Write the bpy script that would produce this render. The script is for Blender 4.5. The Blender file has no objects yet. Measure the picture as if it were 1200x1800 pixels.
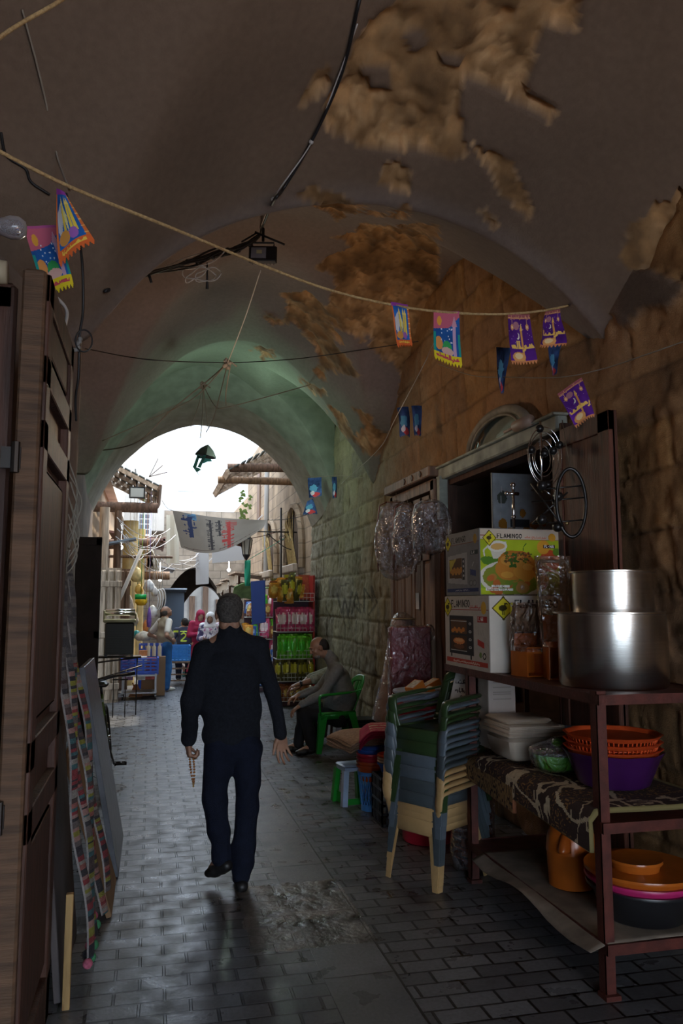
import bpy, math, random
import numpy as np
from mathutils import Vector, Matrix
PI = math.pi
random.seed(7)
RNG = np.random.default_rng(11)
SC = bpy.context.scene
COL = SC.collection
# ---------------------------------------------------------------- camera, light, exposure
F = 1400.0
H = 1.68
YAW, PIT = math.radians(13.373), math.radians(6.52)
cam_d = bpy.data.cameras.new('camera')
cam = bpy.data.objects.new('camera', cam_d)
COL.objects.link(cam)
cam.location = (0, 0, H)
cam.rotation_euler = (PI/2 + PIT, 0, -YAW)
cam_d.sensor_fit = 'HORIZONTAL'
cam_d.sensor_width = 24.0
cam_d.lens = 28.0
cam_d.clip_start = 0.05
cam_d.clip_end = 300
SC.camera = cam
SC.view_settings.view_transform = 'Standard'
SC.view_settings.look = 'None'
SC.view_settings.exposure = 1.45
SC.view_settings.gamma = 1.0
SC.view_settings.use_curve_mapping = False
SC.cycles.use_denoising = True
SC.cycles.max_bounces = 10
SC.cycles.diffuse_bounces = 6
SC.cycles.sample_clamp_indirect = 6.0
SC.cycles.caustics_reflective = False
SC.cycles.caustics_refractive = False
W = bpy.data.worlds.new('sky')
SC.world = W
W.use_nodes = True
_bg = W.node_tree.nodes['Background']
_bg.inputs[0].default_value = (0.70, 0.84, 1.0, 1)
_bg.inputs[1].default_value = 3.0

def light(name, kind, loc, power, color, size=0.3, rot=(0, 0, 0), size_y=None, angle=None):
    d = bpy.data.lights.new(name, kind)
    d.energy = power
    d.color = color
    if kind == 'AREA':
        d.size = size
        if size_y:
            d.shape = 'RECTANGLE'
            d.size_y = size_y
    elif kind == 'POINT':
        d.shadow_soft_size = size
    elif kind == 'SUN':
        d.angle = angle or 0.02
    o = bpy.data.objects.new(name, d)
    COL.objects.link(o)
    o.location = loc
    o.rotation_euler = rot
    return o

# sun high over the street, falling between the roofs
light('sun', 'SUN', (0, 30, 20), 2.2, (1.0, 0.88, 0.70), rot=(math.radians(-24), math.radians(26), 0), angle=0.03)
# unseen fill lights, added: one behind the camera, two inside the passage
light('rear_fill', 'AREA', (1.9, -1.4, 1.7), 11, (1.0, 0.62, 0.38), 1.2, rot=(math.radians(128), 0, math.radians(28)))
light('passage_fill', 'POINT', (1.2, 10.9, 3.9), 9, (0.75, 1.0, 0.80), 0.12)
light('passage_fill', 'POINT', (0.7, 6.9, 3.0), 11, (1.0, 0.70, 0.46), 0.2)

def _basis():
    cy, sy, cp, sp = math.cos(YAW), math.sin(YAW), math.cos(PIT), math.sin(PIT)
    f = Vector((sy*cp, cy*cp, sp))
    r = Vector((cy, -sy, 0))
    return r, r.cross(f), f
_R, _U, _Fw = _basis()
def ray(px, py):
    return _Fw + _R*((px-600)/F) + _U*((900-py)/F)
def at(px, py, Y):
    d = ray(px, py); t = Y/d.y
    return Vector((d.x*t, Y, H+d.z*t))
def atX(px, py, X):
    d = ray(px, py); t = X/d.x
    return Vector((X, d.y*t, H+d.z*t))
def fl(px, py, z=0.0):
    d = ray(px, py); t = (z-H)/d.z
    return Vector((d.x*t, d.y*t, z))
def project(P):
    """numpy Nx3 -> image coordinates, used to read where marks on a wall lie"""
    q = P - np.array([0, 0, H])
    r, u, f = (np.array(v) for v in (_R, _U, _Fw))
    w = q @ f
    return 600 + F*(q @ r)/w, 900 - F*(q @ u)/w, w

# ---------------------------------------------------------------- noise
def _hash(ix, iy, iz, seed):
    h = (ix.astype(np.int64)*374761393 + iy.astype(np.int64)*668265263 + iz.astype(np.int64)*2147483647 + seed*974711) & 0xffffffff
    h = ((h ^ (h >> 13))*1274126177) & 0xffffffff
    return ((h ^ (h >> 16)) & 0xffff)/65535.0
def vnoise(x, y, z=None, seed=0):
    x = np.asarray(x, float); y = np.asarray(y, float)
    z = np.zeros_like(x) if z is None else np.asarray(z, float)
    x, y, z = np.broadcast_arrays(x, y, z)
    ix, iy, iz = np.floor(x), np.floor(y), np.floor(z)
    fx, fy, fz = x-ix, y-iy, z-iz
    fx = fx*fx*(3-2*fx); fy = fy*fy*(3-2*fy); fz = fz*fz*(3-2*fz)
    r = 0
    for a in (0, 1):
        for b in (0, 1):
            for c in (0, 1):
                w = (fx if a else 1-fx)*(fy if b else 1-fy)*(fz if c else 1-fz)
                r = r + w*_hash(ix+a, iy+b, iz+c, seed)
    return r*2-1
def fbm(x, y, z=None, oct=4, seed=0, gain=0.5):
    r, a, s = 0, 1.0, 0
    for i in range(oct):
        r = r + a*vnoise(x*2**i, y*2**i, None if z is None else z*2**i, seed+i*17)
        s += a; a *= gain
    return r/s

# ---------------------------------------------------------------- materials
MATS = {}
def mat(name, col, rough=0.7, metal=0.0, nscale=0, namt=0.25, bump=0.0, bscale=30, stretch=(1, 1, 1), trans=0.0, alpha=1.0, emit=None, estr=0, coat=0.0, attr=False, ior=1.45, spec=None, sheen=0):
    if name in MATS:
        return MATS[name]
    m = bpy.data.materials.new(name)
    m.use_nodes = True
    nt = m.node_tree; N = nt.nodes; L = nt.links
    b = N['Principled BSDF']
    b.inputs['Roughness'].default_value = rough
    b.inputs['Metallic'].default_value = metal
    b.inputs['IOR'].default_value = ior
    if spec is not None: b.inputs['Specular IOR Level'].default_value = spec
    b.inputs['Transmission Weight'].default_value = trans
    b.inputs['Alpha'].default_value = alpha
    b.inputs['Coat Weight'].default_value = coat
    b.inputs['Sheen Weight'].default_value = sheen
    tc = N.new('ShaderNodeTexCoord'); mp = N.new('ShaderNodeMapping')
    mp.inputs['Scale'].default_value = stretch
    L.new(tc.outputs['Object'], mp.inputs[0])
    src = None
    if attr:
        at_ = N.new('ShaderNodeAttribute'); at_.attribute_name = 'Col'
        src = at_.outputs['Color']
        if not nscale:
            L.new(src, b.inputs['Base Color'])
    else:
        b.inputs['Base Color'].default_value = (*col, 1)
    if nscale:
        n = N.new('ShaderNodeTexNoise'); n.inputs['Scale'].default_value = nscale; n.inputs['Detail'].default_value = 6
        L.new(mp.outputs[0], n.inputs['Vector'])
        mr = N.new('ShaderNodeMapRange')
        mr.inputs['From Min'].default_value = 0.3; mr.inputs['From Max'].default_value = 0.7
        mr.inputs['To Min'].default_value = 1-namt; mr.inputs['To Max'].default_value = 1+namt*0.6
        L.new(n.outputs['Fac'], mr.inputs['Value'])
        mx = N.new('ShaderNodeVectorMath'); mx.operation = 'SCALE'
        if src is not None: L.new(src, mx.inputs[0])
        else: mx.inputs[0].default_value = col
        L.new(mr.outputs[0], mx.inputs['Scale'])
        L.new(mx.outputs[0], b.inputs['Base Color'])
    if bump:
        n2 = N.new('ShaderNodeTexNoise'); n2.inputs['Scale'].default_value = bscale; n2.inputs['Detail'].default_value = 5
        L.new(mp.outputs[0], n2.inputs['Vector'])
        bp = N.new('ShaderNodeBump'); bp.inputs['Strength'].default_value = min(1, bump); bp.inputs['Distance'].default_value = 0.01
        L.new(n2.outputs['Fac'], bp.inputs['Height']); L.new(bp.outputs[0], b.inputs['Normal'])
    if emit:
        b.inputs['Emission Color'].default_value = (*emit, 1); b.inputs['Emission Strength'].default_value = estr
    MATS[name] = m
    return m
def plastic(name, col, rough=0.35): return mat(name, col, rough, 0, 12, 0.12)
def wood(name, col, rough=0.6, st=(9, 9, 0.8)): return mat(name, col, rough, 0, 3.0, 0.55, 0.35, 12, st)
def film(name, tint=(0.9, 0.9, 0.92)):
    """clear crinkled plastic film: thin transparent sheet with a glossy coat"""
    if name in MATS: return MATS[name]
    m = bpy.data.materials.new(name); m.use_nodes = True
    nt = m.node_tree; N = nt.nodes; L = nt.links
    N.remove(N['Principled BSDF']); out = N['Material Output']
    tr = N.new('ShaderNodeBsdfTransparent'); tr.inputs[0].default_value = (*tint, 1)
    df = N.new('ShaderNodeBsdfDiffuse'); df.inputs[0].default_value = (tint[0]*.8, tint[1]*.8, tint[2]*.85, 1)
    gl = N.new('ShaderNodeBsdfGlossy'); gl.inputs['Roughness'].default_value = 0.07
    tc = N.new('ShaderNodeTexCoord'); n = N.new('ShaderNodeTexNoise'); n.inputs['Scale'].default_value = 11; n.inputs['Detail'].default_value = 2
    n.inputs['Distortion'].default_value = 1.2
    bp = N.new('ShaderNodeBump'); bp.inputs['Strength'].default_value = 1.0; bp.inputs['Distance'].default_value = 0.05
    L.new(tc.outputs['Object'], n.inputs['Vector']); L.new(n.outputs['Fac'], bp.inputs['Height'])
    L.new(bp.outputs[0], gl.inputs['Normal']); L.new(bp.outputs[0], df.inputs['Normal'])
    m1 = N.new('ShaderNodeMixShader'); m1.inputs[0].default_value = 0.09
    L.new(tr.outputs[0], m1.inputs[1]); L.new(df.outputs[0], m1.inputs[2])
    lw = N.new('ShaderNodeLayerWeight'); lw.inputs[0].default_value = 0.40; L.new(bp.outputs[0], lw.inputs['Normal'])
    mr = N.new('ShaderNodeMapRange'); mr.inputs['To Min'].default_value = 0.07; mr.inputs['To Max'].default_value = 0.75
    L.new(lw.outputs['Facing'], mr.inputs['Value'])
    m2 = N.new('ShaderNodeMixShader'); L.new(mr.outputs[0], m2.inputs[0])
    L.new(m1.outputs[0], m2.inputs[1]); L.new(gl.outputs[0], m2.inputs[2]); L.new(m2.outputs[0], out.inputs[0])
    MATS[name] = m
    return m

# ---------------------------------------------------------------- objects
def tag(o, label=None, cat=None, group=None, kind=None):
    if label: o['label'] = label
    if cat: o['category'] = cat
    if group: o['group'] = group
    if kind: o['kind'] = kind
    return o
def thing(name, label, cat, loc=(0, 0, 0), rz=0.0, group=None):
    o = bpy.data.objects.new(name, None); COL.objects.link(o)
    o.empty_display_size = 0.1
    o.location = loc; o.rotation_euler = (0, 0, rz)
    return tag(o, label, cat, group)
def mesh_obj(name, verts, faces, m=None, parent=None, smooth=False, loc=None, fmat=None, col=None, fcol=None):
    me = bpy.data.meshes.new(name)
    verts = np.asarray(verts, dtype=float).reshape(-1, 3)
    me.from_pydata(verts.tolist(), [], [list(map(int, f)) for f in faces] if not isinstance(faces, np.ndarray) else faces.tolist())
    ms = m if isinstance(m, (list, tuple)) else [m]
    for k in ms:
        if k: me.materials.append(k)
    if fmat is not None:
        me.polygons.foreach_set('material_index', np.asarray(fmat, dtype=np.int32))
    if col is not None:
        a = me.color_attributes.new('Col', 'FLOAT_COLOR', 'POINT')
        c = np.ones((len(verts), 4)); c[:, :3] = col
        a.data.foreach_set('color', c.ravel())
    if fcol is not None:
        a = me.color_attributes.new('Col', 'FLOAT_COLOR', 'CORNER')
        ls = np.empty(len(me.polygons), dtype=np.int32); me.polygons.foreach_get('loop_total', ls)
        c = np.ones((len(me.loops), 4)); c[:, :3] = np.repeat(np.asarray(fcol), ls, axis=0)
        a.data.foreach_set('color', c.ravel())
    if smooth:
        me.polygons.foreach_set('use_smooth', np.ones(len(me.polygons), dtype=bool))
    me.update()
    o = bpy.data.objects.new(name, me); COL.objects.link(o)
    if parent: o.parent = parent
    if loc is not None: o.location = loc
    return o

def rotm(rx=0, ry=0, rz=0):
    return (Matrix.Rotation(rz, 3, 'Z') @ Matrix.Rotation(ry, 3, 'Y') @ Matrix.Rotation(rx, 3, 'X'))
def frame(d, up=(0, 0, 1)):
    """3x3 whose Z column runs along d"""
    z = Vector(d).normalized(); u = Vector(up)
    if abs(z.dot(u)) > 0.98: u = Vector((1, 0, 0))
    x = u.cross(z).normalized(); y = z.cross(x)
    return Matrix((x, y, z)).transposed()

class MB:
    def __init__(s):
        s.v = []; s.f = []; s.mi = []; s.cur = 0
    def add(s, vs, fs):
        n = len(s.v)
        s.v += [tuple(v) for v in vs]
        s.f += [[i+n for i in f] for f in fs]
        s.mi += [s.cur]*len(fs)
        return s
    def mat(s, i): s.cur = i; return s
    def box(s, c, size, R=None, bev=0.0, taper=1.0):
        sx, sy, sz = (a/2 for a in size); c = Vector(c)
        b = min(bev, sx*.9, sy*.9, sz*.9)
        vs = []; 
        if b <= 0:
            for z in (-1, 1):
                t = taper if z > 0 else 1
                for x, y in ((-1, -1), (1, -1), (1, 1), (-1, 1)):
                    vs.append(Vector((x*sx*t, y*sy*t, z*sz)))
            fs = [(0, 3, 2, 1), (4, 5, 6, 7), (0, 1, 5, 4), (1, 2, 6, 5), (2, 3, 7, 6), (3, 0, 4, 7)]
        else:
            ring = lambda ix, iy, z: [Vector((x, y, z)) for x, y in ((-ix, -iy+b), (-ix+b, -iy), (ix-b, -iy), (ix, -iy+b), (ix, iy-b), (ix-b, iy), (-ix+b, iy), (-ix, iy-b))]
            r0 = ring(sx-b, sy-b, -sz); r1 = ring(sx, sy, -sz+b); r2 = ring(sx*taper, sy*taper, sz-b); r3 = ring((sx-b)*taper, (sy-b)*taper, sz)
            vs = r0+r1+r2+r3; fs = [tuple(range(7, -1, -1)), tuple(range(24, 32))]
            for k in range(3):
                for i in range(8):
                    j = (i+1) % 8
                    fs.append((k*8+i, k*8+j, k*8+8+j, k*8+8+i))
        if R is not None: vs = [R @ v for v in vs]
        return s.add([v+c for v in vs], fs)
    def bar(s, a, b, w, h=None, up=(0, 0, 1), bev=0.0):
        a, b = Vector(a), Vector(b); h = h or w
        return s.box((a+b)/2, (w, h, (b-a).length), frame(b-a, up), bev)
    def tube(s, pts, r, n=8, closed=False, cap=True, sq=None):
        pts = [Vector(p) for p in pts]; m = len(pts)
        rr = r if isinstance(r, (list, tuple)) else [r]*m
        vs = []; fs = []; prev = None
        for i, p in enumerate(pts):
            if closed: t = pts[(i+1) % m]-pts[i-1]
            else: t = pts[min(i+1, m-1)]-pts[max(i-1, 0)]
            if t.length < 1e-9: t = Vector((0, 0, 1))
            t.normalize()
            if prev is None:
                u = Vector((0, 0, 1)) if abs(t.z) < .9 else Vector((1, 0, 0))
                x = u.cross(t).normalized()
            else:
                x = (prev - t*prev.dot(t))
                x = x.normalized() if x.length > 1e-6 else Vector((1, 0, 0))
            prev = x; y = t.cross(x)
            for k in range(n):
                a = 2*PI*k/n
                vs.append(p + x*(math.cos(a)*rr[i]) + y*(math.sin(a)*rr[i]*(sq or 1)))
        for i in range(m if closed else m-1):
            j = (i+1) % m
            for k in range(n):
                l = (k+1) % n
                fs.append((i*n+k, i*n+l, j*n+l, j*n+k))
        if cap and not closed:
            fs.append(tuple(range(n-1, -1, -1))); fs.append(tuple(range((m-1)*n, m*n)))
        return s.add(vs, fs)
    def lathe(s, prof, c=(0, 0, 0), n=24, R=None, sx=1.0, sy=1.0, ang=2*PI, wob=None):
        """prof: (r, z) list; a closed solid of revolution (r=0 ends make caps)"""
        c = Vector(c); vs = []; fs = []; full = abs(ang-2*PI) < 1e-6
        nn = n if full else n+1
        for r, z in prof:
            for k in range(nn):
                a = ang*k/n; w = wob(a, r, z) if wob else 1
                v = Vector((r*math.cos(a)*sx*w, r*math.sin(a)*sy*w, z))
                vs.append((R @ v if R is not None else v)+c)
        for i in range(len(prof)-1):
            for k in range(n):
                l = (k+1) % nn
                fs.append((i*nn+k, i*nn+l, (i+1)*nn+l, (i+1)*nn+k))
        if full:
            if prof[0][0] > 1e-6: fs.append(tuple(range(nn-1, -1, -1)))
            if prof[-1][0] > 1e-6: fs.append(tuple(range((len(prof)-1)*nn, len(prof)*nn)))
        return s.add(vs, fs)
    def ball(s, c, r, n=12, m=8, R=None):
        rx, ry, rz = (r, r, r) if not isinstance(r, (tuple, list)) else r
        vs = []; fs = []; c = Vector(c)
        for i in range(m+1):
            t = PI*i/m
            for k in range(n):
                a = 2*PI*k/n
                v = Vector((rx*math.sin(t)*math.cos(a), ry*math.sin(t)*math.sin(a), -rz*math.cos(t)))
                vs.append((R @ v if R is not None else v)+c)
        for i in range(m):
            for k in range(n):
                l = (k+1) % n
                fs.append((i*n+k, i*n+l, (i+1)*n+l, (i+1)*n+k))
        return s.add(vs, fs)
    def prism(s, poly, c, ax, ay, depth):
        """flat outline poly (x,y) in the plane of ax, ay, pushed out by depth along ax x ay"""
        c, ax, ay = Vector(c), Vector(ax), Vector(ay); nz = ax.cross(ay).normalized()*depth
        n = len(poly); vs = [c+ax*x+ay*y for x, y in poly]; vs += [v+nz for v in vs]
        fs = [tuple(range(n-1, -1, -1)), tuple(range(n, 2*n))]+[(i, (i+1) % n, n+(i+1) % n, n+i) for i in range(n)]
        return s.add(vs, fs)
    def sheet(s, fn, nu, nv, th=0.0):
        """fn(u,v)->point for u,v in 0..1; thickness th makes it a closed shell"""
        P = [[Vector(fn(i/nu, j/nv)) for j in range(nv+1)] for i in range(nu+1)]
        vs = [p for row in P for p in row]; w = nv+1
        fs = [(i*w+j, (i+1)*w+j, (i+1)*w+j+1, i*w+j+1) for i in range(nu) for j in range(nv)]
        if th:
            N = []
            for i in range(nu+1):
                for j in range(nv+1):
                    a = P[min(i+1, nu)][j]-P[max(i-1, 0)][j]; b = P[i][min(j+1, nv)]-P[i][max(j-1, 0)]
                    q = a.cross(b); N.append(q.normalized()*th if q.length > 1e-9 else Vector((0, 0, th)))
            m = len(vs); vs = vs+[v-n_ for v, n_ in zip(vs, N)]
            fs = fs+[tuple(i+m for i in reversed(f)) for f in fs]
            rim = [(i*w) for i in range(nu+1)]+[nu*w+j for j in range(1, nv+1)]+[i*w+nv for i in range(nu-1, -1, -1)]+[j for j in range(nv-1, 0, -1)]
            k = len(rim)
            fs += [(rim[i], rim[(i+1) % k], rim[(i+1) % k]+m, rim[i]+m)[::-1] for i in range(k)]
        return s.add(vs, fs)
    def build(s, name, m, parent=None, smooth=False, loc=None):
        ms = m if isinstance(m, (list, tuple)) else [m]
        o = mesh_obj(name, s.v, s.f, ms, parent, smooth, loc, s.mi if len(ms) > 1 else None)
        return o
def smooth_by_angle(o, deg=35):
    me = o.data
    me.polygons.foreach_set('use_smooth', np.ones(len(me.polygons), dtype=bool))
    try: me.set_sharp_from_angle(angle=math.radians(deg))
    except Exception: pass
    return o
def copy_tree(o, parent=None):
    c = o.copy(); COL.objects.link(c)
    if parent is not None: c.parent = parent
    for ch in list(o.children): copy_tree(ch, c)
    return c
def settle(o):
    """let a box of coordinates given in world space hang under its thing's base"""
    return o
def under(t, o):
    """parent o (built in world coordinates) under the Empty t without moving it"""
    o.parent = t
    o.matrix_parent_inverse = t.matrix_basis.inverted() if t.rotation_euler.z or t.location.length else Matrix()
    return o
def rig(name, label, cat, base, parts, group=None):
    """a thing from parts built in world space: Empty at base that parents them"""
    t = thing(name, label, cat, base, 0, group)
    inv = Matrix.Translation(-Vector(base))
    for p in parts:
        p.parent = t
        p.matrix_parent_inverse = inv
    return t
def bez(pts, n=10):
    """Catmull-Rom through pts"""
    P = [Vector(p) for p in pts]; P = [P[0]*2-P[1]]+P+[P[-1]*2-P[-2]]; out = []
    for i in range(1, len(P)-2):
        for k in range(n):
            t = k/n; a, b, c, d = P[i-1], P[i], P[i+1], P[i+2]
            out.append(0.5*((2*b)+(c-a)*t+(2*a-5*b+4*c-d)*t*t+(3*b-a-3*c+d)*t**3))
    out.append(P[-2]); return out
def sag(a, b, d, n=14):
    a, b = Vector(a), Vector(b)
    return [a.lerp(b, i/n)-Vector((0, 0, d*4*(i/n)*(1-i/n))) for i in range(n+1)]

# ---------------------------------------------------------------- printed surfaces, painted cell by cell
class Canvas:
    def __init__(s, w, h, bg=(1, 1, 1)):
        s.w, s.h = w, h
        s.a = np.ones((h, w, 3))*np.array(bg)
        s.al = np.ones((h, w), bool)
        yy, xx = np.mgrid[0:h, 0:w]; s.x = (xx+.5)/w; s.y = (yy+.5)/h     # y runs down
        s.asp = w/h
    def put(s, m, c, o=1.0):
        s.a[m] = s.a[m]*(1-o)+np.array(c)*o
    def rect(s, x0, y0, x1, y1, c, o=1.0): s.put((s.x >= x0) & (s.x <= x1) & (s.y >= y0) & (s.y <= y1), c, o)
    def ell(s, cx, cy, rx, ry, c, rot=0, o=1.0, n=0, seed=3):
        dx, dy = (s.x-cx), (s.y-cy); ca, sa = math.cos(rot), math.sin(rot)
        u = (dx*ca+dy*sa)/rx; v = (-dx*sa+dy*ca)/ry
        d = np.sqrt(u*u+v*v)
        if n: d = d+n*fbm(s.x*9, s.y*9, oct=3, seed=seed)
        s.put(d < 1, c, o)
    def poly(s, pts, c, o=1.0):
        ins = inside(pts, s.x, s.y); s.put(ins, c, o)
    def line(s, pts, w, c, o=1.0):
        s.put(polydist(pts, s.x*s.asp, s.y, s.asp) < w/2, c, o)
    def noise(s, amt, sc=20, seed=1, mask=None):
        n = 1+amt*fbm(s.x*sc*s.asp, s.y*sc, oct=3, seed=seed)[..., None]
        s.a = np.clip(s.a*n, 0, 1)
    def cut(s, pts, keep=True):
        m = inside(pts, s.x, s.y); s.al &= (m if keep else ~m)
    def text(s, st, x, y, h, c, sp=0.8, w=None, it=0.0):
        w = w or h*0.17
        for ch in st:
            g = GLYPH.get(ch)
            if g:
                for stroke in g:
                    s.line([((x+(px*sp*h+it*py*h)/s.asp), y+h-py*h) for px, py in stroke], w, c)
            x += (0.96*sp*h if ch != ' ' else 0.5*sp*h)/s.asp*(0.55 if ch in 'I1' else (1.15 if ch == 'M' else 1))
        return x
    def scrawl(s, x0, x1, y, h, c, seed=1, dots=True, w=None, vertical=False):
        """a run of joined cursive Arabic-like letter strokes between x0 and x1"""
        r = random.Random(seed); w = w or h*0.16
        x = x1; L = s.asp
        while x > x0:
            k = r.choice('abcdef'); dx = h/L
            if k == 'a': pts = [(x, y), (x, y-h)]; ww = .35
            elif k == 'b': pts = [(x, y-h*.4), (x-.1*dx, y), (x-.7*dx, y), (x-.8*dx, y-h*.35)]; ww = .9
            elif k == 'c': pts = [(x, y), (x-.25*dx, y-h*.45), (x-.5*dx, y), (x-.2*dx, y+h*.02)]; ww = .6
            elif k == 'd': pts = [(x, y-h*.3), (x-.1*dx, y+h*.3), (x-.4*dx, y+h*.45)]; ww = .5
            elif k == 'e': pts = [(x, y), (x-.2*dx, y-h*.35), (x-.35*dx, y), (x-.5*dx, y-h*.35), (x-.7*dx, y), (x-.85*dx, y-h*.3)]; ww = .95
            else: pts = [(x, y), (x-.5*dx, y), (x-.55*dx, y-h)]; ww = .65
            f = (lambda p: (p[1], p[0])) if vertical else (lambda p: p)
            s.line([f(p) for p in pts], w, c)
            if dots and r.random() < .5:
                q = (x-.3*dx, y+(h*.3 if r.random() < .5 else -h*.75)); s.line([f(q), f((q[0]+.05*dx, q[1]))], w*1.2, c)
            x -= ww*dx
    def mesh(s, name, fn, m, parent=None, th=0.0):
        """fn(u, v)->3D point, u right 0..1, v up 0..1; returns a mesh coloured cell by cell"""
        w, h = s.w, s.h
        vs = np.array([fn(i/w, 1-j/h) for j in range(h+1) for i in range(w+1)], dtype=float)
        j, i = np.nonzero(s.al); W1 = w+1
        q = np.stack([j*W1+i, (j+1)*W1+i, (j+1)*W1+i+1, j*W1+i+1], 1)
        c = s.a[j, i]
        if not s.al.all():
            used = np.unique(q); mp = np.zeros(len(vs), int); mp[used] = np.arange(len(used)); vs = vs[used]; q = mp[q]
        o = mesh_obj(name, vs, q, m, parent, False, None, None, None, c)
        return o
def inside(pts, X, Y):
    r = np.zeros(X.shape, bool); n = len(pts)
    for i in range(n):
        x0, y0 = pts[i]; x1, y1 = pts[(i+1) % n]
        if y0 == y1: continue
        c = ((y0 > Y) != (y1 > Y)) & (X < (x1-x0)*(Y-y0)/(y1-y0)+x0)
        r ^= c
    return r
def polydist(pts, X, Y, asp=1.0, closed=False):
    d = np.full(X.shape, 1e9)
    if closed: pts = list(pts)+[pts[0]]
    for (x0, y0), (x1, y1) in zip(pts[:-1], pts[1:]):
        x0, x1 = x0*asp, x1*asp; dx, dy = x1-x0, y1-y0; L = dx*dx+dy*dy or 1e-12
        t = np.clip(((X-x0)*dx+(Y-y0)*dy)/L, 0, 1)
        d = np.minimum(d, np.hypot(X-x0-t*dx, Y-y0-t*dy))
    return d
_o = [(.35+.35*math.cos(a*PI/6), .5+.5*math.sin(a*PI/6)) for a in range(13)]
GLYPH = {'F': [[(0, 0), (0, 1), (.6, 1)], [(0, .52), (.5, .52)]], 'L': [[(0, 1), (0, 0), (.55, 0)]], 'A': [[(0, 0), (.35, 1), (.7, 0)], [(.12, .32), (.58, .32)]],
         'M': [[(0, 0), (0, 1), (.4, .3), (.8, 1), (.8, 0)]], 'I': [[(.05, 0), (.05, 1)]], 'N': [[(0, 0), (0, 1), (.62, 0), (.62, 1)]],
         'G': [[(.68, .82), (.5, .98), (.25, .98), (.02, .7), (.02, .3), (.25, .02), (.5, .02), (.68, .2), (.68, .48), (.42, .48)]], 'O': [_o],
         '-': [[(.1, .5), (.5, .5)]], '1': [[(.05, 0), (.05, 1)]], '0': [_o], '6': [[(.6, .95), (.1, .6), (.05, .25), (.35, .02), (.62, .25), (.35, .5), (.08, .35)]],
         '8': [[(.35, .5), (.1, .75), (.35, 1), (.6, .75), (.35, .5), (.05, .25), (.35, 0), (.65, .25), (.35, .5)]], '2': [[(.02, .75), (.3, 1), (.62, .75), (.05, 0), (.65, 0)]],
         '4': [[(.5, 0), (.5, 1), (0, .35), (.7, .35)]], '5': [[(.6, 1), (.1, 1), (.08, .55), (.45, .6), (.62, .3), (.35, 0), (0, .12)]],
         'S': [[(.62, .85), (.35, 1), (.05, .8), (.1, .58), (.58, .42), (.65, .2), (.35, 0), (.02, .15)]], 'P': [[(0, 0), (0, 1), (.5, 1), (.62, .75), (.5, .5), (0, .5)]],
         'E': [[(.6, 0), (0, 0), (0, 1), (.6, 1)], [(0, .5), (.5, .5)]], 'C': [[(.65, .85), (.4, 1), (.05, .7), (.05, .3), (.4, 0), (.65, .15)]], 'T': [[(.33, 0), (.33, 1)], [(0, 1), (.66, 1)]],
         'R': [[(0, 0), (0, 1), (.5, 1), (.62, .75), (.5, .5), (0, .5)], [(.3, .5), (.65, 0)]], 'U': [[(0, 1), (0, .25), (.3, 0), (.6, .25), (.6, 1)]], 'V': [[(0, 1), (.33, 0), (.66, 1)]]}
PRINT = mat('printed_paper', (1, 1, 1), 0.75, attr=True, spec=.2)
GLOSSPRINT = mat('printed_card', (1, 1, 1), 0.3, attr=True)

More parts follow.
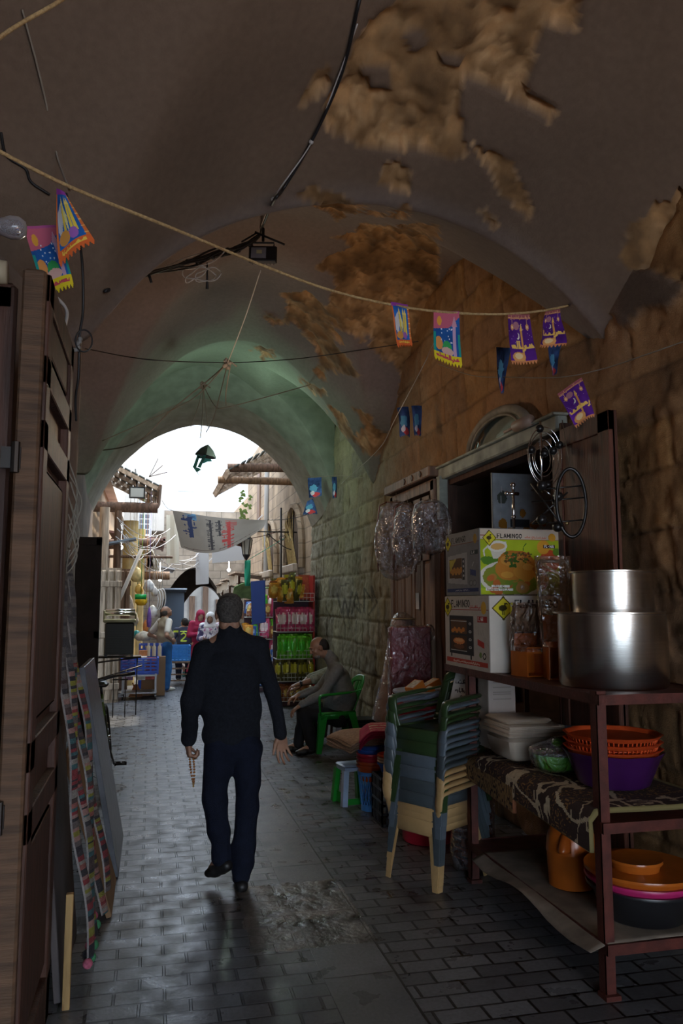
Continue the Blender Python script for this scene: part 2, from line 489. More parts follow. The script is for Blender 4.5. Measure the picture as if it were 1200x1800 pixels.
# ---------------------------------------------------------------- solid bodies from blended tapered volumes
class Body:
    def __init__(s): s.p = []
    def cap(s, a, b, ra, rb=None, k=0.02, flat=None):
        """tapered capsule; flat=(axis, s): its section is s times wider along axis"""
        s.p.append(('c', Vector(a), Vector(b), ra, ra if rb is None else rb, k, flat)); return s
    def chain(s, pts, rs, k=0.02, flat=None):
        for i in range(len(pts)-1): s.cap(pts[i], pts[i+1], rs[i], rs[i+1], k, flat)
        return s
    def ell(s, c, r, R=None, k=0.02):
        s.p.append(('e', Vector(c), Vector(r), R or Matrix.Identity(3), None, k, None)); return s
    def cutplane(s, p, n): s.p.append(('x', Vector(p), Vector(n).normalized(), 0, 0, 0, None)); return s
    def build(s, name, m, parent, res=0.008, grow=0.0, warp=None, colf=None):
        lo = np.array([1e9]*3); hi = -lo; bb = []
        for q in s.p:
            if q[0] == 'x': bb.append(None); continue
            if q[0] == 'c':
                w = max(q[3], q[4])*(max(1, q[6][1]) if q[6] else 1)
                a, b = np.array(q[1]), np.array(q[2]); l, h_ = np.minimum(a, b)-w, np.maximum(a, b)+w
            else:
                w = max(q[2]); l, h_ = np.array(q[1])-w, np.array(q[1])+w
            l = l-grow; h_ = h_+grow
            lo = np.minimum(lo, l); hi = np.maximum(hi, h_); bb.append((l, h_))
        lo -= 3*res; hi += 3*res
        n = np.ceil((hi-lo)/res).astype(int)+1
        Fd = np.full(n, 0.5, dtype=np.float32)
        ax = [lo[i]+res*np.arange(n[i]) for i in range(3)]
        for q, b_ in zip(s.p, bb):
            if q[0] == 'x':
                X, Y, Z = np.meshgrid(*ax, indexing='ij', sparse=True)
                Fd = np.maximum(Fd, ((X-q[1].x)*q[2].x+(Y-q[1].y)*q[2].y+(Z-q[1].z)*q[2].z)).astype(np.float32); continue
            k = q[5]; pad = k+2*res
            i0 = np.maximum(0, np.floor((b_[0]-pad-lo)/res).astype(int)); i1 = np.minimum(n, np.ceil((b_[1]+pad-lo)/res).astype(int)+1)
            sl = tuple(slice(i0[i], i1[i]) for i in range(3))
            X, Y, Z = np.meshgrid(*[ax[i][sl[i]] for i in range(3)], indexing='ij')
            if q[0] == 'c':
                a, b, ra, rb, _, flat = q[1:]
                d = b-a; L2 = max(d.dot(d), 1e-12)
                x, y, z = X-a.x, Y-a.y, Z-a.z
                t = np.clip((x*d.x+y*d.y+z*d.z)/L2, 0, 1)
                x -= t*d.x; y -= t*d.y; z -= t*d.z
                if flat:
                    w = Vector(flat[0]).normalized(); dw = x*w.x+y*w.y+z*w.z; g = dw*(1/flat[1]-1)
                    x += g*w.x; y += g*w.y; z += g*w.z
                v = np.sqrt(x*x+y*y+z*z)-(ra+(rb-ra)*t)
            else:
                c, r, R = q[1], q[2], q[3]
                x, y, z = X-c.x, Y-c.y, Z-c.z
                A = np.array(R.transposed())
                u = (A[0, 0]*x+A[0, 1]*y+A[0, 2]*z)/r.x; v_ = (A[1, 0]*x+A[1, 1]*y+A[1, 2]*z)/r.y; w_ = (A[2, 0]*x+A[2, 1]*y+A[2, 2]*z)/r.z
                v = (np.sqrt(u*u+v_*v_+w_*w_)-1)*min(r)
            v = v.astype(np.float32); o = Fd[sl]
            hh = np.clip(k-np.abs(o-v), 0, None)/max(k, 1e-6)
            Fd[sl] = np.minimum(o, v)-hh*hh*k*0.25
        if warp is not None:
            m_ = np.abs(Fd) < 0.05
            I = np.nonzero(m_)
            Fd[I] += warp(ax[0][I[0]], ax[1][I[1]], ax[2][I[2]]).astype(np.float32)
        Fd -= grow
        V, Q = surface_nets(Fd, lo, res)
        c = colf(V) if colf is not None else None
        return mesh_obj(name, V, Q, m, parent, True, None, None, c)
def surface_nets(Fd, lo, res):
    S = Fd < 0
    c = [S[i:S.shape[0]-1+i, j:S.shape[1]-1+j, k:S.shape[2]-1+k] for i in (0, 1) for j in (0, 1) for k in (0, 1)]
    al = c[0]; an = c[0]
    al = np.logical_and.reduce(c); an = np.logical_or.reduce(c)
    I = np.argwhere(an & ~al)
    idx = -np.ones(tuple(np.array(S.shape)-1), dtype=np.int64); idx[tuple(I.T)] = np.arange(len(I))
    acc = np.zeros((len(I), 3)); cnt = np.zeros(len(I))
    offs = [(i, j, k) for i in (0, 1) for j in (0, 1) for k in (0, 1)]
    for a in offs:
        for d in range(3):
            if a[d]: continue
            b = list(a); b[d] = 1
            fa = Fd[I[:, 0]+a[0], I[:, 1]+a[1], I[:, 2]+a[2]]; fb = Fd[I[:, 0]+b[0], I[:, 1]+b[1], I[:, 2]+b[2]]
            m = (fa < 0) != (fb < 0)
            t = np.where(m, fa/np.where(m, fa-fb, 1), 0)
            for e in range(3):
                acc[:, e] += m*(a[e]+(t if e == d else 0))
            cnt += m
    V = lo+res*(I+acc/cnt[:, None])
    Q = []
    for d in range(3):
        e, f = [(1, 2), (2, 0), (0, 1)][d]
        sl0 = [slice(None)]*3; sl1 = [slice(None)]*3; sl0[d] = slice(0, -1); sl1[d] = slice(1, None)
        A, B = S[tuple(sl0)], S[tuple(sl1)]
        for flip, mk in ((0, A & ~B), (1, ~A & B)):
            P = np.argwhere(mk); P = P[(P[:, e] > 0) & (P[:, f] > 0) & (P[:, e] < S.shape[e]-1) & (P[:, f] < S.shape[f]-1)]
            def g(de, df):
                R_ = P.copy(); R_[:, e] -= de; R_[:, f] -= df; return idx[tuple(R_.T)]
            q = np.stack([g(1, 1), g(0, 1), g(0, 0), g(1, 0)], 1)
            if flip: q = q[:, ::-1]
            Q.append(q)
    Q = np.concatenate(Q)
    return V, Q[(Q >= 0).all(1)]
# ================================================================ THE PASSAGE: vault, walls, paving
XR = 2.72
def XL(y):
    y = np.asarray(y, float)
    return -0.40-0.092*np.clip(y-4.33, 0, 6.2)-0.80*np.clip((4.33-y)/.75, 0, 1)
def profA(x): d = np.abs(x-1.27); return 4.03-.28*d**2-.012*d**6
def profB(x): d = np.abs(x-0.97); return 4.92-.60*d**2
def profD(x): d = np.abs(x-0.65); return 5.27-.50*d**2
def profC(x): d = np.abs(x-0.84); return 4.74-.36*d**2-.010*d**6
def smax(a, b, k=.10):
    h = np.clip(k-np.abs(a-b), 0, None)/k
    return np.maximum(a, b)+h*h*k*.25
def ceil_z(x, y):
    x = np.asarray(x, float); y = np.asarray(y, float)
    c = (XL(y)+XR)/2; hw = (XR-XL(y))/2; u = np.clip((x-c)/hw, -1, 1)
    def bay(y0, y1, f0, f1, bump, g):
        t = np.clip((y-y0)/(y1-y0), 0, 1); v = 2*t-1
        f = f0(x)*(1-t)+f1(x)*t+bump*(1-v*v)
        gg = g(t, v)+bump*.6*(1-u*u)*(1-v*v)
        return smax(f, gg)
    z1 = bay(-1.0, 4.33, profA, profA, .85, lambda t, v: 3.05+1.5*(1-np.abs(v)**1.8))
    z2 = bay(4.33, 9.6, profA, profB, .60, lambda t, v: 3.15+1.75*(1-np.abs(v)**1.7))
    z3 = bay(9.6, 12.8, profB, profD, .12, lambda t, v: 3.35+1.6*np.clip(t*2.6, 0, 1)**.6*(1-.1*t))
    return np.where(y < -1.0, profA(x), np.where(y < 4.33, z1, np.where(y < 9.6, z2, z3)))

PEEL = [
 [(620,70),(655,30),(690,10),(720,-60),(1020,-60),(1010,60),(955,52),(940,100),(925,160),(978,205),(962,214),(920,185),(870,155),(815,145),(808,240),(820,275),(790,280),(745,262),(690,270),(640,268),(590,245),(566,215),(575,175),(600,150)],
 [(815,235),(850,270),(895,275),(910,310),(940,375),(930,395),(895,360),(855,310),(840,290)],
 [(670,290),(700,285),(728,310),(722,345),(690,340),(662,320)],
 [(515,345),(550,330),(600,342),(650,366),(722,370),(720,380),(620,375),(590,388),(575,372)],
 [(830,370),(850,370),(880,395),(865,405)], [(525,190),(560,120),(582,105),(575,160),(545,182)],
 [(1090,450),(1105,400),(1190,340),(1260,320),(1260,560),(1200,500),(1150,480),(1105,470)],
 [(585,418),(640,395),(770,390),(775,560),(757,640),(747,700),(725,742),(695,722),(706,660),(677,635),(650,603),(600,580),(574,560),(574,527),(600,500),(556,472),(556,455),(618,430)],
 [(488,516),(535,514),(570,535),(592,562),(585,585),(600,610),(625,650),(630,664),(610,657),(590,650),(560,668),(548,650),(560,630),(540,600),(530,590),(520,570),(500,565),(478,575),(463,550),(495,560),(500,535)],
 [(525,660),(545,670),(572,692),(560,697),(540,685)], [(575,710),(590,720),(602,735),(622,760),(642,775),(648,795),(600,762),(585,738)],
 [(622,718),(640,715),(655,735),(675,765),(688,790),(665,800),(640,802),(632,770),(640,745)], [(440,608),(470,608),(490,625),(465,632)]]
HOLES = [[(700,60),(745,50),(750,85),(720,100)], [(770,100),(810,110),(815,135),(785,130)], [(640,110),(680,120),(690,150),(650,150)]]
def peel_mask(P):
    px, py, w = project(P)
    n1 = fbm(P[:, 0]*7, P[:, 1]*7, P[:, 2]*7, 4, 5); n2 = fbm(P[:, 0]*7, P[:, 1]*7, P[:, 2]*7, 4, 9)
    X, Y = px+n1*16, py+n2*16
    m = np.full(len(P), -1e9)
    near = (w > 0.5)
    for pl in PEEL:
        d = polydist(pl, X, Y, 1.0, True); s = np.where(inside(pl, X, Y), d, -d); m = np.maximum(m, s)
    for pl in HOLES:
        d = polydist(pl, X, Y, 1.0, True); s = np.where(inside(pl, X, Y), -d, 1e3); m = np.minimum(m, s)
    return np.where(near, m, -99)

def build_ceiling():
    ys = np.concatenate([np.arange(-3.2, 2.2, .08), np.arange(2.2, 12.8, .0265), [12.8]]); nu = 150
    U, Yg = np.meshgrid(np.linspace(0, 1, nu+1), ys)
    xl = XL(Yg); Xg = xl+(XR+.02-xl+.02)*U-.02
    Zg = ceil_z(Xg, Yg)
    # slow unevenness of hand laid plaster
    Zg = Zg+.022*fbm(Xg*1.3, Yg*1.3, None, 3, 3)
    P = np.stack([Xg.ravel(), Yg.ravel(), Zg.ravel()], 1)
    m = peel_mask(P); k = np.clip(m/2.5, 0, 1)
    rock = fbm(P[:, 0]*5, P[:, 1]*5, P[:, 2]*3, 5, 21); fine = fbm(P[:, 0]*16, P[:, 1]*16, P[:, 2]*9, 4, 31)
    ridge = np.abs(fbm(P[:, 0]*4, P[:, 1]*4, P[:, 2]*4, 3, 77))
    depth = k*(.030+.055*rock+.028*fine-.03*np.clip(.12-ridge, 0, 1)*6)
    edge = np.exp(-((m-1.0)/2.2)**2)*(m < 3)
    P[:, 2] += depth-edge*.012
    bay3 = np.clip((P[:, 1]-8.9)/1.1+.5*fbm(P[:, 0]*2, P[:, 1]*2, None, 2, 8), 0, 1)[:, None]
    soot = np.clip(.5+.9*fbm(P[:, 0]*.9, P[:, 1]*.9, P[:, 2]*.9, 4, 44), 0, 1)[:, None]
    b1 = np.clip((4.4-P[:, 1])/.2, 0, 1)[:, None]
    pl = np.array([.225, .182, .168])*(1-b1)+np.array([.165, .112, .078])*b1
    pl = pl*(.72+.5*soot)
    pl = pl*(1-bay3)+np.array([.27, .335, .258])*(.8+.35*soot)*bay3
    ridge_hilite = np.clip(np.abs(fine)*-6+1, 0, 1)*np.clip(rock*3+.4, 0, 1)  # pale ridge highlights and dark pits painted into the bared stone as relief shading
    st = np.array([.34, .195, .085])*(.40+.85*np.clip(rock+.6, 0, 1.3)[:, None])*(1+.8*fine[:, None])+np.array([.20, .15, .09])*ridge_hilite[:, None]
    big = (polydist(PEEL[7], *project(P)[:2], 1.0, True) < 200)
    kk = np.clip((m+.5)/1.2, 0, 1)[:, None]
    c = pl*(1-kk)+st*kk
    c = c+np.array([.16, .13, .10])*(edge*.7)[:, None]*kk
    n1 = nu+1; R_ = len(ys)
    q = np.array([(j*n1+i, j*n1+i+1, (j+1)*n1+i+1, (j+1)*n1+i) for j in range(R_-1) for i in range(nu)])[:, ::-1]
    m_ = mat('vault_plaster', (1, 1, 1), .82, 0, 26, .10, .25, 90, attr=True)
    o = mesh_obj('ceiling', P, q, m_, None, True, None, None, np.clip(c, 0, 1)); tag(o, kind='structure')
build_ceiling()
PLASTER = mat('plaster_band', (.29, .27, .22), .85, 0, 5, .25, .25, 60)
GREENPL = mat('plaster_green', (.26, .315, .25), .85, 0, 4, .25, .25, 60)
# unseen slab added over the vault, so no sky light comes through
o = MB().box((.9, 5.2, 6.0), (5.6, 17.0, .5)).build('trim_sky_block', mat('sky_block_grey', (.3, .28, .25), .9)); tag(o, kind='structure')

def build_end_arch():
    """the last arch, splayed like a trumpet towards the passage"""
    y0, y1 = 11.9, 13.75; n = 70; xs = np.linspace(-0.99, XR, n+1); rows = 18; b = MB()
    lift = lambda t: .52*(1-t)**2.2
    zz = lambda x, t, y: float(profC(x))+lift(t)*(1-.25*abs((x-.86)/1.86)**2)+.02*float(fbm(x*3, y*3))
    vs = [(x, y0+(y1-y0)*k/rows, zz(x, k/rows, y0+(y1-y0)*k/rows)) for x in xs for k in range(rows+1)]
    for k in range(rows):
        b.mat(1 if k < 7 else 0)
        fs = [(i*(rows+1)+k, (i+1)*(rows+1)+k, (i+1)*(rows+1)+k+1, i*(rows+1)+k+1) for i in range(n)]
        if k == 0: b.add(vs, fs); base = 0
        else: b.f += [list(f) for f in fs]; b.mi += [b.cur]*len(fs)
    for y, t, mi in ((y0, 0, 1), (y1, 1, 0)):
        v2 = [(x, y, zz(x, t, y)) for x in xs]+[(x, y, 5.8) for x in xs]
        b.mat(mi).add(v2, [(i, i+1, n+2+i, n+1+i) for i in range(n)])
    o = b.build('trim_end_arch', [PLASTER, GREENPL]); smooth_by_angle(o, 40); tag(o, kind='structure')
build_end_arch()

GRAF = [[(592,1042),(600,1078),(606,1052),(612,1080),(618,1040)], [(618,1078),(626,1040),(634,1078),(622,1062),(634,1062)], [(640,1076),(640,1034),(655,1058),(652,1030),(662,1060),(648,1080)],
        [(690,1110),(700,1150)], [(600,1030),(612,1026)]]
def build_wall_right():
    ys = np.concatenate([np.arange(-3.2, 2.6, .1), np.arange(2.6, 13.75, .021), [13.75]]); zs = np.concatenate([np.arange(0, 5.0, .021), np.arange(5.0, 5.9, .1)])
    Yg, Zg = np.meshgrid(ys, zs); Y = Yg.ravel(); Z = Zg.ravel()
    r = np.random.default_rng(5)
    wob = .03*fbm(Y*.8, Z*.8, None, 2, 12)
    Zw = Z+wob
    hs = [0]; 
    while hs[-1] < 6.2: hs.append(hs[-1]+r.uniform(.28, .42))
    hs = np.array(hs); row = np.clip(np.searchsorted(hs, Zw)-1, 0, len(hs)-2)
    dz = np.minimum(Zw-hs[row], hs[row+1]-Zw)
    tint = np.zeros(len(Y)); dy = np.zeros(len(Y)); tone = np.zeros(len(Y)); lift = np.zeros(len(Y))
    for k in range(len(hs)-1):
        e = [-4.0]
        while e[-1] < 14.5: e.append(e[-1]+r.uniform(.45, 1.3))
        e = np.array(e); s = row == k; yy = Y[s]+.015*fbm(Y[s]*3, Z[s]*3, None, 2, 3)
        c = np.clip(np.searchsorted(e, yy)-1, 0, len(e)-2)
        dy[s] = np.minimum(yy-e[c], e[c+1]-yy)
        tv = r.uniform(-1, 1, len(e)); tint[s] = tv[c]; lv = r.uniform(-.5, 1, len(e)); lift[s] = lv[c]; nv = r.uniform(-1, 1, len(e)); tone[s] = nv[c]
    d = np.minimum(dz, dy)
    rough = fbm(Y*9, Z*9, None, 5, 61); mid = fbm(Y*2.6, Z*3.4, None, 4, 71); pit = np.clip(fbm(Y*22, Z*13, None, 3, 81)-.25, 0, 1)
    groove = np.exp(-(d/.012)**2)*(.70+.30*np.clip(fbm(Y*1.7, Z*1.7, None, 3, 66)+.5, 0, 1))
    X = XR-.012*lift-.022*mid-.018*rough+.03*pit+.020*groove
    near = np.clip((7.5-Y)/3, 0, 1)
    X = X-near*.006*mid
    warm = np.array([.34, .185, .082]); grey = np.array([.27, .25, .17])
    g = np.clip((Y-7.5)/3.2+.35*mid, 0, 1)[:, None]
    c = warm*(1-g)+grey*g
    c = c*(1+.22*tint+.20*rough+.25*mid)[:, None]
    c[:, 2] *= 1+.12*tone
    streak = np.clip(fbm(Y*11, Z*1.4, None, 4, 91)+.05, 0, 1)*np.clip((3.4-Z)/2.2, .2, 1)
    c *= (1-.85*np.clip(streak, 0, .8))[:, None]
    c *= (1-.55*pit)[:, None]
    c = c*(1-groove*.42)[:, None]+np.array([.30, .25, .17])*(groove*.25*g[:, 0])[:, None]
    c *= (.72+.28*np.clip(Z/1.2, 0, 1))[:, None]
    P = np.stack([X, Y, Z], 1); px, py, w = project(P)
    for st in GRAF:
        dd = polydist(st, px, py); m = (dd < 1.6) & (w > 1); c[m] = c[m]*.4
    # plaster that still covers the top of the near wall
    pk = np.clip((Z-(3.32+.10*mid+.16*fbm(Y*5, Z*5, None, 3, 15)))/.03, 0, 1)*(Y < 4.36)
    pm = np.clip(peel_mask(P)/2, 0, 1)*(Z < 4.6)
    pk = pk*(1-pm)
    P[:, 0] -= .03*pk*np.clip(1, 0, 1)-.0
    P[:, 0] = P[:, 0]*(1-pk)+(XR-.035)*pk
    c = c*(1-pk)[:, None]+np.array([.165, .112, .078])*pk[:, None]
    n1 = len(ys)
    J, I = np.meshgrid(np.arange(len(zs)-1), np.arange(len(ys)-1), indexing='ij')
    cy = (ys[I]+ys[I+1])/2; cz = (zs[J]+zs[J+1])/2
    keep = ~((cy > 4.78) & (cy < 6.98) & (cz > .75) & (cz < 2.86))
    fr = ~((((cy-5.82)/.50)**2+((cz-2.9)/.27)**2 < 1) & (cz > 2.88))
    keep &= fr
    J, I = J[keep], I[keep]
    q = np.stack([J*n1+I, (J+1)*n1+I, (J+1)*n1+I+1, J*n1+I+1], 1)
    m_ = mat('ashlar_stone', (1, 1, 1), .88, 0, 40, .14, .5, 120, attr=True)
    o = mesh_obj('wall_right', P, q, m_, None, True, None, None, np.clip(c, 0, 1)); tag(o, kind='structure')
build_wall_right()

def build_wall_left():
    b = MB()
    def fn(u, v):
        y = -3.2+16.95*u; z = 5.9*v
        return (float(XL(y))+.02*float(fbm(y*2, z*2)), y, z)
    b.sheet(fn, 170, 60)
    o = b.build('wall_left', mat('left_plaster', (.19, .14, .11), .85, 0, 3, .35, .3, 40), None, True); tag(o, kind='structure')
    o = MB().box((1.1, -3.3, 4.4), (3.6, .2, 3.2)).build('wall_back', PLASTER); tag(o, kind='structure')
build_wall_left()

def floor_material():
    m = bpy.data.materials.new('street_paving'); m.use_nodes = True; nt = m.node_tree; N = nt.nodes; L = nt.links
    b = N['Principled BSDF']; geo = N.new('ShaderNodeNewGeometry')
    def math_(op, a, b_=None, c=None):
        n = N.new('ShaderNodeMath'); n.operation = op
        for i, v in enumerate((a, b_, c)):
            if v is None: continue
            if isinstance(v, (int, float)): n.inputs[i].default_value = v
            else: L.new(v, n.inputs[i])
        return n.outputs[0]
    def mix(f, a, b_, col=True):
        n = N.new('ShaderNodeMix'); n.data_type = 'RGBA' if col else 'FLOAT'
        ii = (0, 6, 7) if col else (0, 2, 3)
        for i, v in zip(ii, (f, a, b_)):
            if isinstance(v, (int, float)): n.inputs[i].default_value = v
            elif isinstance(v, tuple): n.inputs[i].default_value = (*v, 1)
            else: L.new(v, n.inputs[i])
        return n.outputs[2 if col else 0]
    sep = N.new('ShaderNodeSeparateXYZ'); L.new(geo.outputs['Position'], sep.inputs[0]); X, Y = sep.outputs[0], sep.outputs[1]
    wn = N.new('ShaderNodeTexNoise'); wn.inputs['Scale'].default_value = 2.2; wn.inputs['Detail'].default_value = 3; L.new(geo.outputs['Position'], wn.inputs['Vector'])
    wv = N.new('ShaderNodeVectorMath'); wv.operation = 'SCALE'; wv.inputs['Scale'].default_value = .010; L.new(wn.outputs['Color'], wv.inputs[0])
    wa = N.new('ShaderNodeVectorMath'); wa.operation = 'ADD'; L.new(wv.outputs[0], wa.inputs[0]); L.new(geo.outputs['Position'], wa.inputs[1])
    def brick(w, h, mortar, off, c1, c2, cm):
        n = N.new('ShaderNodeTexBrick'); n.inputs['Scale'].default_value = 1.0; n.offset = off
        n.inputs['Brick Width'].default_value = w; n.inputs['Row Height'].default_value = h
        n.inputs['Mortar Size'].default_value = mortar; n.inputs['Mortar Smooth'].default_value = .35; n.inputs['Bias'].default_value = 0
        for k, c in (('Color1', c1), ('Color2', c2), ('Mortar', cm)): n.inputs[k].default_value = (*c, 1)
        L.new(wa.outputs[0], n.inputs['Vector']); return n
    va = N.new('ShaderNodeVectorMath'); va.operation = 'ADD'; va.inputs[1].default_value = (-.80, .18, 0); L.new(wa.outputs[0], va.inputs[0])
    pav = brick(.215, .115, .0075, .5, (.145, .15, .165), (.075, .078, .088), (.008, .008, .009))
    slab = brick(.34, .78, .007, 0, (.15, .155, .168), (.11, .115, .125), (.008, .008, .008))
    L.new(va.outputs[0], slab.inputs['Vector'])
    # slab strip between x .80 and 1.14 (its brick cells start there)
    inx = math_('MULTIPLY', math_('GREATER_THAN', X, .80), math_('LESS_THAN', X, 1.14))
    # worn concrete patch and grate patch
    def rect(x0, x1, y0, y1):
        return math_('MULTIPLY', math_('MULTIPLY', math_('GREATER_THAN', X, x0), math_('LESS_THAN', X, x1)), math_('MULTIPLY', math_('GREATER_THAN', Y, y0), math_('LESS_THAN', Y, y1)))
    rug = N.new('ShaderNodeTexNoise'); rug.inputs['Scale'].default_value = 9; rug.inputs['Detail'].default_value = 6; L.new(geo.outputs['Position'], rug.inputs['Vector'])
    rn = math_('SUBTRACT', rug.outputs['Fac'], .5)
    Yw = math_('MULTIPLY_ADD', rn, .12, Y); Xw = math_('MULTIPLY_ADD', rn, .12, X)
    def rectw(x0, x1, y0, y1):
        return math_('MULTIPLY', math_('MULTIPLY', math_('GREATER_THAN', Xw, x0), math_('LESS_THAN', X, x1)), math_('MULTIPLY', math_('GREATER_THAN', Yw, y0), math_('LESS_THAN', Yw, y1)))
    patch = rectw(.52, 1.15, 4.05, 4.98)
    grate = rect(1.16, 1.72, 7.0, 7.42)
    big = N.new('ShaderNodeTexNoise'); big.inputs['Scale'].default_value = 1.1; big.inputs['Detail'].default_value = 6; L.new(geo.outputs['Position'], big.inputs['Vector'])
    fine = N.new('ShaderNodeTexNoise'); fine.inputs['Scale'].default_value = 55; fine.inputs['Detail'].default_value = 5; L.new(geo.outputs['Position'], fine.inputs['Vector'])
    c = mix(inx, pav.outputs['Color'], slab.outputs['Color'])
    mott = N.new('ShaderNodeTexNoise'); mott.inputs['Scale'].default_value = 7; mott.inputs['Detail'].default_value = 7; L.new(geo.outputs['Position'], mott.inputs['Vector'])
    cr = N.new('ShaderNodeMapRange'); cr.inputs['From Min'].default_value = .35; cr.inputs['From Max'].default_value = .65; cr.inputs['To Min'].default_value = .02; cr.inputs['To Max'].default_value = .26
    L.new(mott.outputs['Fac'], cr.inputs[0])
    gcomb = N.new('ShaderNodeCombineXYZ'); L.new(cr.outputs[0], gcomb.inputs[0]); L.new(math_('MULTIPLY', cr.outputs[0], .93), gcomb.inputs[1]); L.new(math_('MULTIPLY', cr.outputs[0], .85), gcomb.inputs[2])
    c = mix(patch, c, gcomb.outputs[0])
    gl = brick(.135, .16, .006, 0, (.13, .12, .115), (.11, .11, .105), (.25, .23, .2))
    c = mix(grate, c, gl.outputs['Color'])
    sc = N.new('ShaderNodeMapRange'); sc.inputs['From Min'].default_value = .3; sc.inputs['From Max'].default_value = .7; sc.inputs['To Min'].default_value = .62; sc.inputs['To Max'].default_value = 1.3
    L.new(big.outputs['Fac'], sc.inputs[0])
    sc2 = N.new('ShaderNodeMapRange'); sc2.inputs['From Min'].default_value = .3; sc2.inputs['From Max'].default_value = .7; sc2.inputs['To Min'].default_value = .8; sc2.inputs['To Max'].default_value = 1.2
    L.new(fine.outputs['Fac'], sc2.inputs[0])
    vm = N.new('ShaderNodeVectorMath'); vm.operation = 'SCALE'; L.new(c, vm.inputs[0]); L.new(math_('MULTIPLY', sc.outputs[0], sc2.outputs[0]), vm.inputs['Scale'])
    L.new(vm.outputs[0], b.inputs['Base Color'])
    rr = N.new('ShaderNodeMapRange'); rr.inputs['From Min'].default_value = .32; rr.inputs['From Max'].default_value = .68; rr.inputs['To Min'].default_value = .24; rr.inputs['To Max'].default_value = .50
    L.new(mott.outputs['Fac'], rr.inputs[0]); L.new(rr.outputs[0], b.inputs['Roughness'])
    b.inputs['Specular IOR Level'].default_value = .55
    # relief
    hb = math_('MULTIPLY', mix(inx, pav.outputs['Fac'], slab.outputs['Fac'], False), -1.0)
    hb = math_('MULTIPLY_ADD', mott.outputs['Fac'], .10, hb)
    hb = math_('MULTIPLY_ADD', fine.outputs['Fac'], .16, hb)
    hb = math_('MULTIPLY_ADD', math_('MULTIPLY', patch, mott.outputs['Fac']), 5.0, hb)
    bp = N.new('ShaderNodeBump'); bp.inputs['Strength'].default_value = .75; bp.inputs['Distance'].default_value = .008
    L.new(hb, bp.inputs['Height']); L.new(bp.outputs[0], b.inputs['Normal'])
    return m
o = MB().add([(-6, -6, 0), (9, -6, 0), (9, 45, 0), (-6, 45, 0)], [(0, 1, 2, 3)]).build('floor', floor_material()); tag(o, kind='structure')

# ---------------------------------------------------------------- shop recess in the right wall
DARKWOOD = wood('dark_wood', (.075, .034, .022)); BROWNWOOD = wood('brown_wood', (.16, .09, .055)); BEIGEWOOD = wood('weathered_wood', (.42, .33, .25)); OLDWOOD = wood('old_beam_wood', (.30, .17, .09))
b = MB()
b.box((3.42, 5.88, 1.8), (.04, 2.5, 2.2)); b.box((3.08, 4.70, 1.8), (.72, .08, 2.3)); b.box((3.08, 7.06, 1.8), (.72, .08, 2.3)); b.box((3.08, 5.88, 2.93), (.72, 2.4, .1)); b.box((3.08, 5.88, .72), (.72, 2.4, .08))
o = b.build('trim_shop_recess', mat('recess_wood', (.06, .035, .025), .8, 0, 5, .4)); tag(o, kind='structure')

# ================================================================ THE OPEN STREET BEYOND
HONEY = mat('honey_stone', (.34, .235, .145), .9, 0, 2.2, .35, .5, 25)
def stone_blocks(name, c1, c2, w=.55, h=.28):
    m = bpy.data.materials.new(name); m.use_nodes = True; nt = m.node_tree; N = nt.nodes; L = nt.links; b = N['Principled BSDF']; b.inputs['Roughness'].default_value = .9
    tc = N.new('ShaderNodeTexCoord'); mp = N.new('ShaderNodeMapping'); mp.vector_type = 'POINT'
    sp = N.new('ShaderNodeSeparateXYZ'); L.new(tc.outputs['Object'], sp.inputs[0]); cb = N.new('ShaderNodeCombineXYZ')
    ad = N.new('ShaderNodeMath'); L.new(sp.outputs[0], ad.inputs[0]); L.new(sp.outputs[1], ad.inputs[1]); L.new(ad.outputs[0], cb.inputs[0]); L.new(sp.outputs[2], cb.inputs[1])
    n = N.new('ShaderNodeTexBrick'); n.inputs['Scale'].default_value = 1; n.inputs['Brick Width'].default_value = w; n.inputs['Row Height'].default_value = h; n.inputs['Mortar Size'].default_value = .012
    n.inputs['Color1'].default_value = (*c1, 1); n.inputs['Color2'].default_value = (*c2, 1); n.inputs['Mortar'].default_value = tuple(x*.55 for x in c1)+(1,)
    L.new(cb.outputs[0], n.inputs['Vector'])
    ns = N.new('ShaderNodeTexNoise'); ns.inputs['Scale'].default_value = 3; ns.inputs['Detail'].default_value = 6; L.new(tc.outputs['Object'], ns.inputs['Vector'])
    mr = N.new('ShaderNodeMapRange'); mr.inputs['From Min'].default_value = .3; mr.inputs['From Max'].default_value = .7; mr.inputs['To Min'].default_value = .7; mr.inputs['To Max'].default_value = 1.2; L.new(ns.outputs['Fac'], mr.inputs[0])
    v = N.new('ShaderNodeVectorMath'); v.operation = 'SCALE'; L.new(n.outputs['Color'], v.inputs[0]); L.new(mr.outputs[0], v.inputs['Scale']); L.new(v.outputs[0], b.inputs['Base Color'])
    bp = N.new('ShaderNodeBump'); bp.inputs['Strength'].default_value = .5; bp.inputs['Distance'].default_value = .02; bp.invert = True; L.new(n.outputs['Fac'], bp.inputs['Height']); L.new(bp.outputs[0], b.inputs['Normal'])
    MATS[name] = m; return m
HSTONE = stone_blocks('honey_blocks', (.34, .245, .16), (.27, .19, .12))
TSTONE = stone_blocks('tan_blocks', (.32, .26, .20), (.27, .215, .165), .5, .25)

